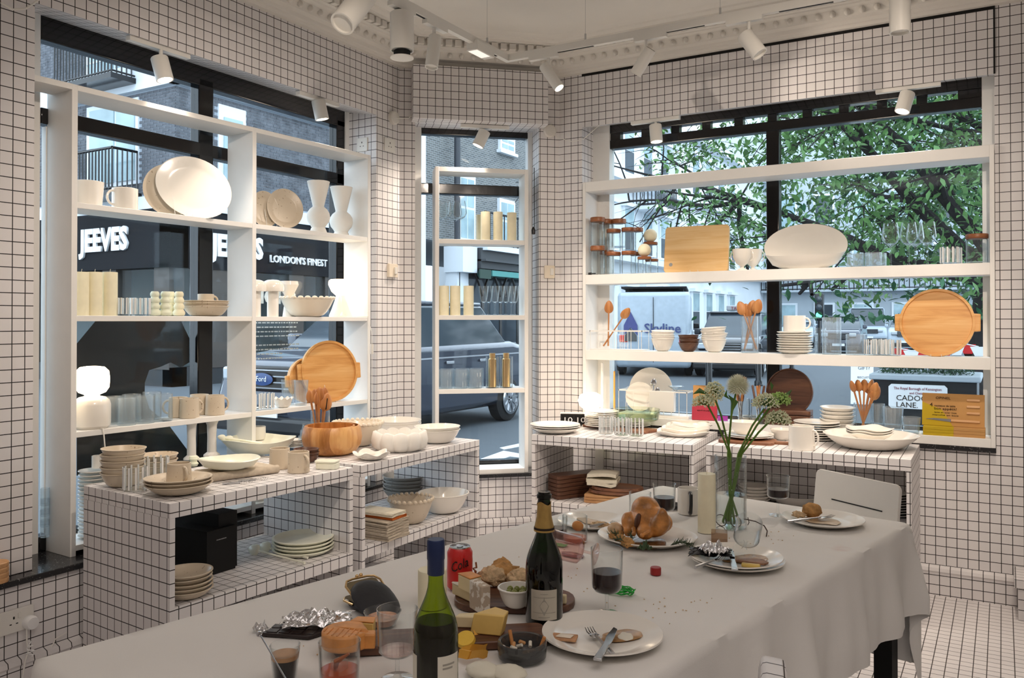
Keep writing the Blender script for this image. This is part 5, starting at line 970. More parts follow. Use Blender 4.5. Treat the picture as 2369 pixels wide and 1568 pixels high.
p, m = Q(1366, 984); t = thing('dome_lamp', 'lit white dome lamp on the back of the corner cabinet', 'lamp', (p.x, p.y, zc)); w, h = 29*m, 76*m
obj('base', MB().lathe([(0, 0), (w*1.0, 0), (w*.95, .008), (w*.55, h*.3), (w*.4, h*.42), (w*.4, h*.47), (0, h*.47)], 32), porc, t); obj('lamp_shade', MB().lathe([(0, h*.46), (w*.4, h*.46), (w*.85, h*.6), (w, h*.76), (w*.85, h*.92), (w*.45, h), (0, h)], 32), glow, t)
p, m = Q(1328, 986); t = thing('flip_clock', 'black flip clock showing 10 10 behind the corner plates', 'clock', (p.x, p.y, zc), .42); obj('clock_case', MB().box(-.085, .085, 0, .05, 0, .078), blackp, t, bev=.004); obj('white_top', MB().box(-.087, .087, -.002, .052, .0782, .082), lampw, t)
for x in (-.04, .04): fl_ = obj('flip_panel', MB().box(x-.035, x+.035, -.004, .002, .016, .068), blackm, t); txt('10', .045, inkw, 'lettering', t, (x, -.0048, .026), w=.05)
# cabinet 4
t = thing('serving_board', 'reddish brown paddle board under the bowls behind the flowers', 'board', (0, 0, zc)); a, _ = Q(1662, 1022); b_, m = Q(1790, 1030); u = b_-a; L = u.length; t.location = ((a.x+b_.x)/2, (a.y+b_.y)/2+.04, zc); t.rotation_euler = (0, 0, atan2(u.y, u.x))
obj('board_panel', MB().prism(rrect(L, .18, .035), 0, .018), board, t, bev=.003); obj('handle', MB().prism(rrect(.14, .045, .02, cx=L/2+.05), .001, .017), board, t, bev=.003)
zb = zc+.019; _, p, m = plates(1732, 1012, 2, 112, .008, 'cream plate under the bowl on the paddle board', 'plates on the paddle board', z=zb)
obj('bowl', MB().lathe(bowlp(32*m, 30*m, .004, .45), 36), porc, None, (p.x-.02, p.y-.02, zb+.02), label='cream bowl on the two plates of the paddle board', cat='bowl')
plates(1740, 994, 4, 64, .014, 'cream bowl in the pile behind the vase flowers', 'cream bowls behind the flowers', z=zc, name='bowl', cat='bowl', prof=lambda r: bowlp(r, .04, .004, .5))
p, m = Q(1810, 1018); obj('bowl', MB().lathe(bowlp(27*m, 26*m, .004, .45), 36), porc, None, (p.x, p.y, zc), label='cream bowl between paddle board and milk jug', cat='bowl')
p, m = Q(1799, 997); glassth('pencil_glass', 'small tumbler with golden cutlery behind the milk jug', (p.x, p.y, zc), 17*m, 52*m, glass)
for k in range(4): a = k*1.5; t = thing('gold_fork', ('first', 'second', 'third', 'fourth')[k]+' golden handle standing in the small tumbler', 'cutlery', (p.x+.006*cos(a), p.y+.006*sin(a), zc+.01), 0, 'golden handles'); obj('handle', MB().tube([(0, 0, 0), (-.018+.008*k, .004*k, .16+.012*(k % 2))], [.003, .0045], 7), brass, t)
p, m = Q(1855, 1040); mug('cream milk jug with lip and handle on the right cabinet', (p.x, p.y, zc), 27*m, 56*m, porc, -.3, r0=30*m, lip=True, name='milk_jug', cat='jug', w=.03)
plates(1890, 1016, 8, 102, .0125, 'cream side plate in the pile behind the milk jug', 'side plates behind the milk jug', h=.012)
_, p, m = plates(2014, 1036, 1, 206, .01, 'very large shallow white bowl on the right cabinet', None, name='serving_bowl', cat='bowl', prof=lambda r: bowlp(r, .075, .005, .42))
for k in range(3): obj('square_plate', MB().lathe([(0, 0), (.05, 0), (.085, .02), (.108, .034), (.106, .037), (.08, .024), (0, .005)], 48, wob=lambda a, r, z: (1+.10*abs(sin(2*a))**1.5, .010*abs(sin(2*a))**3*(r > .09))), porc, None, (p.x-.005, p.y+.01, zc+.04+.012*k), rz=.5+.1*k, label=('bottom', 'middle', 'top')[k]+' squarish white plate inside the very large bowl', cat='plate', group='squarish plates')
plates(2098, 1022, 4, 76, .0085, 'small cream plate in the pile behind the very large bowl', 'small plates at the cabinet end', h=.008)
# inside cabinets 3 and 4
zs = .4055
p, m = Q(1300, 1153, zs)
for k in range(6): t = thing('dark_board', (ORD[k] if k < 5 else 'topmost')+' long dark wooden board on the corner cabinet shelf', 'board', (p.x+.03, p.y+.12, zs+.023*k), 1.05, 'long dark boards'); obj('board_panel', MB().prism(rrect(.33, .12, .02), 0, .021), walnut, t, bev=.003); obj('handle', MB().prism(rrect(.12, .035, .014, cx=.20), .002, .019), walnut, t, bev=.003)
p, m = Q(1395, 1166, zs)
for k in range(3): obj('beech_board', MB().prism(rrect(.26, .16, .02), 0, .015), lboard, None, (p.x, p.y+.08, zs+.0165*k), rz=.15+.03*k, label=('bottom', 'middle', 'top')[k]+' pale beech board under the folded cream cloth', cat='board', group='pale beech boards', bev=.003)
for k in range(2): obj('oval_board', MB().lathe([(0, 0), (.14, 0), (.15, .006), (.145, .02), (.13, .016), (0, .012)], 40, sy=.62), board, None, (p.x+.03+.02*k, p.y+.09, zs+.052+.021*k), rz=.2+.1*k, label=('lower', 'upper')[k]+' brown oval board beside the folded cream cloth', cat='board', group='brown oval boards')
def fold(name, lab, pos, rz, w, d, th, n, mat, grp=None, wav=.3, cat='cloth'):
    """folded cloth: ribbon zig-zag seen from its folded side"""
    P = []; h = th*n
    for k in range(n):
        z = k*th+th*.5; r_ = [(-w/2, z), (w/2, z)] if k % 2 == 0 else [(w/2, z), (-w/2, z)]; P += [(x+R.uniform(-.004, .004), zz) for x, zz in r_]
    Q_ = []
    for (x0, a), (x1, b) in zip(P, P[1:]):
        for s in range(6): f = s/6; Q_.append((x0+(x1-x0)*f, a+(b-a)*f+wav*th*.5*sin(3*f+a*90)))
    Q_.append(P[-1]); t2 = th*.36; up = [(x, z+t2) for x, z in Q_]; dn = [(x, z-t2) for x, z in Q_][::-1]
    b = MB(); n_ = len(Q_); vs = []
    for y in (-d/2, -d*.2, d*.15, d/2): vs += [Vector((x, y+R.uniform(-.002, .002), max(0, z))) for x, z in up+dn]
    N2 = 2*n_
    b.add(vs, [(r_*N2+i, r_*N2+(i+1) % N2, (r_+1)*N2+(i+1) % N2, (r_+1)*N2+i) for r_ in range(3) for i in range(N2)]+[(i, i+1, N2-2-i, N2-1-i) for i in range(n_-1)]+[(3*N2+i+1, 3*N2+i, 3*N2+N2-1-i, 3*N2+N2-2-i) for i in range(n_-1)])
    return obj(name, b, mat, None, tuple(pos), rz, label=lab, cat=cat, group=grp, ang=70)
fold('folded_cloth', 'thick cream cloth folded on the wooden boards, corner cabinet', (p.x-.02, p.y+.05, zs+.096), .25, .17, .13, .026, 3, cottonw, wav=.5)
for i, (px, py, n, w) in enumerate(((1745, 1165, 5, 70), (1790, 1155, 4, 66))): plates(px, py, n, w, .018, ('left', 'right')[i]+' pile bowl on the shelf behind the glass vase', ('left', 'right')[i]+' bowls on the shelf behind the vase', z=zs, name='bowl', cat='bowl', prof=lambda r: bowlp(r, .035, .004, .5))
p, m = Q(1840, 1170, zs); obj('serving_bowl', MB().lathe(bowlp(.16, .06, .005, .5), 40), porc, None, (p.x, p.y+.06, zs), label='wide low bowl on the shelf behind the wine glass', cat='bowl')
plates(2062, 1190, 9, 96, .014, 'plate in the pile at the right end of the cabinet shelf', 'plates at the right end of the shelf', z=zs, mat=porc)
# ================================================================ left cabinets
zc = .7755
rr, p, m = plates(284, 1123, 5, 96, .024, 'beige speckled bowl in the front pile by the lit globe lamp', 'front beige bowl pile', beige, zc, name='bowl', cat='bowl', prof=lambda r: bowlp(r, .058, .004, .5), tilt=.02)
plates(366, 1100, 3, 84, .022, 'beige speckled bowl in the rear pile behind the mug', 'rear beige bowl pile', beige, zc, name='bowl', cat='bowl', prof=lambda r: bowlp(r, .05, .004, .5))
for i, (px, py) in enumerate(((313, 1134), (362, 1112))): p, m = Q(px, py, zc); striped(('near', 'far')[i]+' striped tumbler between the beige bowls', (p.x, p.y, zc), 26*m, 56*m, rz=i)
_, p, m = plates(414, 1140, 3, 148, .012, 'wide beige bowl under the mug at the cabinet front', 'wide beige bowls under the front mug', beige, zc, name='bowl', cat='bowl', prof=lambda r: bowlp(r, .040, .004, .42))
mug('beige speckled mug standing in the wide bowls', (p.x, p.y, zc+.040), 26*m, 46*m, beige, -.25, r0=28*m, w=.028)
for i, (px, pyb, pyt, w) in enumerate(((443, 1062, 965, 50), (490, 1054, 965, 52))):
    p, m = Q(px, pyb, zc); h = (pyb-pyt)*m; t = obj('candle_holder', MB().lathe([(0, 0), (w*.36*m, 0), (w*.34*m, .008), (w*.2*m, .02), (w*.19*m, h*.5), (w*.21*m, h*.8), (w*.3*m, h*.93), (w*.5*m, h), (w*.45*m, h+.002), (0, h-.004)], 28, wob=lambda a, r, z: (1+.05*noise.noise(Vector((cos(a)*2, sin(a)*2, z*40))), 0)), bisque, None, (p.x, p.y, zc), label=('left', 'right')[i]+' rough white flared candle holder on the near cabinet', cat='candle holder')
p, m = Q(448, 1078, zc); obj('egg_cup', MB().lathe([(0, 0), (.016, 0), (.022, .012), (.014, .022), (.022, .034), (.018, .046), (0, .044)], 24), waxg, None, (p.x, p.y, zc), label='small pale green ball-shaped candle beside the mug', cat='candle')
p, m = Q(592, 1048, zc); obj('resin_bowl', MB().lathe(bowlp(82*m, .075, .006, .5), 44, wob=lambda a, r, z: (1+.03*sin(2*a+1), .006*sin(3*a)*(z > .05))), milky, None, (p.x, p.y+.02, zc), label='large milky resin bowl with two servers', cat='bowl'); pb, mb_ = p, m
for i, (a, b2) in enumerate((((600, 1030), (503, 1010)), ((612, 1032), (520, 1012)))):
    A_ = Vector((pb.x+.02*i, pb.y+.02, zc+.05)); B_ = Pl(*b2, (pb.x-.10, 0), (1, 0))[0]; spoon(('left', 'right')[i]+' milky resin server lying in the large resin bowl', A_, B_, (B_-A_).length, None, milky, w=.014, name='salad_server', flat=.5)
def cushion(w, d, h): 
    b = MB(); b.sph((0, 0, h/2), (w/2, d/2, h/2), 32, 12, fn=lambda v: Vector((math.copysign(abs(v.x)**.35, v.x), math.copysign(abs(v.y)**.5, v.y), math.copysign(abs(v.z)**.6, v.z)))); return b
p1, _ = Q(492, 1116, zc); p2, m = Q(650, 1094, zc); u = p2-p1; t = obj('linen_roll', MB().tube([Vector((0, 0, .018)), u*.25+Vector((0, 0, .019)), u*.5+Vector((0, 0, .018)), u*.75+Vector((0, 0, .019)), u*1.0+Vector((0, 0, .018))], .018, 16).hexa([Vector((a_*u.x+b_*-.14, a_*u.y+b_*.02, z)) for z in (0, .034) for b_ in (0, 1) for a_ in (.02, .98)]), linen, None, (p1.x-.015, p1.y, zc), label='folded natural linen cloth under the milky platter', cat='cloth', bev=.006)
p, m = Q(528, 1088, zc+.036); obj('resin_platter', MB().lathe([(0, 0), (.5, 0), (.8, .012), (1, .042), (.96, .046), (.75, .02), (.5, .008), (0, .008)], 48, M=Matrix.Diagonal((71*m, .10, 1, 1)), wob=lambda a, r, z: (1+.02*sin(3*a), .004*sin(2*a)*(r > .9))), milky, None, (p.x-.02, p.y+.02, zc+.04), rz=.6, label='milky oval resin platter lying on the linen cloth', cat='platter')
p, m = Q(691, 1092, zc); mug('beige speckled mug at the cabinet front edge, handle right', (p.x, p.y, zc), 24*m, 48*m, beige, -.2, r0=25*m)
p, m = Q(647, 1083, zc); mug('beige speckled mug just behind the front edge mug', (p.x, p.y, zc), 22.5*m, 47*m, beige, 2.6, r0=24*m)
plates(708, 1068, 3, 58, .014, 'dark wooden bowl behind the front edge mugs', 'dark wooden bowls by the mugs', walnut, zc, name='bowl', cat='bowl', prof=lambda r: bowlp(r, .035, .004, .6))
p, m = Q(757, 1083, zc); t = thing('resin_box', 'small milky green resin box at the cabinet corner', 'box', (p.x, p.y, zc), .35); obj('box_body', MB().prism([(x*(1+.06*cos(6*i)), y) for i, (x, y) in enumerate(rrect(.10, .07, .02))], 0, .027), milky, t, bev=.004); obj('lid', MB().prism(rrect(.104, .074, .02), .0275, .038), milky, t, bev=.003)
for i, (px, py) in enumerate(((592, 1111), (556, 1118))):
    p, m = Q(px, py, zc); t = thing('wire_servers', ('right', 'left')[i]+' silver spiral wire pick lying by the cabinet edge', 'cutlery', (p.x, p.y, zc), .95); obj('grip', MB().tube([(-.07, 0, .004), (0, 0, .004)], .004, 6), steel, t); obj('wire_coil', MB().tube([(.0+.0014*k, .006*sin(k*.9), .005+.004*cos(k*.9)) for k in range(36)], .0007, 4), steel, t)
# cabinet 2
p, m = Q(765, 1050, zc); t = thing('acacia_bowl', 'large striped acacia wood bowl on the left cabinets', 'bowl', (p.x, p.y+.01, zc)); r = 69*m; h = 66*m
obj('bowl_wall', MB().lathe([(0, 0), (r*.6, 0), (r*.82, h*.12), (r*.96, h*.35), (r, h*.6), (r*.96, h*.88), (r*.9, h), (r*.86, h), (r*.9, h*.85), (r*.93, h*.6), (r*.6, h*.1), (0, h*.08)], 56), acacia, t)
obj('acacia_bowl', MB().lathe([(0, .0), (r*.5, 0), (r*.8, h*.3), (r*.85, h*.6), (r*.80, h*.9), (r*.76, h*.9), (r*.8, h*.6), (r*.5, .01), (0, .01)], 48), acacia, None, (p.x-.01, p.y+.01, zc+h*.09), label='smaller acacia wood bowl nested inside the large one', cat='bowl')
p, m = Q(828, 1030, zc); scallop(58*m, 56*m, 30, cream, 'cream scalloped bowl behind the acacia wood bowl', (p.x, p.y, zc))
p, m = Q(732, 1040, zc); p = Vector((p.x-.03, p.y+.06, zc)); glassth('spoon_jar', 'clear jar of wooden spoons behind the acacia bowl', p, 22*m, 88*m, glass, cat='jar')
for i, (px, py) in enumerate(((715, 902), (728, 900), (739, 895), (751, 895), (757, 908), (733, 906))):
    n_ = Vector((p.x, p.y, 0)); A_ = Vector((p.x+.008*(i-2.5)*.5, p.y-.004*(i % 3), zc+.01)); B_ = Pl(px, py, (p.x+.015*(i % 3-1), p.y), (.8, -.6))[0]; spoon(f'{["leftmost","second","third","fourth","slotted front","rear"][i]} wooden spoon in the jar behind the acacia bowl', A_, B_, (B_-A_).length, 'spoons behind the acacia bowl', w=.034 if i == 4 else .024, slot=i == 4, rz=.3*(i-2))
p = Vector((p.x-.09, p.y-.02, zc))
for k in range(3): glassth('pale_cup', ('lower', 'middle', 'upper')[k]+' pale blue cup in the leaning pile behind the acacia bowl', (p.x+.008*k, p.y, zc+.03*k), .035, .06, glassr, 'leaning pale cups', rot=(0, .12*k, 0), cat='cup')
p, m = Q(690, 1038, zc); stack('saucer', 'plate', 'small white saucer left of the acacia bowl', 'saucers left of the acacia bowl', MB().lathe(platep(.05, .008, .003), 32), porc, (p.x-.06, p.y+.03, zc), 5, .008)
_, p, m = plates(915, 1006, 2, 118, .022, 'wide white pan-shaped bowl at the pillar side', 'wide white bowls at the pillar', porc, zc, name='bowl', cat='bowl', prof=lambda r: bowlp(r, .07, .004, .75))
_, p, m = plates(1012, 1023, 2, 105, .016, 'round white bowl at the far cabinet end', 'round white bowls at the cabinet end', porc, zc, name='bowl', cat='bowl', prof=lambda r: bowlp(r, .075, .004, .45))
p, m = Q(925, 1040, zc); t = thing('cloud_bowl', 'lobed white cloud-shaped bowl in the middle of the left cabinets', 'bowl', (p.x, p.y, zc)); r = 64*m; b = MB()
b.lathe([(0, 0), (r*.72, 0), (r*.95, .02), (r, .05), (r*.93, .085), (r*.84, .09), (r*.78, .07), (r*.74, .02), (0, .012)], 110, wob=lambda a, q, z: (1+.10*abs(sin(5.5*a))**.6*(q > r*.7)-.06, .012*abs(sin(5.5*a))*(z > .07))); obj('bowl_wall', b, bisque, t, ang=80)
p, m = Q(860, 1062, zc); obj('petal_dish', MB().lathe(bowlp(40*m, .034, .003, .4), 60, wob=lambda a, r, z: (1+.10*sin(5*a)*(z > .015), .008*sin(5*a+1)*(z > .02))), porc, None, (p.x, p.y, zc), label='small white petal-edged dish at the cabinet front edge', cat='dish')
# inside cabinet 1 and 2
zs = .3905
for i, (px, py, w, h, l) in enumerate(((478, 1335, .15, .185, 'small matt black box beside the plate pile'), (505, 1322, .10, .24, 'tall matt black box on the near cabinet shelf'))):
    p, m = Q(px, py, zs); t = thing('black_box', l, 'box', (p.x, p.y, zs), .0); obj('box_body', MB().box(-.28 if i else -.2, 0, 0, w, 0, h), blackm, t, bev=.001); txt('RICHARD BRENDON', .006, inkw, 'lettering', t, (.0005, w*.5, h*.75), (pi/2, 0, pi/2), depth=.0002, w=.05)
plates(432, 1378, 5, 116, .016, 'beige speckled plate in the pile beside the black boxes', 'plates beside the black boxes', beige, zs, name='deep_plate', prof=lambda r: bowlp(r, .034, .004, .5))
plates(701, 1276, 4, 138, .016, 'milky resin plate in the pile at the shelf end', 'milky plates on the near shelf', milky, zs, name='plate', prof=lambda r: bowlp(r, .022, .006, .7))
for i, (a, b2) in enumerate((((705, 1302), (575, 1268)), ((712, 1290), (600, 1262)))):
    A_, _ = Q(*a, zs+.012); B_, _ = Q(*b2, zs+.02); spoon(('front', 'rear')[i]+' thick milky resin server on the near cabinet shelf', A_, B_, (B_-A_).length, None, milky, w=.026, name='salad_server', flat=.5)
t = thing('floor_vent', 'brass-coloured vent grille seen through the near cabinet', 'vent', (-3.16, 2.30, .30)); obj('vent_frame', MB().box(0, .1, 0, .5, 0, .02), brass, t)
for k in range(16): obj('vent_slat', MB().box(.01, .09, .02+k*.03, .03+k*.03, .02, .028), brass, t)
zs = .3955
plates(938, 1150, 5, 104, .02, 'grey stoneware bowl in the pile on the left cabinet shelf', 'grey stoneware bowls', greyc, zs, name='bowl', cat='bowl', prof=lambda r: bowlp(r, .055, .004, .55))
p, m = Q(950, 1208, zs); scallop(52*m, 58*m, 26, beige, 'beige scalloped bowl beside the linen cloths', (p.x, p.y, zs))
p, m = Q(1026, 1184, zs); obj('bowl', MB().lathe(bowlp(59*m, 46*m, .004, .42), 40), porc, None, (p.x, p.y, zs), label='white round bowl at the end of the left cabinet shelf', cat='bowl')
p, m = Q(888, 1240, zs)
for k in range(9):
    mt = linen if k < 7 else (rustc if k == 7 else cottonw); l = (ORD[k]+' natural linen cloth in the folded pile' if k < 7 else ('rust orange cloth near the top of the linen pile' if k == 7 else 'white cloth folded on top of the linen pile'))
    fold('folded_cloth', l, (p.x-.02, p.y+R.uniform(-.006, .006), zs+.0135*k), pi/2+.05*R.uniform(-1, 1), .165 if k < 7 else .11, .22, .0064, 2 if k < 8 else 3, mt, 'linen cloths on the cabinet shelf' if k < 7 else None, .5)
# ================================================================ dining table and cloth
TZ = .748; TR = Vector((-.286, 3.168, 0)); TW, TL = .975, 2.42; TA = -radians(11.2)
tb = thing('dining_table', 'long black-legged dining table under a white cloth', 'table', tuple(TR), TA)
obj('table_top', MB().box(-TW+.01, -.01, -TL+.01, -.01, .71, TZ-.004), blackm, tb)
for x in (-TW+.05, -.055):
    for y in (-TL+.05, -.055): obj('leg', MB().box(x-.03, x+.03, y-.03, y+.03, 0, .71), blackm, tb)
m, t, n, l = nt('stained_tablecloth'); co = tc(t); nz = N(t, 'ShaderNodeTexNoise', i_Scale=2.2, i_Detail=4); l.new(co, nz.inputs[0])
c0 = ramp(t, nz.outputs[0], [(.3, (.76, .74, .705)), (.7, (.81, .79, .76))]); s2 = N(t, 'ShaderNodeTexNoise', i_Scale=5.5, i_Detail=3); l.new(co, s2.inputs[0])
f2 = ramp(t, s2.outputs[0], [(.70, (0, 0, 0)), (.80, (.35, .35, .35))]); mx = N(t, 'ShaderNodeMixRGB'); l.new(f2, mx.inputs[0]); l.new(c0, mx.inputs[1]); mx.inputs[2].default_value = (.62, .38, .34, 1)
bb = bsdf(t, mx.outputs[0], .9, .1); wv_ = N(t, 'ShaderNodeTexNoise', i_Scale=420, i_Detail=2); l.new(co, wv_.inputs[0]); bump(t, bb, wv_.outputs[0], .25, .001); out(t, bb.outputs[0]); clothm = m
NX, NY = 74, 150; dr, dl, dn, df = .31, .3, .3, .50; vs = []
for j in range(NY+1):
    for i in range(NX+1):
        u = -TW-dl+(TW+dl+dr)*i/NX; v = -TL-dn+(TL+dn+df)*j/NY
        x = min(max(u, -TW), 0); y = min(max(v, -TL), 0); ex, ey = u-x, v-y; d = sqrt(ex*ex+ey*ey)
        if d < 1e-6:
            q = noise.noise(Vector((u*3, v*3, 0)))*.003+.0012*max(0, 1-abs(((u*.8+v*.6) % .8)-.4)/.03)*.6+.0025*max(0, 1-abs((v+.55+.03*u))/.012)+.0025*max(0, 1-abs((v+1.45))/.012)+.002*max(0, 1-abs(u+.48)/.012)+.002*max(0, noise.noise(Vector((u*14, v*5, 4)))-.25)
            vs.append((u, v, TZ+.0005+max(0, q)))
        else:
            dx, dy = ex/d, ey/d; s = (v if abs(dx) > .5 else u)
            wv2 = .022*sin(s*19+2*noise.noise(Vector((s*2, 3, 0))))+.016*noise.noise(Vector((s*7, d*2, 1)))+.006*sin(s*47+d*8)
            if ex and ey: wv2 = .035*sin(atan2(abs(ey), abs(ex))*6+.5)
            k = min(1, d/.25); o = .008+.03*k+wv2*k*.9; sg_ = min(d, .02)
            vs.append((x+dx*o, y+dy*o, TZ+.0008-max(0, d-.006)*.985))
fs = [(j*(NX+1)+i, j*(NX+1)+i+1, (j+1)*(NX+1)+i+1, (j+1)*(NX+1)+i) for j in range(NY) for i in range(NX)]
tcl = obj('tablecloth', MB().add(vs, fs), clothm, None, tuple(TR), TA, label='rumpled white tablecloth with stains on the long table', cat='tablecloth', ang=75)
TZ = .751
def T(px, py, z=TZ): return G(px, py, z)
def TP(px, py, z=TZ): p, m = G(px, py, z); return (p.x, p.y, z)
# ---- chairs
def chair(lab, a, b, htop, lean, mat, slot=True, th=.007, cr=.025, w=None, name='dining_chair'):
    a, b = Vector(a), Vector(b); u = (b-a).normalized(); w = (b-a).length; c = (a+b)/2; t = thing(name, lab, 'chair', (c.x, c.y, 0), atan2(u.y, u.x))   # local x along backrest, seat towards -y
    M = Matrix.Translation((0, 0, .48)) @ Matrix.Rotation(-lean, 4, 'X') @ Matrix.Rotation(pi/2, 4, 'X')
    h = (htop-.48)/cos(lean); obj('backrest', MB().prism(rrect(w, h-.10, cr, cy_=h/2+.05), -th, th, M), mat, t, bev=min(.02, th*.4))
    if slot: obj('slot', MB().box(-w*.27, w*.33, h*.70, h*.712, -.009, .009, M), blackm, t)
    for s in (-1, 1): obj('back_support', MB().box(s*w*.33-.012, s*w*.33+.012, -.02, .13, -.016, -.0075, M), mat, t)
    obj('seat', MB().prism(rrect(w*.98, .40, .05, cy_=-.19), .445, .46), mat, t, bev=.003)
    for sx in (-1, 1):
        for sy in (-.03, -.36): obj('leg', MB().tube([(sx*w*.42, sy, .445), (sx*w*.46, sy+(.03 if sy > -.1 else -.02), .0)], [.014, .010], 10), mat, t)
    return t
p1 = G(1866, 1090, .845)[0]; p2 = G(2062, 1132, .845)[0]
chair('white chair with slotted backrest at the far end of the table', (p1.x+.0, p1.y+.06), (p2.x+.0, p2.y+.06), .845, .12, plain('chair_white', (.70, .67, .62), .45, var=.02))
p1, _ = G(1752, 1484, .79); uu = Vector((sin(-TA), cos(TA)))
ct = chair('grid-patterned chair at the near right side of the table', (p1.x, p1.y), (p1.x+.10, p1.y-.40), .79, .10, grid, slot=False, th=.024, cr=.09)
# ---- tableware
def tplate(lab, px, py, wpx, z=TZ, grp=None, mat=porc, tilt=0): p, m = T(px, py, z); return obj('dinner_plate', MB().lathe(platep(wpx*m/2, .017, .005, .68), 56), mat, None, (p.x, p.y, z), rot=(tilt, 0, 0), label=lab, cat='plate', group=grp), p, m
saucem = plain('gravy_stain', (.36, .19, .07), .25, var=.4, vs=40)
def stain(px, py, wx, wy, z, mat, lab, name='gravy_smear', th=.0012, cat='stain', seed=0):
    p, m = T(px, py, z); return obj(name, MB().lathe([(0, 0), (1, 0), (.93, 1), (0, 1)], 40, M=Matrix.Diagonal((wx*m/2, wy, th, 1)), wob=lambda a, r, q: (1+.25*noise.noise(Vector((cos(a)*1.5, sin(a)*1.5, seed))), 0)), mat, None, (p.x, p.y, z), rz=seed, label=lab, cat=cat)
def cutlery(lab, a, b, za, zb_, kind, mat=steel):
    A_ = Vector(G(*a, za)[0]); B_ = Vector(G(*b, zb_)[0]); d = B_-A_; L = d.length; z = d.normalized(); x = z.cross(Vector((0, 0, 1))).normalized(); y = z.cross(x)
    M = Matrix((x, y, z)).transposed().to_4x4(); t = thing(kind, lab, 'cutlery', tuple(A_))
    if kind == 'knife':
        obj('handle', MB().prism([(-.009, 0), (-.0065, L*.45), (.0065, L*.45), (.009, 0)], -.003, .003, M @ Matrix.Rotation(pi/2, 4, 'X') @ Matrix.Scale(1, 4)), mat, t, bev=.0015)
        obj('blade', MB().prism([(-.006, L*.45), (-.010, L*.7), (-.006, L), (.004, L*.95), (.008, L*.6), (.006, L*.45)], -.001, .001, M @ Matrix.Rotation(pi/2, 4, 'X')), mat, t)
    else:
        obj('handle', MB().tube([M @ Vector((0, 0, s*L)) for s in (0, .3, .6, .68)], [.005, .0045, .0028, .0035], 8), mat, t)
        b_ = MB()
        b_.sph(M @ Vector((0, .002, L*.74)), (.0115, .0022, L*.09), 12, 8, M); obj('fork_root', b_, mat, t)
        for k in range(4): obj('tine', MB().tube([M @ Vector(((k-1.5)*.0055, .003, L*.78)), M @ Vector(((k-1.5)*.0060, .003, L*.9)), M @ Vector(((k-1.5)*.0058, -.002, L))], [.0016, .0014, .0008], 6), mat, t)
    return t
# near plate
_, p, m = tplate('dirty dinner plate with crossed fork and knife at the near table edge', 1393, 1480, 280)
stain(1440, 1470, 110, .032, TZ+.007, saucem, 'brown gravy smear on the near dinner plate', seed=1); stain(1448, 1472, 50, .016, TZ+.0083, paper, 'white cream smear on the near dinner plate', 'cream_smear', seed=2)
t = thing('cracker', 'square cracker with a bite of cheese on the near plate', 'cracker', TP(1306, 1476, TZ+.009), .3); obj('biscuit', MB().prism(rrect(.055, .034, .003), 0, .004), plain('cracker_brown', (.50, .27, .14), .85, var=.2, vs=60, bm=.5), t); obj('cheese_slice', MB().prism([(-.018, -.009), (.015, -.012), (.02, .006), (-.01, .01)], .0045, .007), cream, t, bev=.001)
cutlery('fork lying across the near dinner plate', (1418, 1512), (1362, 1452), TZ+.014, TZ+.02, 'fork'); cutlery('knife lying over the fork on the near dinner plate', (1382, 1526), (1426, 1452), TZ+.022, TZ+.026, 'knife')
# far right plate
tplate('dinner plate with half-eaten bread roll at the far table corner', 1904, 1209, 182); stain(1900, 1204, 90, .05, TZ+.007, plain('pale_gravy', (.55, .40, .25), .3, var=.2, vs=50), 'pale gravy smear on the far corner plate', seed=3)
crustm = plain('bread_crust', (.50, .27, .10), .8, .2, var=.4, vs=45, bm=.8, bs=90, bd=.004); crumbm = plain('bread_crumb', (.66, .47, .28), .9, .1, var=.3, vs=70, bm=1, bs=120, bd=.005)
def blob(name, lab, cat, pos, r, mat, rough=.18, seed=0, rot=(0, 0, 0), sc3=3, grp=None, fine=24):
    f = lambda v: v*(1+rough*noise.noise(v*sc3+Vector((seed*7.3, seed, 0)))+rough*.35*noise.noise(v*sc3*3+Vector((seed, 0, 5))))
    return obj(name, MB().sph((0, 0, r[2]*.92), r, fine, fine*2//3, fn=f), mat, None, pos, rot=rot, label=lab, cat=cat, group=grp, ang=80)
blob('bread_roll', 'crusty bread roll on the far corner plate', 'bread', TP(1878, 1196, TZ+.008), (.033, .030, .026), crustm, .15, 1); blob('bread_piece', 'small torn bread piece beside the far plate roll', 'bread', TP(1848, 1196, TZ+.012), (.022, .016, .010), crumbm, .4, 2)
cutlery('fork resting on the far corner plate', (1822, 1207), (1928, 1192), TZ+.02, TZ+.02, 'fork')
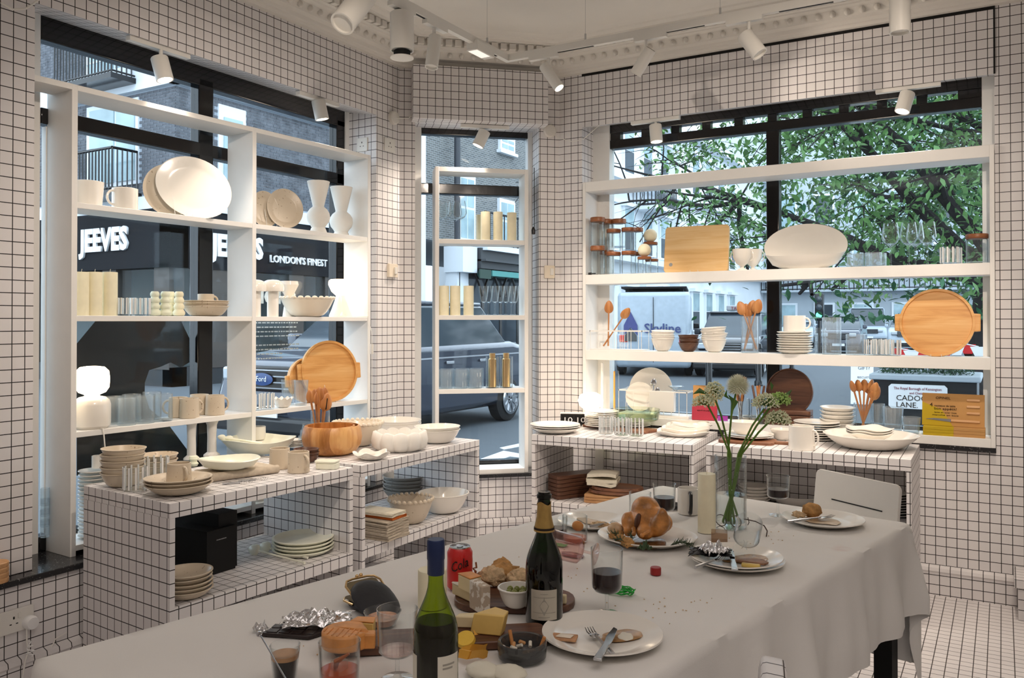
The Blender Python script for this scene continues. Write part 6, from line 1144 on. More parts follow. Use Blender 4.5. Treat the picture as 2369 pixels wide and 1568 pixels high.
# middle stack of two plates
tplate('lower plate of the stacked pair near the table middle', 1706, 1304, 214); tplate('upper dirty plate of the stacked pair near the table middle', 1702, 1298, 212, TZ+.011); z5 = TZ+.018
stain(1728, 1292, 110, .042, z5, saucem, 'brown gravy pool on the stacked plates', seed=4)
obj('meat_slice', MB().prism([(-.05, -.016), (-.02, .02), (.03, .026), (.05, .0), (.04, -.02)], 0, .006, off=(.002, .001)), plain('roast_meat', (.26, .13, .07), .5, var=.3, vs=50, bm=.5), None, TP(1735, 1300, z5+.0015), .1, label='slice of roast meat under the tipped glass', cat='meat', bev=.002)
obj('butter_piece', MB().prism(rrect(.05, .016, .004), 0, .01), plain('butter_yellow', (.72, .50, .12), .4), None, TP(1737, 1312, z5+.0015), .15, label='yellow butter stick on the stacked plates', cat='food', bev=.003)
foilb = MB(); 
def crumple(w, d, h, seed, n=16):
    b = MB(); v = []
    for j in range(n+1):
        for i in range(n+1):
            x, y = (i/n-.5), (j/n-.5); q = Vector((x*5, y*5, seed)); e = 1+.25*noise.noise(q*1.3)
            v.append((w*x*e, d*y*e, h*(.35+.9*abs(noise.noise(q))+.35*noise.noise(q*2.7)+.25*R.random()*.5)*(1-1.2*max(abs(x), abs(y)))+.001))
    return b.add(v, [(j*(n+1)+i, j*(n+1)+i+1, (j+1)*(n+1)+i+1, (j+1)*(n+1)+i) for j in range(n) for i in range(n)])
obj('black_wrapper', crumple(.12, .08, .035, 3), blackp, None, TP(1645, 1285, z5+.006), .3, label='black crumpled wrapper on the stacked plates', cat='wrapper', flat=True)
obj('foil_ball', crumple(.07, .06, .06, 5), foil, None, TP(1654, 1284, z5+.014), .8, label='silver crumpled foil on the stacked plates', cat='foil', flat=True)
cutlery('fork pointing out of the stacked plates to the lower left', (1608, 1312), (1672, 1288), TZ+.03, TZ+.035, 'fork'); cutlery('knife lying front middle on the stacked plates', (1700, 1318), (1690, 1268), TZ+.027, TZ+.035, 'knife')
p, m = T(1722, 1290, z5+.03); winegl('empty wine glass tipped over on the stacked plates', (p.x, p.y-.005, z5+.05), .037, .12, .078, .036, rm=1, rot=(radians(-62), radians(-12), 0))
# glasses standing
for lab, px, py, r, h, hb, rb, wn in (('stemmed glass of red wine right of the champagne bottle', 1404, 1420, .0385, .156, .104, .036, .47), ('stemmed glass of red wine behind the roast chicken', 1537, 1219, .0385, .147, .092, .036, .5), ('stemmed glass of red wine beside the eyeglasses', 1800, 1192, .041, .142, .082, .038, .42), ('empty stemmed glass left of the blue-capped bottle', 919, 1570, .040, .137, .092, .037, 0)):
    winegl(lab, TP(px, py), r, h, hb, rb, wine=wn, rm=1, rot=(0, 0, 0))
p, m = T(919, 1570); obj('wine_dregs', MB().lathe([(0, 0), (.033, 0), (.034, .004), (0, .004)], 24), rose, None, (p.x, p.y, TZ+.054), label='thin remainder of wine in the empty stemmed glass', cat='drink')
def cup(lab, px, py, r, h, grp=None, liquid=0, lm=None, mat=None, r0=None, name='tumbler'):
    p, m = T(px, py); t = thing(name, lab, 'glass', (p.x, p.y, TZ), 0, grp); r0 = r0 or r; obj('glass_wall', MB().lathe(cylp(r, h, .0018, .006, r0), 36), mat or glass, t)
    if liquid: obj('drink', MB().lathe([(0, .006), (r0-.003, .006), (r0+(r-r0)*liquid-.0022, h*liquid), (0, h*liquid)], 32), lm, t)
    return t
t = cup('small glass of black coffee with crema and spoon', 659, 1584, .029, .078, liquid=.66, lm=coffee, r0=.021, name='espresso_glass'); obj('crema', MB().lathe([(0, .0516), (.0255, .0516), (.0262, .060), (0, .060)], 30), crema, t)
A_ = Vector(TP(664, 1575, TZ+.06)); B_ = D(597, 1460, 1.62)[0]; spoon('thin steel spoon leaning in the coffee glass', A_, B_, (B_-A_).length, None, steel, w=.006, name='coffee_spoon', hr=.28)
t = cup('glass of orange drink with peel and ice at the front edge', 785, 1594, .040, .092, liquid=.42, lm=orangej, r0=.036); obj('peel_strip', MB().tube([(-.012, .0, .03), (.0, -.008, .055), (.024, .0, .072)], [.003, .006, .002], 6), plain('burnt_peel', (.35, .09, .02), .5), t); obj('ice_cube', MB().prism(rrect(.026, .026, .005), .03, .056), glassy('ice', (.9, .8, .7), (.6, .5, .45), body=.1), t, bev=.004)
cup('tumbler of red wine behind the champagne bottle', 1289, 1243, .033, .07, liquid=.45, lm=winem); t = cup('tumbler with orange peel behind the tipped glass', 1330, 1252, .040, .082, liquid=.2, lm=orangej); obj('orange_piece', MB().sph((.01, 0, .05), (.02, .012, .016), 14, 8), plain('orange_peel', (.60, .22, .03), .5, bm=.3), t)
cup('empty thin tumbler beside the yellow bowl', 1481, 1194, .0395, .086)
winegl('tipped-over glass with a red wine spill', TP(1378, 1282, TZ+.040), .039, .13, .09, .038, rm=1, rot=(radians(10), radians(-74), radians(28)), mat=rose)
stain(1325, 1283, 70, .022, TZ+.0022, plain('wine_puddle', (.20, .05, .07), .1, var=.3), 'dark red wine puddle under the tipped glass', 'wine_spill', .0012, seed=6)
t = cup('small glass bowl of orange jam beside the empty stemmed glass', 885, 1448, .043, .036, liquid=.6, lm=plain('jam', (.42, .16, .06), .25, var=.4, vs=60), r0=.030, name='jam_bowl')
# bottles
def bottle(lab, px, py, R_, h, gm, cap, caph, neck, lev, shoulder, sparkling=False):
    t = thing('wine_bottle' if not sparkling else 'champagne_bottle', lab, 'bottle', TP(px, py))
    s0, s1 = shoulder; pr = [(0, .004), (R_*.9, 0), (R_, .006), (R_, s0)]+[(neck+(R_-neck)*(.5+.5*cos(pi*k/8))*1, s0+(s1-s0)*k/8) for k in range(1, 9)]+[(neck, h)]
    obj('bottle_glass', MB().lathe(pr+[(neck-.003, h), (0, h-.002)], 44), gm, t)
    inner = [(a*.93, b) for a, b in pr[2:] if b < lev]
    obj('wine', MB().lathe([(0, .008)]+inner+[((neck+(R_-neck)*(.5+.5*cos(pi*max(0, (lev-s0)/(s1-s0)))))*.93, lev), (0, lev)], 36), winem, t)
    return t
t = bottle('green wine bottle with navy blue cap at the front edge', 1008, 1705, .0375, .328, olive, bluecap, .055, .0128, .196, (.175, .262))
obj('screw_cap', MB().lathe([(.0136, .272), (.0142, .273), (.0142, .296), (.0150, .298), (.0150, .328), (.0135, .3305), (0, .3305)], 28), bluecap, t)
def label_(t, R_, z0, z1, a0, a1, mat, nm='paper_label', n=18): return obj(nm, MB().add([(R_*cos(a0+(a1-a0)*i/n), R_*sin(a0+(a1-a0)*i/n), z) for z in (z0, z1) for i in range(n+1)], [(i, i+1, n+2+i, n+1+i) for i in range(n)]), mat, t)
ad = atan2(-t.location.y, -t.location.x)
lb = label_(t, .0379, .035, .148, ad+.08, ad+1.25, paper); label_(t, .0379, .035, .146, ad-1.9, ad-.95, paper)
for k, (w_, zz) in enumerate(((.62, .132), (.5, .126), (.4, .105), (.45, .099), (.5, .078), (.35, .072))): label_(t, .0381, zz, zz+.0032, ad+.3, ad+.3+w_, MATS['faded_ink'] if 'faded_ink' in MATS else plain('faded_ink', (.35, .33, .28), .8), 'printed_line', 6)
t = bottle('open green champagne bottle with torn gold foil', 1259, 1440, .043, .302, greeng, None, 0, .0145, .15, (.13, .235), True)
obj('gold_foil', MB().lathe([(.024, .212), (.0243, .214), (.0175, .245), (.0160, .272), (.0172, .277)], 36, wob=lambda a, r, z: (1+.03*noise.noise(Vector((cos(a)*3, sin(a)*3, z*60))), .004*sin(3*a)*(z > .27))), gfoil, t)
obj('foil_band', MB().lathe([(.0240, .216), (.0236, .221)], 36), ink, t); obj('lip_ring', MB().lathe([(.0148, .286), (.0172, .288), (.0172, .295), (.0148, .297)], 30), greeng, t)
ad = atan2(-t.location.y, -t.location.x); label_(t, .0433, .02, .088, ad-.75, ad+.72, plain('champagne_label', (.50, .46, .38), .8, var=.1)); fi = MATS['faded_ink']
for z0, a0, a1 in ((.078, -.2, .2), (.070, -.6, .6), (.036, -.62, .62), (.026, -.3, .3)): label_(t, .0436, z0, z0+.0014, ad+a0, ad+a1, fi, 'printed_line', 8)
b = MB(); b.add([(.0437*cos(ad+a), .0437*sin(ad+a), z) for a, z in ((-.25, .052), (.25, .052), (.04, .066), (0, .074), (-.04, .066), (-.18, .045), (.18, .045), (0, .030))], [(0, 1, 2, 4), (4, 2, 3), (5, 6, 1, 0), (5, 7, 6)]); obj('printed_emblem', b, fi, t, flat=True)
# can, candles, mug, vase
t = thing('drinks_can', 'dented red cola can behind the cheeses', 'can', TP(1064, 1362)); cw = lambda a, r, z: (1-.10*max(0, 1-abs(z-.045)/.03)*max(0, cos(a+.4))**2+.03*noise.noise(Vector((cos(a)*2, sin(a)*2, z*50)))*(.02 < z < .1), 0)
obj('can_body', MB().lathe([(0, .003), (.024, 0), (.032, .007)]+[(.0335, .01+k*.0095) for k in range(9)]+[(.033, .097), (.027, .108), (.026, .110)], 44, wob=cw), redp, t, ang=60); obj('can_top', MB().lathe([(.0262, .108), (.027, .112), (.025, .112), (.024, .109), (0, .109)], 36), steel, t); obj('pull_tab', MB().prism(rrect(.012, .02, .005), .1095, .111), steel, t)
ad = atan2(-t.location.y, -t.location.x)
ct_ = txt('Cola', .036, blackp, 'lettering', t, (.0345*cos(ad), .0345*sin(ad), .06), (pi/2, 0, ad+pi/2), .0004, w=.044)
for v in ct_.data.vertices: v.co.y += .25*v.co.x; v.co.z -= 4.2*v.co.x*v.co.x
obj('white_print', MB().box(-.008, .008, -.0003, .0003, 0, .014, Matrix.Translation((.0342*cos(ad-.35), .0342*sin(ad-.35), .015)) @ Matrix.Rotation(ad-.35+pi/2, 4, 'Z')), paper, t)
candle('short ivory candle behind the blue-capped bottle', TP(1000, 1402), .035, .09); candle('tall ivory pillar candle beside the flower vase', TP(1635, 1230), .029, .192)
t = thing('mug', 'white mug with a black handle facing the viewer', 'mug', TP(1593, 1187), atan2(-T(1590, 1187)[0].y, -T(1590, 1187)[0].x)+.12); obj('cup_body', MB().lathe(cylp(.0395, .092, .0035, .006), 36), porc, t); obj('handle', MB().tube([(.036, 0, .08), (.050, 0, .083), (.062, .001, .078), (.064, .001, .045), (.060, 0, .015), (.048, 0, .010), (.036, 0, .012)], .0062, 10), blackp, t)
obj('glass_votive', MB().prism(rrect(.05, .05, .004), 0, .03), glassy('amber_votive', (.75, .62, .5), (.5, .38, .3), body=.2, bodyc=(.5, .35, .25)), None, TP(1664, 1250), .3, label='small square amber votive glass before the vase', cat='glass', bev=.002)
vp, vm = T(1690, 1219); t = thing('flower_vase', 'tall bubbled glass cylinder vase holding flowers', 'vase', (vp.x, vp.y, TZ)); obj('glass_wall', MB().lathe(cylp(.053, .242, .004, .02), 44, wob=lambda a, r, z: (1+.012*noise.noise(Vector((cos(a)*3, sin(a)*3, z*20))), 0)), glass, t)
obj('water', MB().lathe([(0, .021), (.0485, .021), (.0485, .112), (0, .112)], 36), water, t); b = MB()
for k in range(90): a = R.uniform(0, 6.28); b.sph((.051*cos(a), .051*sin(a), R.uniform(.12, .22)), R.uniform(.0007, .0016), 5, 4)
obj('glass_bubbles', b, glassw, t, kind='stuff')
stemm = plain('stem_green', (.10, .20, .02), .5, var=.2); petal = plain('cream_petal', (.98, .98, .78), .6, .2, var=.06); umb = plain('pale_green_floret', (.92, .96, .68), .8, .1, var=.08, vs=80); umbg = plain('green_floret', (.50, .72, .24), .8, .1, var=.3, vs=80); leafv = plain('vase_leaf', (.06, .16, .03), .45, var=.3)
def vpt(px, py, off=0): return Pl(px, py, (vp.x, vp.y-off), (-sin(YAW), cos(YAW)))[0]-Vector((vp.x, vp.y, TZ))
def stem(*P): return MB().tube([Vector((0, 0, 0)) if q is None else vpt(*q) for q in P], [.0042]*2+[.0035]*(len(P)-2), 8)
def flower(name, lab, P, head, r, mat, n, kind):
    t = thing(name, lab, 'flower', (vp.x, vp.y, TZ)); obj('stem', stem(*P), stemm, t); c = vpt(*head)
    if kind == 'dahlia':
        b = MB()
        for k in range(n):
            f = (k+.5)/n; ph_ = math.acos(1-1.75*f); th_ = k*2.39996; d = Vector((sin(ph_)*cos(th_), sin(ph_)*sin(th_), cos(ph_))); M = Matrix.Translation(c+d*r*.35) @ d.to_track_quat('Z', 'Y').to_matrix().to_4x4()
            b.sph((0, 0, 0), (r*.085, r*.035, r*.42), 6, 5, M=None, fn=None) if 0 else b.add([M @ Vector(v) for v in ((0, 0, -.3*r), (-.09*r, 0, .2*r), (.09*r, 0, .2*r), (0, .04*r, .25*r), (0, 0, .62*r))], [(0, 1, 3), (0, 3, 2), (1, 4, 3), (3, 4, 2)])
        obj('petals', b, mat, t, kind='stuff'); obj('flower_core', MB().sph(c, r*.55, 14, 10), mat, t)
    else:
        b = MB(); s = MB(); hub = c-Vector((0, 0, r*.8)) if kind == 'umbel' else c
        for k in range(n):
            f = (k+.5)/n; ph_ = math.acos(1-(1.1 if kind == 'umbel' else 1.95)*f); th_ = k*2.39996; d = Vector((sin(ph_)*cos(th_), sin(ph_)*sin(th_), cos(ph_))); q = hub+Vector((d.x, d.y, d.z*(.95 if kind == 'umbel' else 1)))*r*R.uniform(.92, 1.08)*(1.15 if kind == 'umbel' else 1)
            s.tube([hub, q], .0006, 3, cap=False)
            for _ in range(5): b.sph(q+Vector((R.gauss(0, .0028), R.gauss(0, .0028), R.gauss(0, .002))), R.uniform(.0014, .0028), 5, 4)
        obj('florets', b, mat, t, kind='stuff'); obj('floret_stalks', s, stemm, t, kind='stuff')
    return t
flower('dahlia', 'round cream dahlia topping the vase, the tallest flower', ((1700, 1210), (1688, 1140), (1684, 1050), (1692, 960), (1702, 910)), (1707, 893), .045, petal, 300, 'dahlia')
flower('allium', 'pale green round flower head left of the dahlia', ((1672, 1208), (1690, 1150), (1690, 1050), (1668, 960), (1655, 925)), (1653, 905), .030, umb, 110, 'ball')
flower('umbel_flower', 'small drooping green flower head at the far left of the bouquet', ((1680, 1205), (1690, 1150), (1688, 1050), (1660, 980), (1636, 935)), (1628, 920), .030, umb, 70, 'umbel')
flower('umbel_flower', 'cream lacy flower head right of the dahlia, upper', ((1710, 1205), (1692, 1150), (1708, 1050), (1740, 985), (1768, 945)), (1772, 918), .036, umb, 100, 'umbel')
flower('umbel_flower', 'bright green lacy flower head at the top right of the bouquet', ((1690, 1205), (1692, 1150), (1712, 1050), (1750, 985), (1790, 930)), (1803, 915), .030, umbg, 80, 'umbel')
flower('umbel_flower', 'cream lacy flower head hanging lowest on the right', ((1685, 1205), (1694, 1150), (1716, 1050), (1755, 1000), (1790, 965)), (1800, 958), .034, umb, 90, 'umbel')
t = thing('foliage_sprig', 'dark green leaves on the flower stems above the vase', 'leaves', (vp.x, vp.y, TZ))
for (a, b_, c_, w_) in (((1690, 960), (1700, 930), (1684, 912), .012), ((1645, 915), (1618, 903), (1602, 912), .009), ((1808, 925), (1824, 910), (1833, 900), .006), ((1785, 905), (1786, 892), (1782, 882), .006), ((1690, 925), (1678, 915), (1682, 900), .006)):
    A_, B_, C_ = vpt(*a), vpt(*b_), vpt(*c_); s = (C_-A_).cross(Vector((-.5, .86, 0))).normalized()*w_; obj('leaf', MB().add([A_, B_+s, B_-s, C_, B_+Vector((.002, -.003, 0))], [(0, 1, 4), (0, 4, 2), (1, 3, 4), (4, 3, 2)]), leafv, t)
# ---- chicken platter
p, m = T(1497, 1252); obj('serving_platter', MB().lathe(platep(.157, .020, .006, .7), 60, sy=.86), porc, None, (p.x, p.y, TZ), rz=.2, label='white oval platter carrying the roast chicken', cat='platter'); cz = TZ+.009
stain(1500, 1256, 120, .055, TZ+.0075, plain('roast_gravy', (.20, .09, .03), .15, var=.3, vs=30), 'dark roasting gravy pooled on the chicken platter', 'gravy_pool', seed=8)
chm = plain('roast_skin', (.46, .19, .045), .4, .5, var=.6, vs=24, bm=.6, bs=70, bd=.004, coat=.25)
t = thing('roast_chicken', 'golden roast chicken on the oval platter', 'chicken', (p.x+.008, p.y+.005, cz), -.25)
b = MB()
for c, r, a in (((0, 0, .055), (.070, .052, .050), 0), ((-.02, .005, .088), (.048, .042, .042), 0), ((.058, -.030, .060), (.030, .027, .042), .5), ((.070, -.035, .092), (.017, .017, .022), 0), ((-.055, -.032, .045), (.026, .028, .036), -.4), ((-.048, -.05, .025), (.014, .018, .02), 0), ((.0, .048, .045), (.05, .03, .035), 0), ((.015, -.05, .03), (.03, .022, .022), 0), ((-.075, .02, .035), (.02, .03, .016), 0)):
    b.sph(c, r, 20, 14, M=Matrix.Rotation(a, 4, 'Y'))
o = obj('chicken_body', b, chm, t, ang=180); rm = o.modifiers.new('remesh', 'REMESH'); rm.mode = 'VOXEL'; rm.voxel_size = .0042; rm.use_smooth_shade = True; sm = o.modifiers.new('smooth', 'SMOOTH'); sm.iterations = 10; sm.factor = .6
for s in (-1, 1): obj('drumstick_end', MB().tube([(s*.03+.012, -.062, .04), (s*.016+.012, -.078, .03)], [.007, .005], 8).sph((s*.016+.012, -.08, .029), .0075, 8, 6), chm, t)
obj('cavity', MB().sph((0, 0, 0), (.012, .010, .028), 14, 10, M=Matrix.Translation((-.012, -.047, .058)) @ Matrix.Rotation(.15, 4, 'Y')), plain('cavity_brown', (.09, .03, .01), .5), t)
herb = plain('rosemary', (.05, .09, .035), .6, var=.3)
def sprig(lab, px, py, L, rz, n=26, z=.018):
    t = thing('rosemary_sprig', lab, 'herb', TP(px, py, TZ+z), rz); obj('twig', MB().tube([(0, 0, 0), (L*.5, 0, .012), (L, .005, .006)], .0012, 5), bark, t); b = MB()
    for k in range(n): x = L*(k+1)/n; a = k*2.4; q = Vector((x, 0, .012*sin(pi*min(1, x/L)))); e = q+Vector((.008, .014*cos(a), .012*sin(a)+.004)); b.tube([q, e], [.0014, .0004], 4, cap=False)
    obj('needles', b, herb, t, kind='stuff'); return t
for i, a in enumerate(((1450, 1262, .06, 2.6), (1462, 1252, .06, 2.0), (1440, 1246, .05, 2.9))): sprig(('lower', 'middle', 'upper')[i]+' rosemary sprig left of the roast chicken', *a)
for i, a in enumerate(((1550, 1262, .07, .4), (1556, 1258, .06, -.2))): sprig(('upper', 'lower')[i]+' rosemary sprig right of the roast chicken', *a)
obj('parsley_tuft', crumple(.035, .03, .04, 9, 10), herb, None, TP(1492, 1276, cz+.02), label='green herb tuft tucked in front of the chicken', cat='herb', flat=True)
for i, (px, py, s_) in enumerate(((1432, 1240, .016), (1436, 1254, .018), (1452, 1264, .02), (1418, 1246, .014))): blob('roast_mushroom', ('upper', 'middle', 'lower', 'outer')[i]+' browned mushroom left of the roast chicken', 'mushroom', TP(px, py, cz+.002), (s_, s_*.8, s_*.7), crustm, .35, i+10, grp=None)
blob('onion_half', 'pale roasted onion at the left rim of the platter', 'onion', TP(1424, 1236, cz+.004), (.026, .02, .02), plain('roast_onion', (.62, .42, .24), .4, var=.2, vs=30), .1, 4)
# ---- back plate, bowls, phone, glasses
tplate('used plate with crumbs behind the tipped glass', 1372, 1214, 165); stain(1368, 1206, 80, .03, TZ+.007, MATS['pale_gravy'], 'sauce smear on the plate behind the tipped glass', seed=9); blob('bread_piece', 'crumbly bread heap on the rear plate', 'bread', TP(1392, 1218, TZ+.008), (.035, .018, .008), crumbm, .5, 5); cutlery('fork lying on the rear plate', (1362, 1218), (1422, 1206), TZ+.02, TZ+.022, 'fork')
p, m = T(1497, 1196); t = thing('yellow_bowl', 'small scalloped yellow glass bowl behind the chicken', 'bowl', (p.x, p.y, TZ)); obj('bowl_wall', MB().lathe(bowlp(.044, .034, .0025, .5), 48, wob=rib(14, .04)), glassy('yellow_glass', (.9, .62, .08), (.6, .35, .02), body=.45, bodyc=(.75, .50, .05)), t)
cutlery('small fork in the yellow bowl', (1500, 1196), (1523, 1176), TZ+.01, TZ+.05, 'fork')
obj('black_saucer', MB().lathe(platep(.07, .012, .004), 40, sy=.6), blackp, None, TP(1540, 1174), rz=.3, label='black oval dish left of the black-handled mug', cat='dish')
blob('dark_napkin', 'dark crumpled napkin at the left end of the black dish', 'napkin', TP(1504, 1170), (.03, .02, .01), plain('slate_napkin', (.05, .06, .09), .8), .4, 6)
gm_ = plain('tortoise_frame', (.05, .022, .016), .25, var=.8, vs=90); t = thing('eyeglasses', 'tortoiseshell eyeglasses lying behind the vase', 'eyeglasses', (vp.x, vp.y, TZ))
def ep(px, py, z): q = G(px, py, TZ+z)[0]-Vector((vp.x, vp.y, TZ)); return q
for c in ((1668, 1203), (1702, 1206)): q = ep(*c, .02); obj('lens_rim', MB().tube([q+Vector((.023*cos(a)*.9, -.008*cos(a), .019*sin(a))) for a in [2*pi*k/20 for k in range(21)]], .0016, 6, cap=False), gm_, t)
obj('bridge', MB().tube([ep(1682, 1200, .025), ep(1688, 1200, .028)], .0018, 6), gm_, t); obj('temple', MB().tube([ep(1722, 1200, .028), ep(1748, 1206, .026), ep(1768, 1216, .022), ep(1775, 1228, .012), ep(1773, 1240, .002)], [.002, .0018, .002, .0022, .002], 7), gm_, t); obj('temple', MB().tube([ep(1730, 1197, .028), ep(1733, 1208, .016), ep(1730, 1214, .012)], .0016, 6), gm_, t)
# ---- boards with cheese
a, _ = T(1052, 1392); b_, m = T(1330, 1398); u = b_-a; L = u.length; t = thing('cheese_board', 'dark walnut board under cheese, bread and white bowl', 'board', ((a.x+b_.x)/2, (a.y+b_.y)/2, TZ+.0), atan2(u.y, u.x)); obj('board_panel', MB().prism(rrect(L, .155, .07), 0, .016), walnut, t, bev=.003)
a, _ = T(775, 1500); b_, m = T(1262, 1476); u = b_-a; L = u.length; t = thing('cheese_board', 'long dark walnut board at the front with yellow cheese', 'board', ((a.x+b_.x)/2, (a.y+b_.y)/2, TZ), atan2(u.y, u.x)); obj('board_panel', MB().prism(rrect(L, .10, .02), 0, .018), walnut, t, bev=.003)
bz = TZ+.0165; fz = TZ+.0185
cho = plain('orange_rind', (.68, .28, .07), .45, var=.2, vs=30, bm=.4, bs=60); chy = plain('yellow_cheese', (.74, .50, .15), .45, var=.08, vs=20); chp = plain('pale_cheese', (.74, .62, .38), .5, var=.08); chs = speck('mottled_rind', (.50, .40, .30), (.75, .70, .62), .8, 55, .52); brie = plain('white_rind', (.74, .70, .60), .7, var=.08, vs=30, bm=.3)
def wedge(name, lab, px, py, poly, h, mat, z, rz=0, top=None, off=(0, 0), cat='cheese'):
    t = thing(name, lab, cat, TP(px, py, z), rz); obj('cheese_body', MB().prism(poly, 0, h, off=off), mat, t, bev=.003)
    if top: obj('rind', MB().prism([(x*1.01, y*1.01) for x, y in poly], h+.0002, h+.003, off=(0, 0)), top, t, bev=.001)
    return t
P = [(.05*cos(a), .05*sin(a)) for a in [k*2*pi/28 for k in range(28)] if not (.1 < a < 1.1)]+[(.004, .004)]
t = thing('orange_cheese', 'ridged orange washed-rind cheese wheel with a wedge missing', 'cheese', TP(800, 1492, fz), .4); obj('cheese_body', MB().prism(P, 0, .034), cho, t, bev=.006)
for k in range(7): obj('rind_ridge', MB().tube([(-.040+.012*k, -sqrt(max(0, .045**2-(.040-.012*k)**2)), .0345), (-.040+.012*k, min(.0, sqrt(max(0, .045**2-(.040-.012*k)**2))), .0345)], .0016, 5), cho, t)
wedge('orange_cheese', 'cut orange cheese wedge behind the ridged wheel', 842, 1462, [(-.025, -.016), (.028, -.014), (.02, .018), (-.02, .012)], .026, chy, fz, .3, cho); wedge('orange_cheese', 'small orange cheese piece right of the ridged wheel', 848, 1496, [(-.015, -.016), (.02, -.012), (.016, .016), (-.014, .014)], .03, cho, fz, .5)
wedge('yellow_cheese', 'large yellow cheese wedge on the long dark board', 1130, 1462, [(-.036, -.022), (.034, -.016), (.032, .018), (-.006, .034)], .044, chy, fz, .2, off=(.008, .004)); wedge('yellow_cheese', 'small pale cheese wedge behind the large yellow one', 1080, 1448, [(-.024, -.014), (.026, -.012), (.02, .018), (-.02, .006)], .026, chp, fz, .4)
wedge('mottled_cheese', 'mottled brown cheese block standing before the orange one', 1110, 1412, [(-.031, -.012), (.031, -.012), (.031, .012), (-.031, .012)], .066, chs, TZ+.0165, -.5)
wedge('brie_wedge', 'white brie wedge under the orange-rind cheese', 1092, 1382, [(-.055, -.022), (.05, -.026), (.055, .012), (-.03, .028)], .026, chp, bz, -.35, brie)
wedge('orange_cheese', 'orange-rind cheese block stacked on the brie', 1086, 1364, [(-.027, -.016), (.027, -.016), (.025, .018), (-.02, .018)], .034, chp, bz+.030, -.4, cho)
for i, (px, py, r) in enumerate(((1140, 1352, (.036, .028, .024)), (1165, 1342, (.04, .028, .022)), (1200, 1350, (.034, .026, .022)), (1150, 1330, (.034, .024, .026)))): blob('bread_chunk', ('front left', 'middle', 'right', 'rear')[i]+' torn bread chunk behind the small white bowl', 'bread', TP(px, py, bz), r, (crumbm, crustm)[i % 2], .35, i+20, rot=(.2*i, 0, .5*i))
p, m = T(1194, 1402, bz); t = thing('olive_bowl', 'small white bowl of green olives on the cheese board', 'bowl', (p.x, p.y, bz)); obj('bowl_wall', MB().lathe(bowlp(.043, .046, .003, .45), 40), porc, t); olv = plain('green_olive', (.22, .24, .05), .3)
for k in range(7): obj('olive', MB().sph((.018*cos(k), .018*sin(k), .033+.003*(k % 2)), (.008, .008, .010), 10, 8), olv, t)
wedge('cheese_cube', 'small cheese cube at the right end of the walnut board', 1305, 1396, [(-.006, -.006), (.006, -.006), (.006, .006), (-.006, .006)], .022, chp, bz, .2)
lem = plain('lemon_peel', (.78, .50, .06), .45, bm=.3, bs=120); obj('lemon_slice', MB().lathe([(0, 0), (.019, 0), (.021, .004), (.019, .012), (0, .012)], 26), lem, None, TP(1078, 1484, fz), rot=(.5, .2, 0), label='lemon half lying at the front of the long board', cat='lemon')
for i, (P, w_) in enumerate(((((1066, 1505), (1085, 1498), (1108, 1500), (1128, 1496), (1120, 1478), (1098, 1466)), .013), (((1060, 1512), (1080, 1516), (1105, 1512), (1122, 1516)), .016))):
    c = [Vector(TP(*q, TZ+.012+.010*sin(k*1.5))) for k, q in enumerate(P)]; o = c[0]; v = []
    for k, q in enumerate(c): v += [q-o+Vector((0, 0, -w_*.5)), q-o+Vector((.006*sin(k), .004, w_*.5)), q-o+Vector((.002, .004, -w_*.5)), q-o+Vector((.006*sin(k)+.002, .008, w_*.5))]
    obj('orange_peel', MB().add(v, [f for k in range(len(c)-1) for f in ((4*k, 4*k+4, 4*k+5, 4*k+1), (4*k+2, 4*k+3, 4*k+7, 4*k+6), (4*k+1, 4*k+5, 4*k+7, 4*k+3), (4*k, 4*k+2, 4*k+6, 4*k+4))]), plain('orange_zest_%d' % i, (.80, .40, .04), .5, bm=.3, bs=100), None, tuple(o), label=('upper', 'lower')[i]+' curled orange peel strip beside the ashtray', cat='peel')
t = thing('ashtray', 'round smoked glass ashtray with cigarette ends', 'ashtray', TP(1208, 1522)); obj('glass_wall', MB().lathe([(0, 0), (.042, 0), (.05, .006), (.051, .034), (.049, .037), (.044, .036), (.041, .012), (0, .008)], 44), smoke, t)
obj('ash', crumple(.06, .06, .012, 12, 12), plain('grey_ash', (.16, .15, .14), .9, var=.3, vs=80), t, (0, 0, .009), flat=True)
for k in range(7): a = k*.9; q = Vector((.018*cos(a), .018*sin(a), .018+.003*(k % 3))); e = q+Vector((.012*cos(a*2.3), .012*sin(a*2.3), .006)); cgt = obj('cigarette_end', MB().tube([q, e], .0036, 8), paper if k % 2 else plain('filter_tip_%d' % k, (.58, .30, .12), .8), t)
for s, a in ((-1, 2.7), (1, .5)): obj('cigarette_end', MB().tube([(.036*cos(a), .036*sin(a), .016), (.046*cos(a), .046*sin(a), .044)], .004, 8), plain('cork_tip_%d' % s, (.62, .26, .08), .8), t)
for i, (px, py) in enumerate(((1118, 1566), (1178, 1572))): blob('white_cheese', ('left', 'right')[i]+' soft white cheese piece at the bottom edge of the picture', 'cheese', TP(px, py), (.036, .028, .014), plain('fresh_cheese_%d' % i, (.72, .68, .56), .5, var=.04), .15, 30+i)
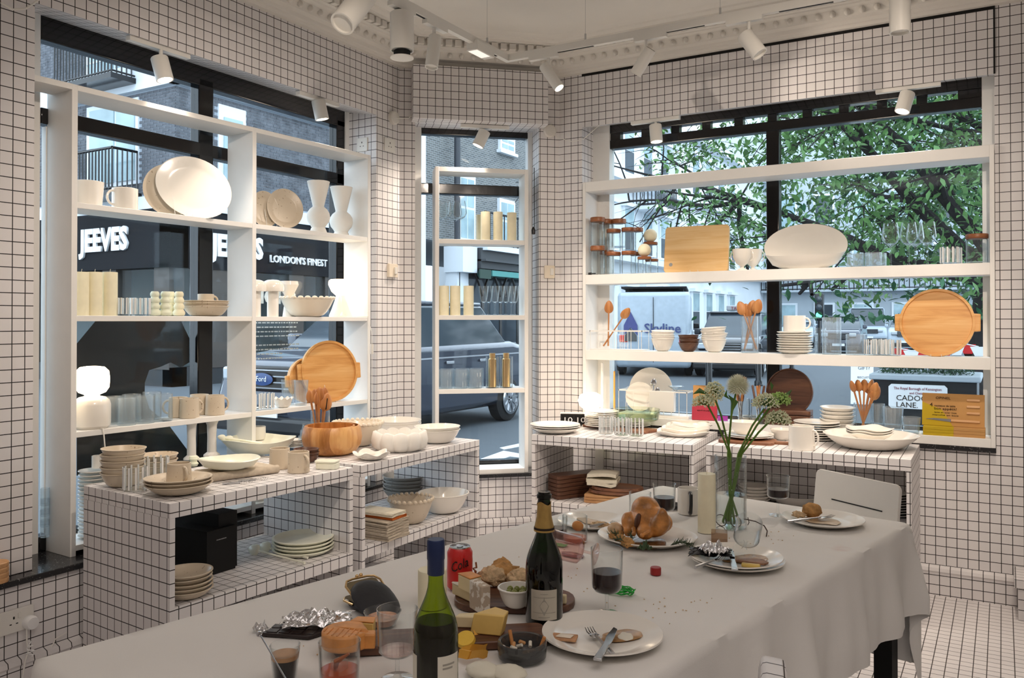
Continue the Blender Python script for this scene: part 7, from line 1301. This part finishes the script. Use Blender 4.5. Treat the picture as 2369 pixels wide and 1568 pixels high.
# ---- purse, chocolate, cap, net, twig, crumbs
t = thing('clasp_purse', 'black leather clasp purse lying open with gold frame', 'purse', TP(850, 1400), -.35)
leath = plain('black_leather', (.012, .013, .017), .5, var=.2, bm=.4, bs=80)
def ps(w, d, h, c): return MB().sph(c, (w, d, h), 28, 14, fn=lambda v: Vector((math.copysign(abs(v.x)**.75, v.x), v.y, v.z)))
def fr(z): return MB().tube([Vector(q) for q in [(.012, .046, z), (-.03, .048, z), (-.046, .038, z), (-.05, .02, z), (-.05, -.02, z), (-.046, -.038, z), (-.03, -.048, z), (.012, -.046, z)]], .0028, 8)
MU = Matrix.Translation((.035, 0, .016)) @ Matrix.Rotation(radians(26), 4, 'Y') @ Matrix.Translation((-.035, 0, 0))
obj('lower_half', ps(.060, .050, .009, (.015, .0, .010)), leath, t); obj('upper_half', xf(ps(.070, .054, .013, (.035, 0, .008)), MU), leath, t)
obj('gold_frame', fr(.014), brass, t); obj('gold_frame', xf(fr(.006), MU), brass, t); obj('kiss_clasp', xf(MB().sph((-.054, -.006, .008), .005, 8, 6).sph((-.056, .006, .008), .005, 8, 6), MU), brass, t)
obj('lining', MB().prism(rrect(.062, .082, .012), .0165, .0185, off=(0, 0)), plain('khaki_lining', (.20, .16, .09), .8), t, (-.015, 0, 0)); obj('lining', xf(MB().prism(rrect(.075, .084, .012), .001, .003, Matrix.Translation((-.008, 0, 0))), MU), MATS['khaki_lining'], t)
t = thing('chocolate_bar', 'dark chocolate bar half wrapped in silver foil', 'chocolate', TP(690, 1462), .40); obj('bar', MB().prism([(-.075, -.035), (.04, -.04), (.085, .02), (-.05, .025)], 0, .008), plain('dark_chocolate', (.014, .006, .005), .35), t, bev=.002)
for i in range(4):
    for j in range(2): obj('chocolate_square', MB().box(-.062+i*.028, -.038+i*.028, -.030+j*.026, -.008+j*.026, .008, .0095), MATS['dark_chocolate'], t, bev=.001)
obj('foil_wrap', crumple(.15, .085, .045, 21, 22), foil, t, (.032, .034, .006), .35, flat=True); obj('foil_twist', crumple(.03, .025, .03, 22, 10), foil, t, (-.085, -.008, 0), flat=True)
obj('bottle_cap', MB().lathe([(0, 0), (.0145, 0), (.0148, .002), (.0148, .017), (.0135, .0195), (0, .0195)], 32, wob=rib(30, .012)), redd, None, TP(1517, 1328), label='dark red screw cap right of the wine glass', cat='cap')
gn = MB()
for k in range(9): r_ = .030+.004*sin(k*2.1); gn.tube([(r_*(1.15+.02*k)*cos(a), r_*.62*sin(a)+.003*sin(5*a+k), .004+.0035*k*.4+.002*sin(7*a+k)) for a in [2*pi*q/26 for q in range(27)]], .0013, 4, cap=False)
obj('green_net', gn, plain('green_plastic', (.02, .42, .05), .35), None, TP(1432, 1372), label='bright green plastic net ring behind the wine glass stem', cat='net')
obj('green_foil', crumple(.05, .03, .008, 31, 10), plain('mint_wrapper', (.12, .50, .16), .4), None, TP(1294, 1262), label='small green and white wrapper left of the tipped glass', cat='wrapper', flat=True)
obj('knotted_twig', MB().tube([(0, 0, 0), (.004, 0, .02), (-.006, 0, .026), (.006, 0, .030), (.004, 0, .044)], .0028, 6).tube([(0, 0, .02), (.012, 0, .005)], .0022, 6), lidw, None, TP(1098, 1338, TZ+.012), label='small knotted leather tie beside the red can', cat='tie')
cm = MB()
for _ in range(70):
    px, py = R.choice([(1540, 1400), (1350, 1330), (1780, 1240), (1250, 1300), (1050, 1450), (1600, 1400), (760, 1500), (1450, 1420), (1760, 1255)]); q = Vector(TP(px+R.gauss(0, 45), py+R.gauss(0, 14))); cm.sph(q-Vector((0, 0, 0)), (R.uniform(.001, .003), R.uniform(.001, .003), .0012), 5, 4)
obj('bread_crumbs', cm, crumbm, label='bread crumbs scattered over the tablecloth', cat='crumbs', kind='stuff')
# ================================================================ wall fittings
def onwall(px, py, k, d=0.0):
    P_, n_ = {'L': ((-3.33+d, 0), (1, 0)), 'l': ((-3.28+d, 0), (1, 0)), 'M': ((A.x+UM.y*d, A.y-UM.x*d), (-UM.y, UM.x)), 'J': ((0, 4.0-d), (0, 1)), 'R': ((0, 4.95-d), (0, 1))}[k]; return Pl(px, py, P_, n_)
RZ = {'L': pi/2, 'l': pi/2, 'M': AM, 'J': 0, 'R': 0}
def plate_(name, lab, px, py, k, w, h, d=.012, knob=None, mat=None, cat='socket', bx=None):
    p, m = onwall(px, py, k); t = thing(name, lab, cat, tuple(p), RZ[k]); obj('face_plate', MB().prism(rrect(w, h, .006), .0005, d, Matrix.Rotation(pi/2, 4, 'X')), mat or lampw, t, bev=.002)
    if knob == 'switch': obj('rocker_switch', MB().box(-.008+.01, .014+.01, -d-.012, -d, -.022, .022), lampw, t, bev=.002)
    if knob == 'holes': obj('pin_hole', MB().box(-.003, .003, -d-.0006, -d+.001, .008, .018), blackm, t); [obj('pin_hole', MB().box(s-.004, s+.004, -d-.0006, -d+.001, -.012, -.008), blackm, t) for s in (-.012, .012)]
    return t
plate_('wall_switch', 'cream wall switch on the left pillar beside the shelves', 905, 626, 'L', .085, .085, .02, 'switch', cream, 'switch'); plate_('wall_switch', 'cream wall switch on the right pillar beside the corner window', 1270, 629, 'M', .07, .085, .02, 'switch', cream, 'switch')
plate_('socket_cover', 'pale covered socket inside the left window reveal', 839, 335, 'J', .085, .085, .008, 'holes'); plate_('socket_cover', 'pale covered socket high on the left pillar', 900, 336, 'L', .10, .085, .008, 'holes')
for px, py, k, l in ((908, 273, 'L', 'round junction box high on the left pillar'), (1271, 304, 'M', 'round junction box high on the right pillar')): p, m = onwall(px, py, k); obj('junction_box', MB().lathe([(0, 0), (.042, 0), (.042, .022), (.036, .028), (0, .03)], 28, M=Matrix.Rotation(pi/2, 4, 'X')), plaster, None, tuple(p), RZ[k], label=l, cat='junction box')
def cable(lab, pts, mat=lampw, r=.0022, name='cable'): o = pts[0]; return obj(name, MB().tube([q-o for q in pts], r, 6), mat, None, tuple(o), label=lab, cat='cable')
cable('white cable from the right junction box to the right header', [onwall(1271, 304, 'M', .035)[0], onwall(1290, 318, 'M', .03)[0], Pl(1325, 328, (0, 4.90), (0, 1))[0], Pl(1350, 322, (0, 4.90), (0, 1))[0], Pl(1386, 290, (0, 4.93), (0, 1))[0]]); cable('white cable from the left junction box to the pelmet', [onwall(908, 273, 'L', .035)[0], onwall(922, 274, 'L', .03)[0], onwall(945, 273, 'M', .03)[0], onwall(958, 266, 'M', .06)[0]])
cable('white looped cable at the top left corner', [onwall(2, 6, 'L', .03)[0], onwall(30, 22, 'L', .03)[0], onwall(60, 20, 'L', .03)[0], onwall(78, 8, 'L', .03)[0], onwall(96, -6, 'L', .03)[0]], r=.004)
cable('black wire running down the corner window reveal', [onwall(1236, y, 'M', .012)[0] for y in (388, 420, 460, 500, 525)], blackm, .0025); p, m = onwall(1234, 532, 'M', .02); obj('bulb_holder', MB().lathe([(0, -.03), (.012, -.028), (.014, 0), (.006, .02), (0, .022)], 16), blackp, None, tuple(p), label='black bulb holder on the corner window reveal', cat='bulb holder')
t = plate_('double_socket', 'white double wall socket with one plug at the lower left', 28, 1436, 'l', .155, .088, .012, 'holes'); obj('socket_switch', MB().box(.015, .025, -.017, -.012, .01, .028), lampw, t)
p, m = onwall(66, 1438, 'l', .012); t = thing('wall_plug', 'round white plug in the lower left socket', 'plug', tuple(p), pi/2); obj('plug_body', MB().lathe([(0, 0), (.026, 0), (.027, .02), (.022, .034), (0, .036)], 26, M=Matrix.Rotation(pi/2, 4, 'X')), inkw, t)
q = [onwall(62, 1455, 'l', .03)[0], onwall(62, 1485, 'l', .03)[0], onwall(66, 1505, 'l', .045)[0], onwall(58, 1530, 'l', .05)[0], onwall(52, 1568, 'l', .06)[0]]; cable('white cord hanging from the plug at the lower left', q, r=.003); 
q = q[2]; obj('cord_knot', MB().tube([(.01*cos(k*1.3)+.002*sin(k*3), .012*sin(k*1.7), -.02+.0045*k) for k in range(14)], .0026, 6), inkw, None, tuple(q+Vector((.01, 0, 0))), label='bundled cord knot below the plug', cat='cord')
cable('grey looped cord on the wall behind the near cabinet', [onwall(155, 1462, 'l', .015)[0], onwall(128, 1478, 'l', .015)[0], onwall(118, 1500, 'l', .015)[0], onwall(118, 1515, 'l', .03)[0]])
p, _ = G(0, 1322, .4565)
for k in range(4): obj('wooden_coaster', MB().lathe([(0, 0), (.038, 0), (.04, .003), (.04, .016), (.037, .019), (0, .019)], 32), lboard, None, (-3.288, 1.735, .4565+.0195*k), label=(ORD[k] if k < 3 else 'topmost')+' round wooden coaster in the pile on the left sill', cat='coaster', group='round coasters on the left sill')
p, m = onwall(1388, 1060, 'R', .001); t = thing('wall_box', 'tall white socket strip on the wall behind the corner cabinet', 'socket', tuple(p)); obj('face_plate', MB().box(-.03, .03, -.012, -.0005, -.11, .06), lampw, t, bev=.002)
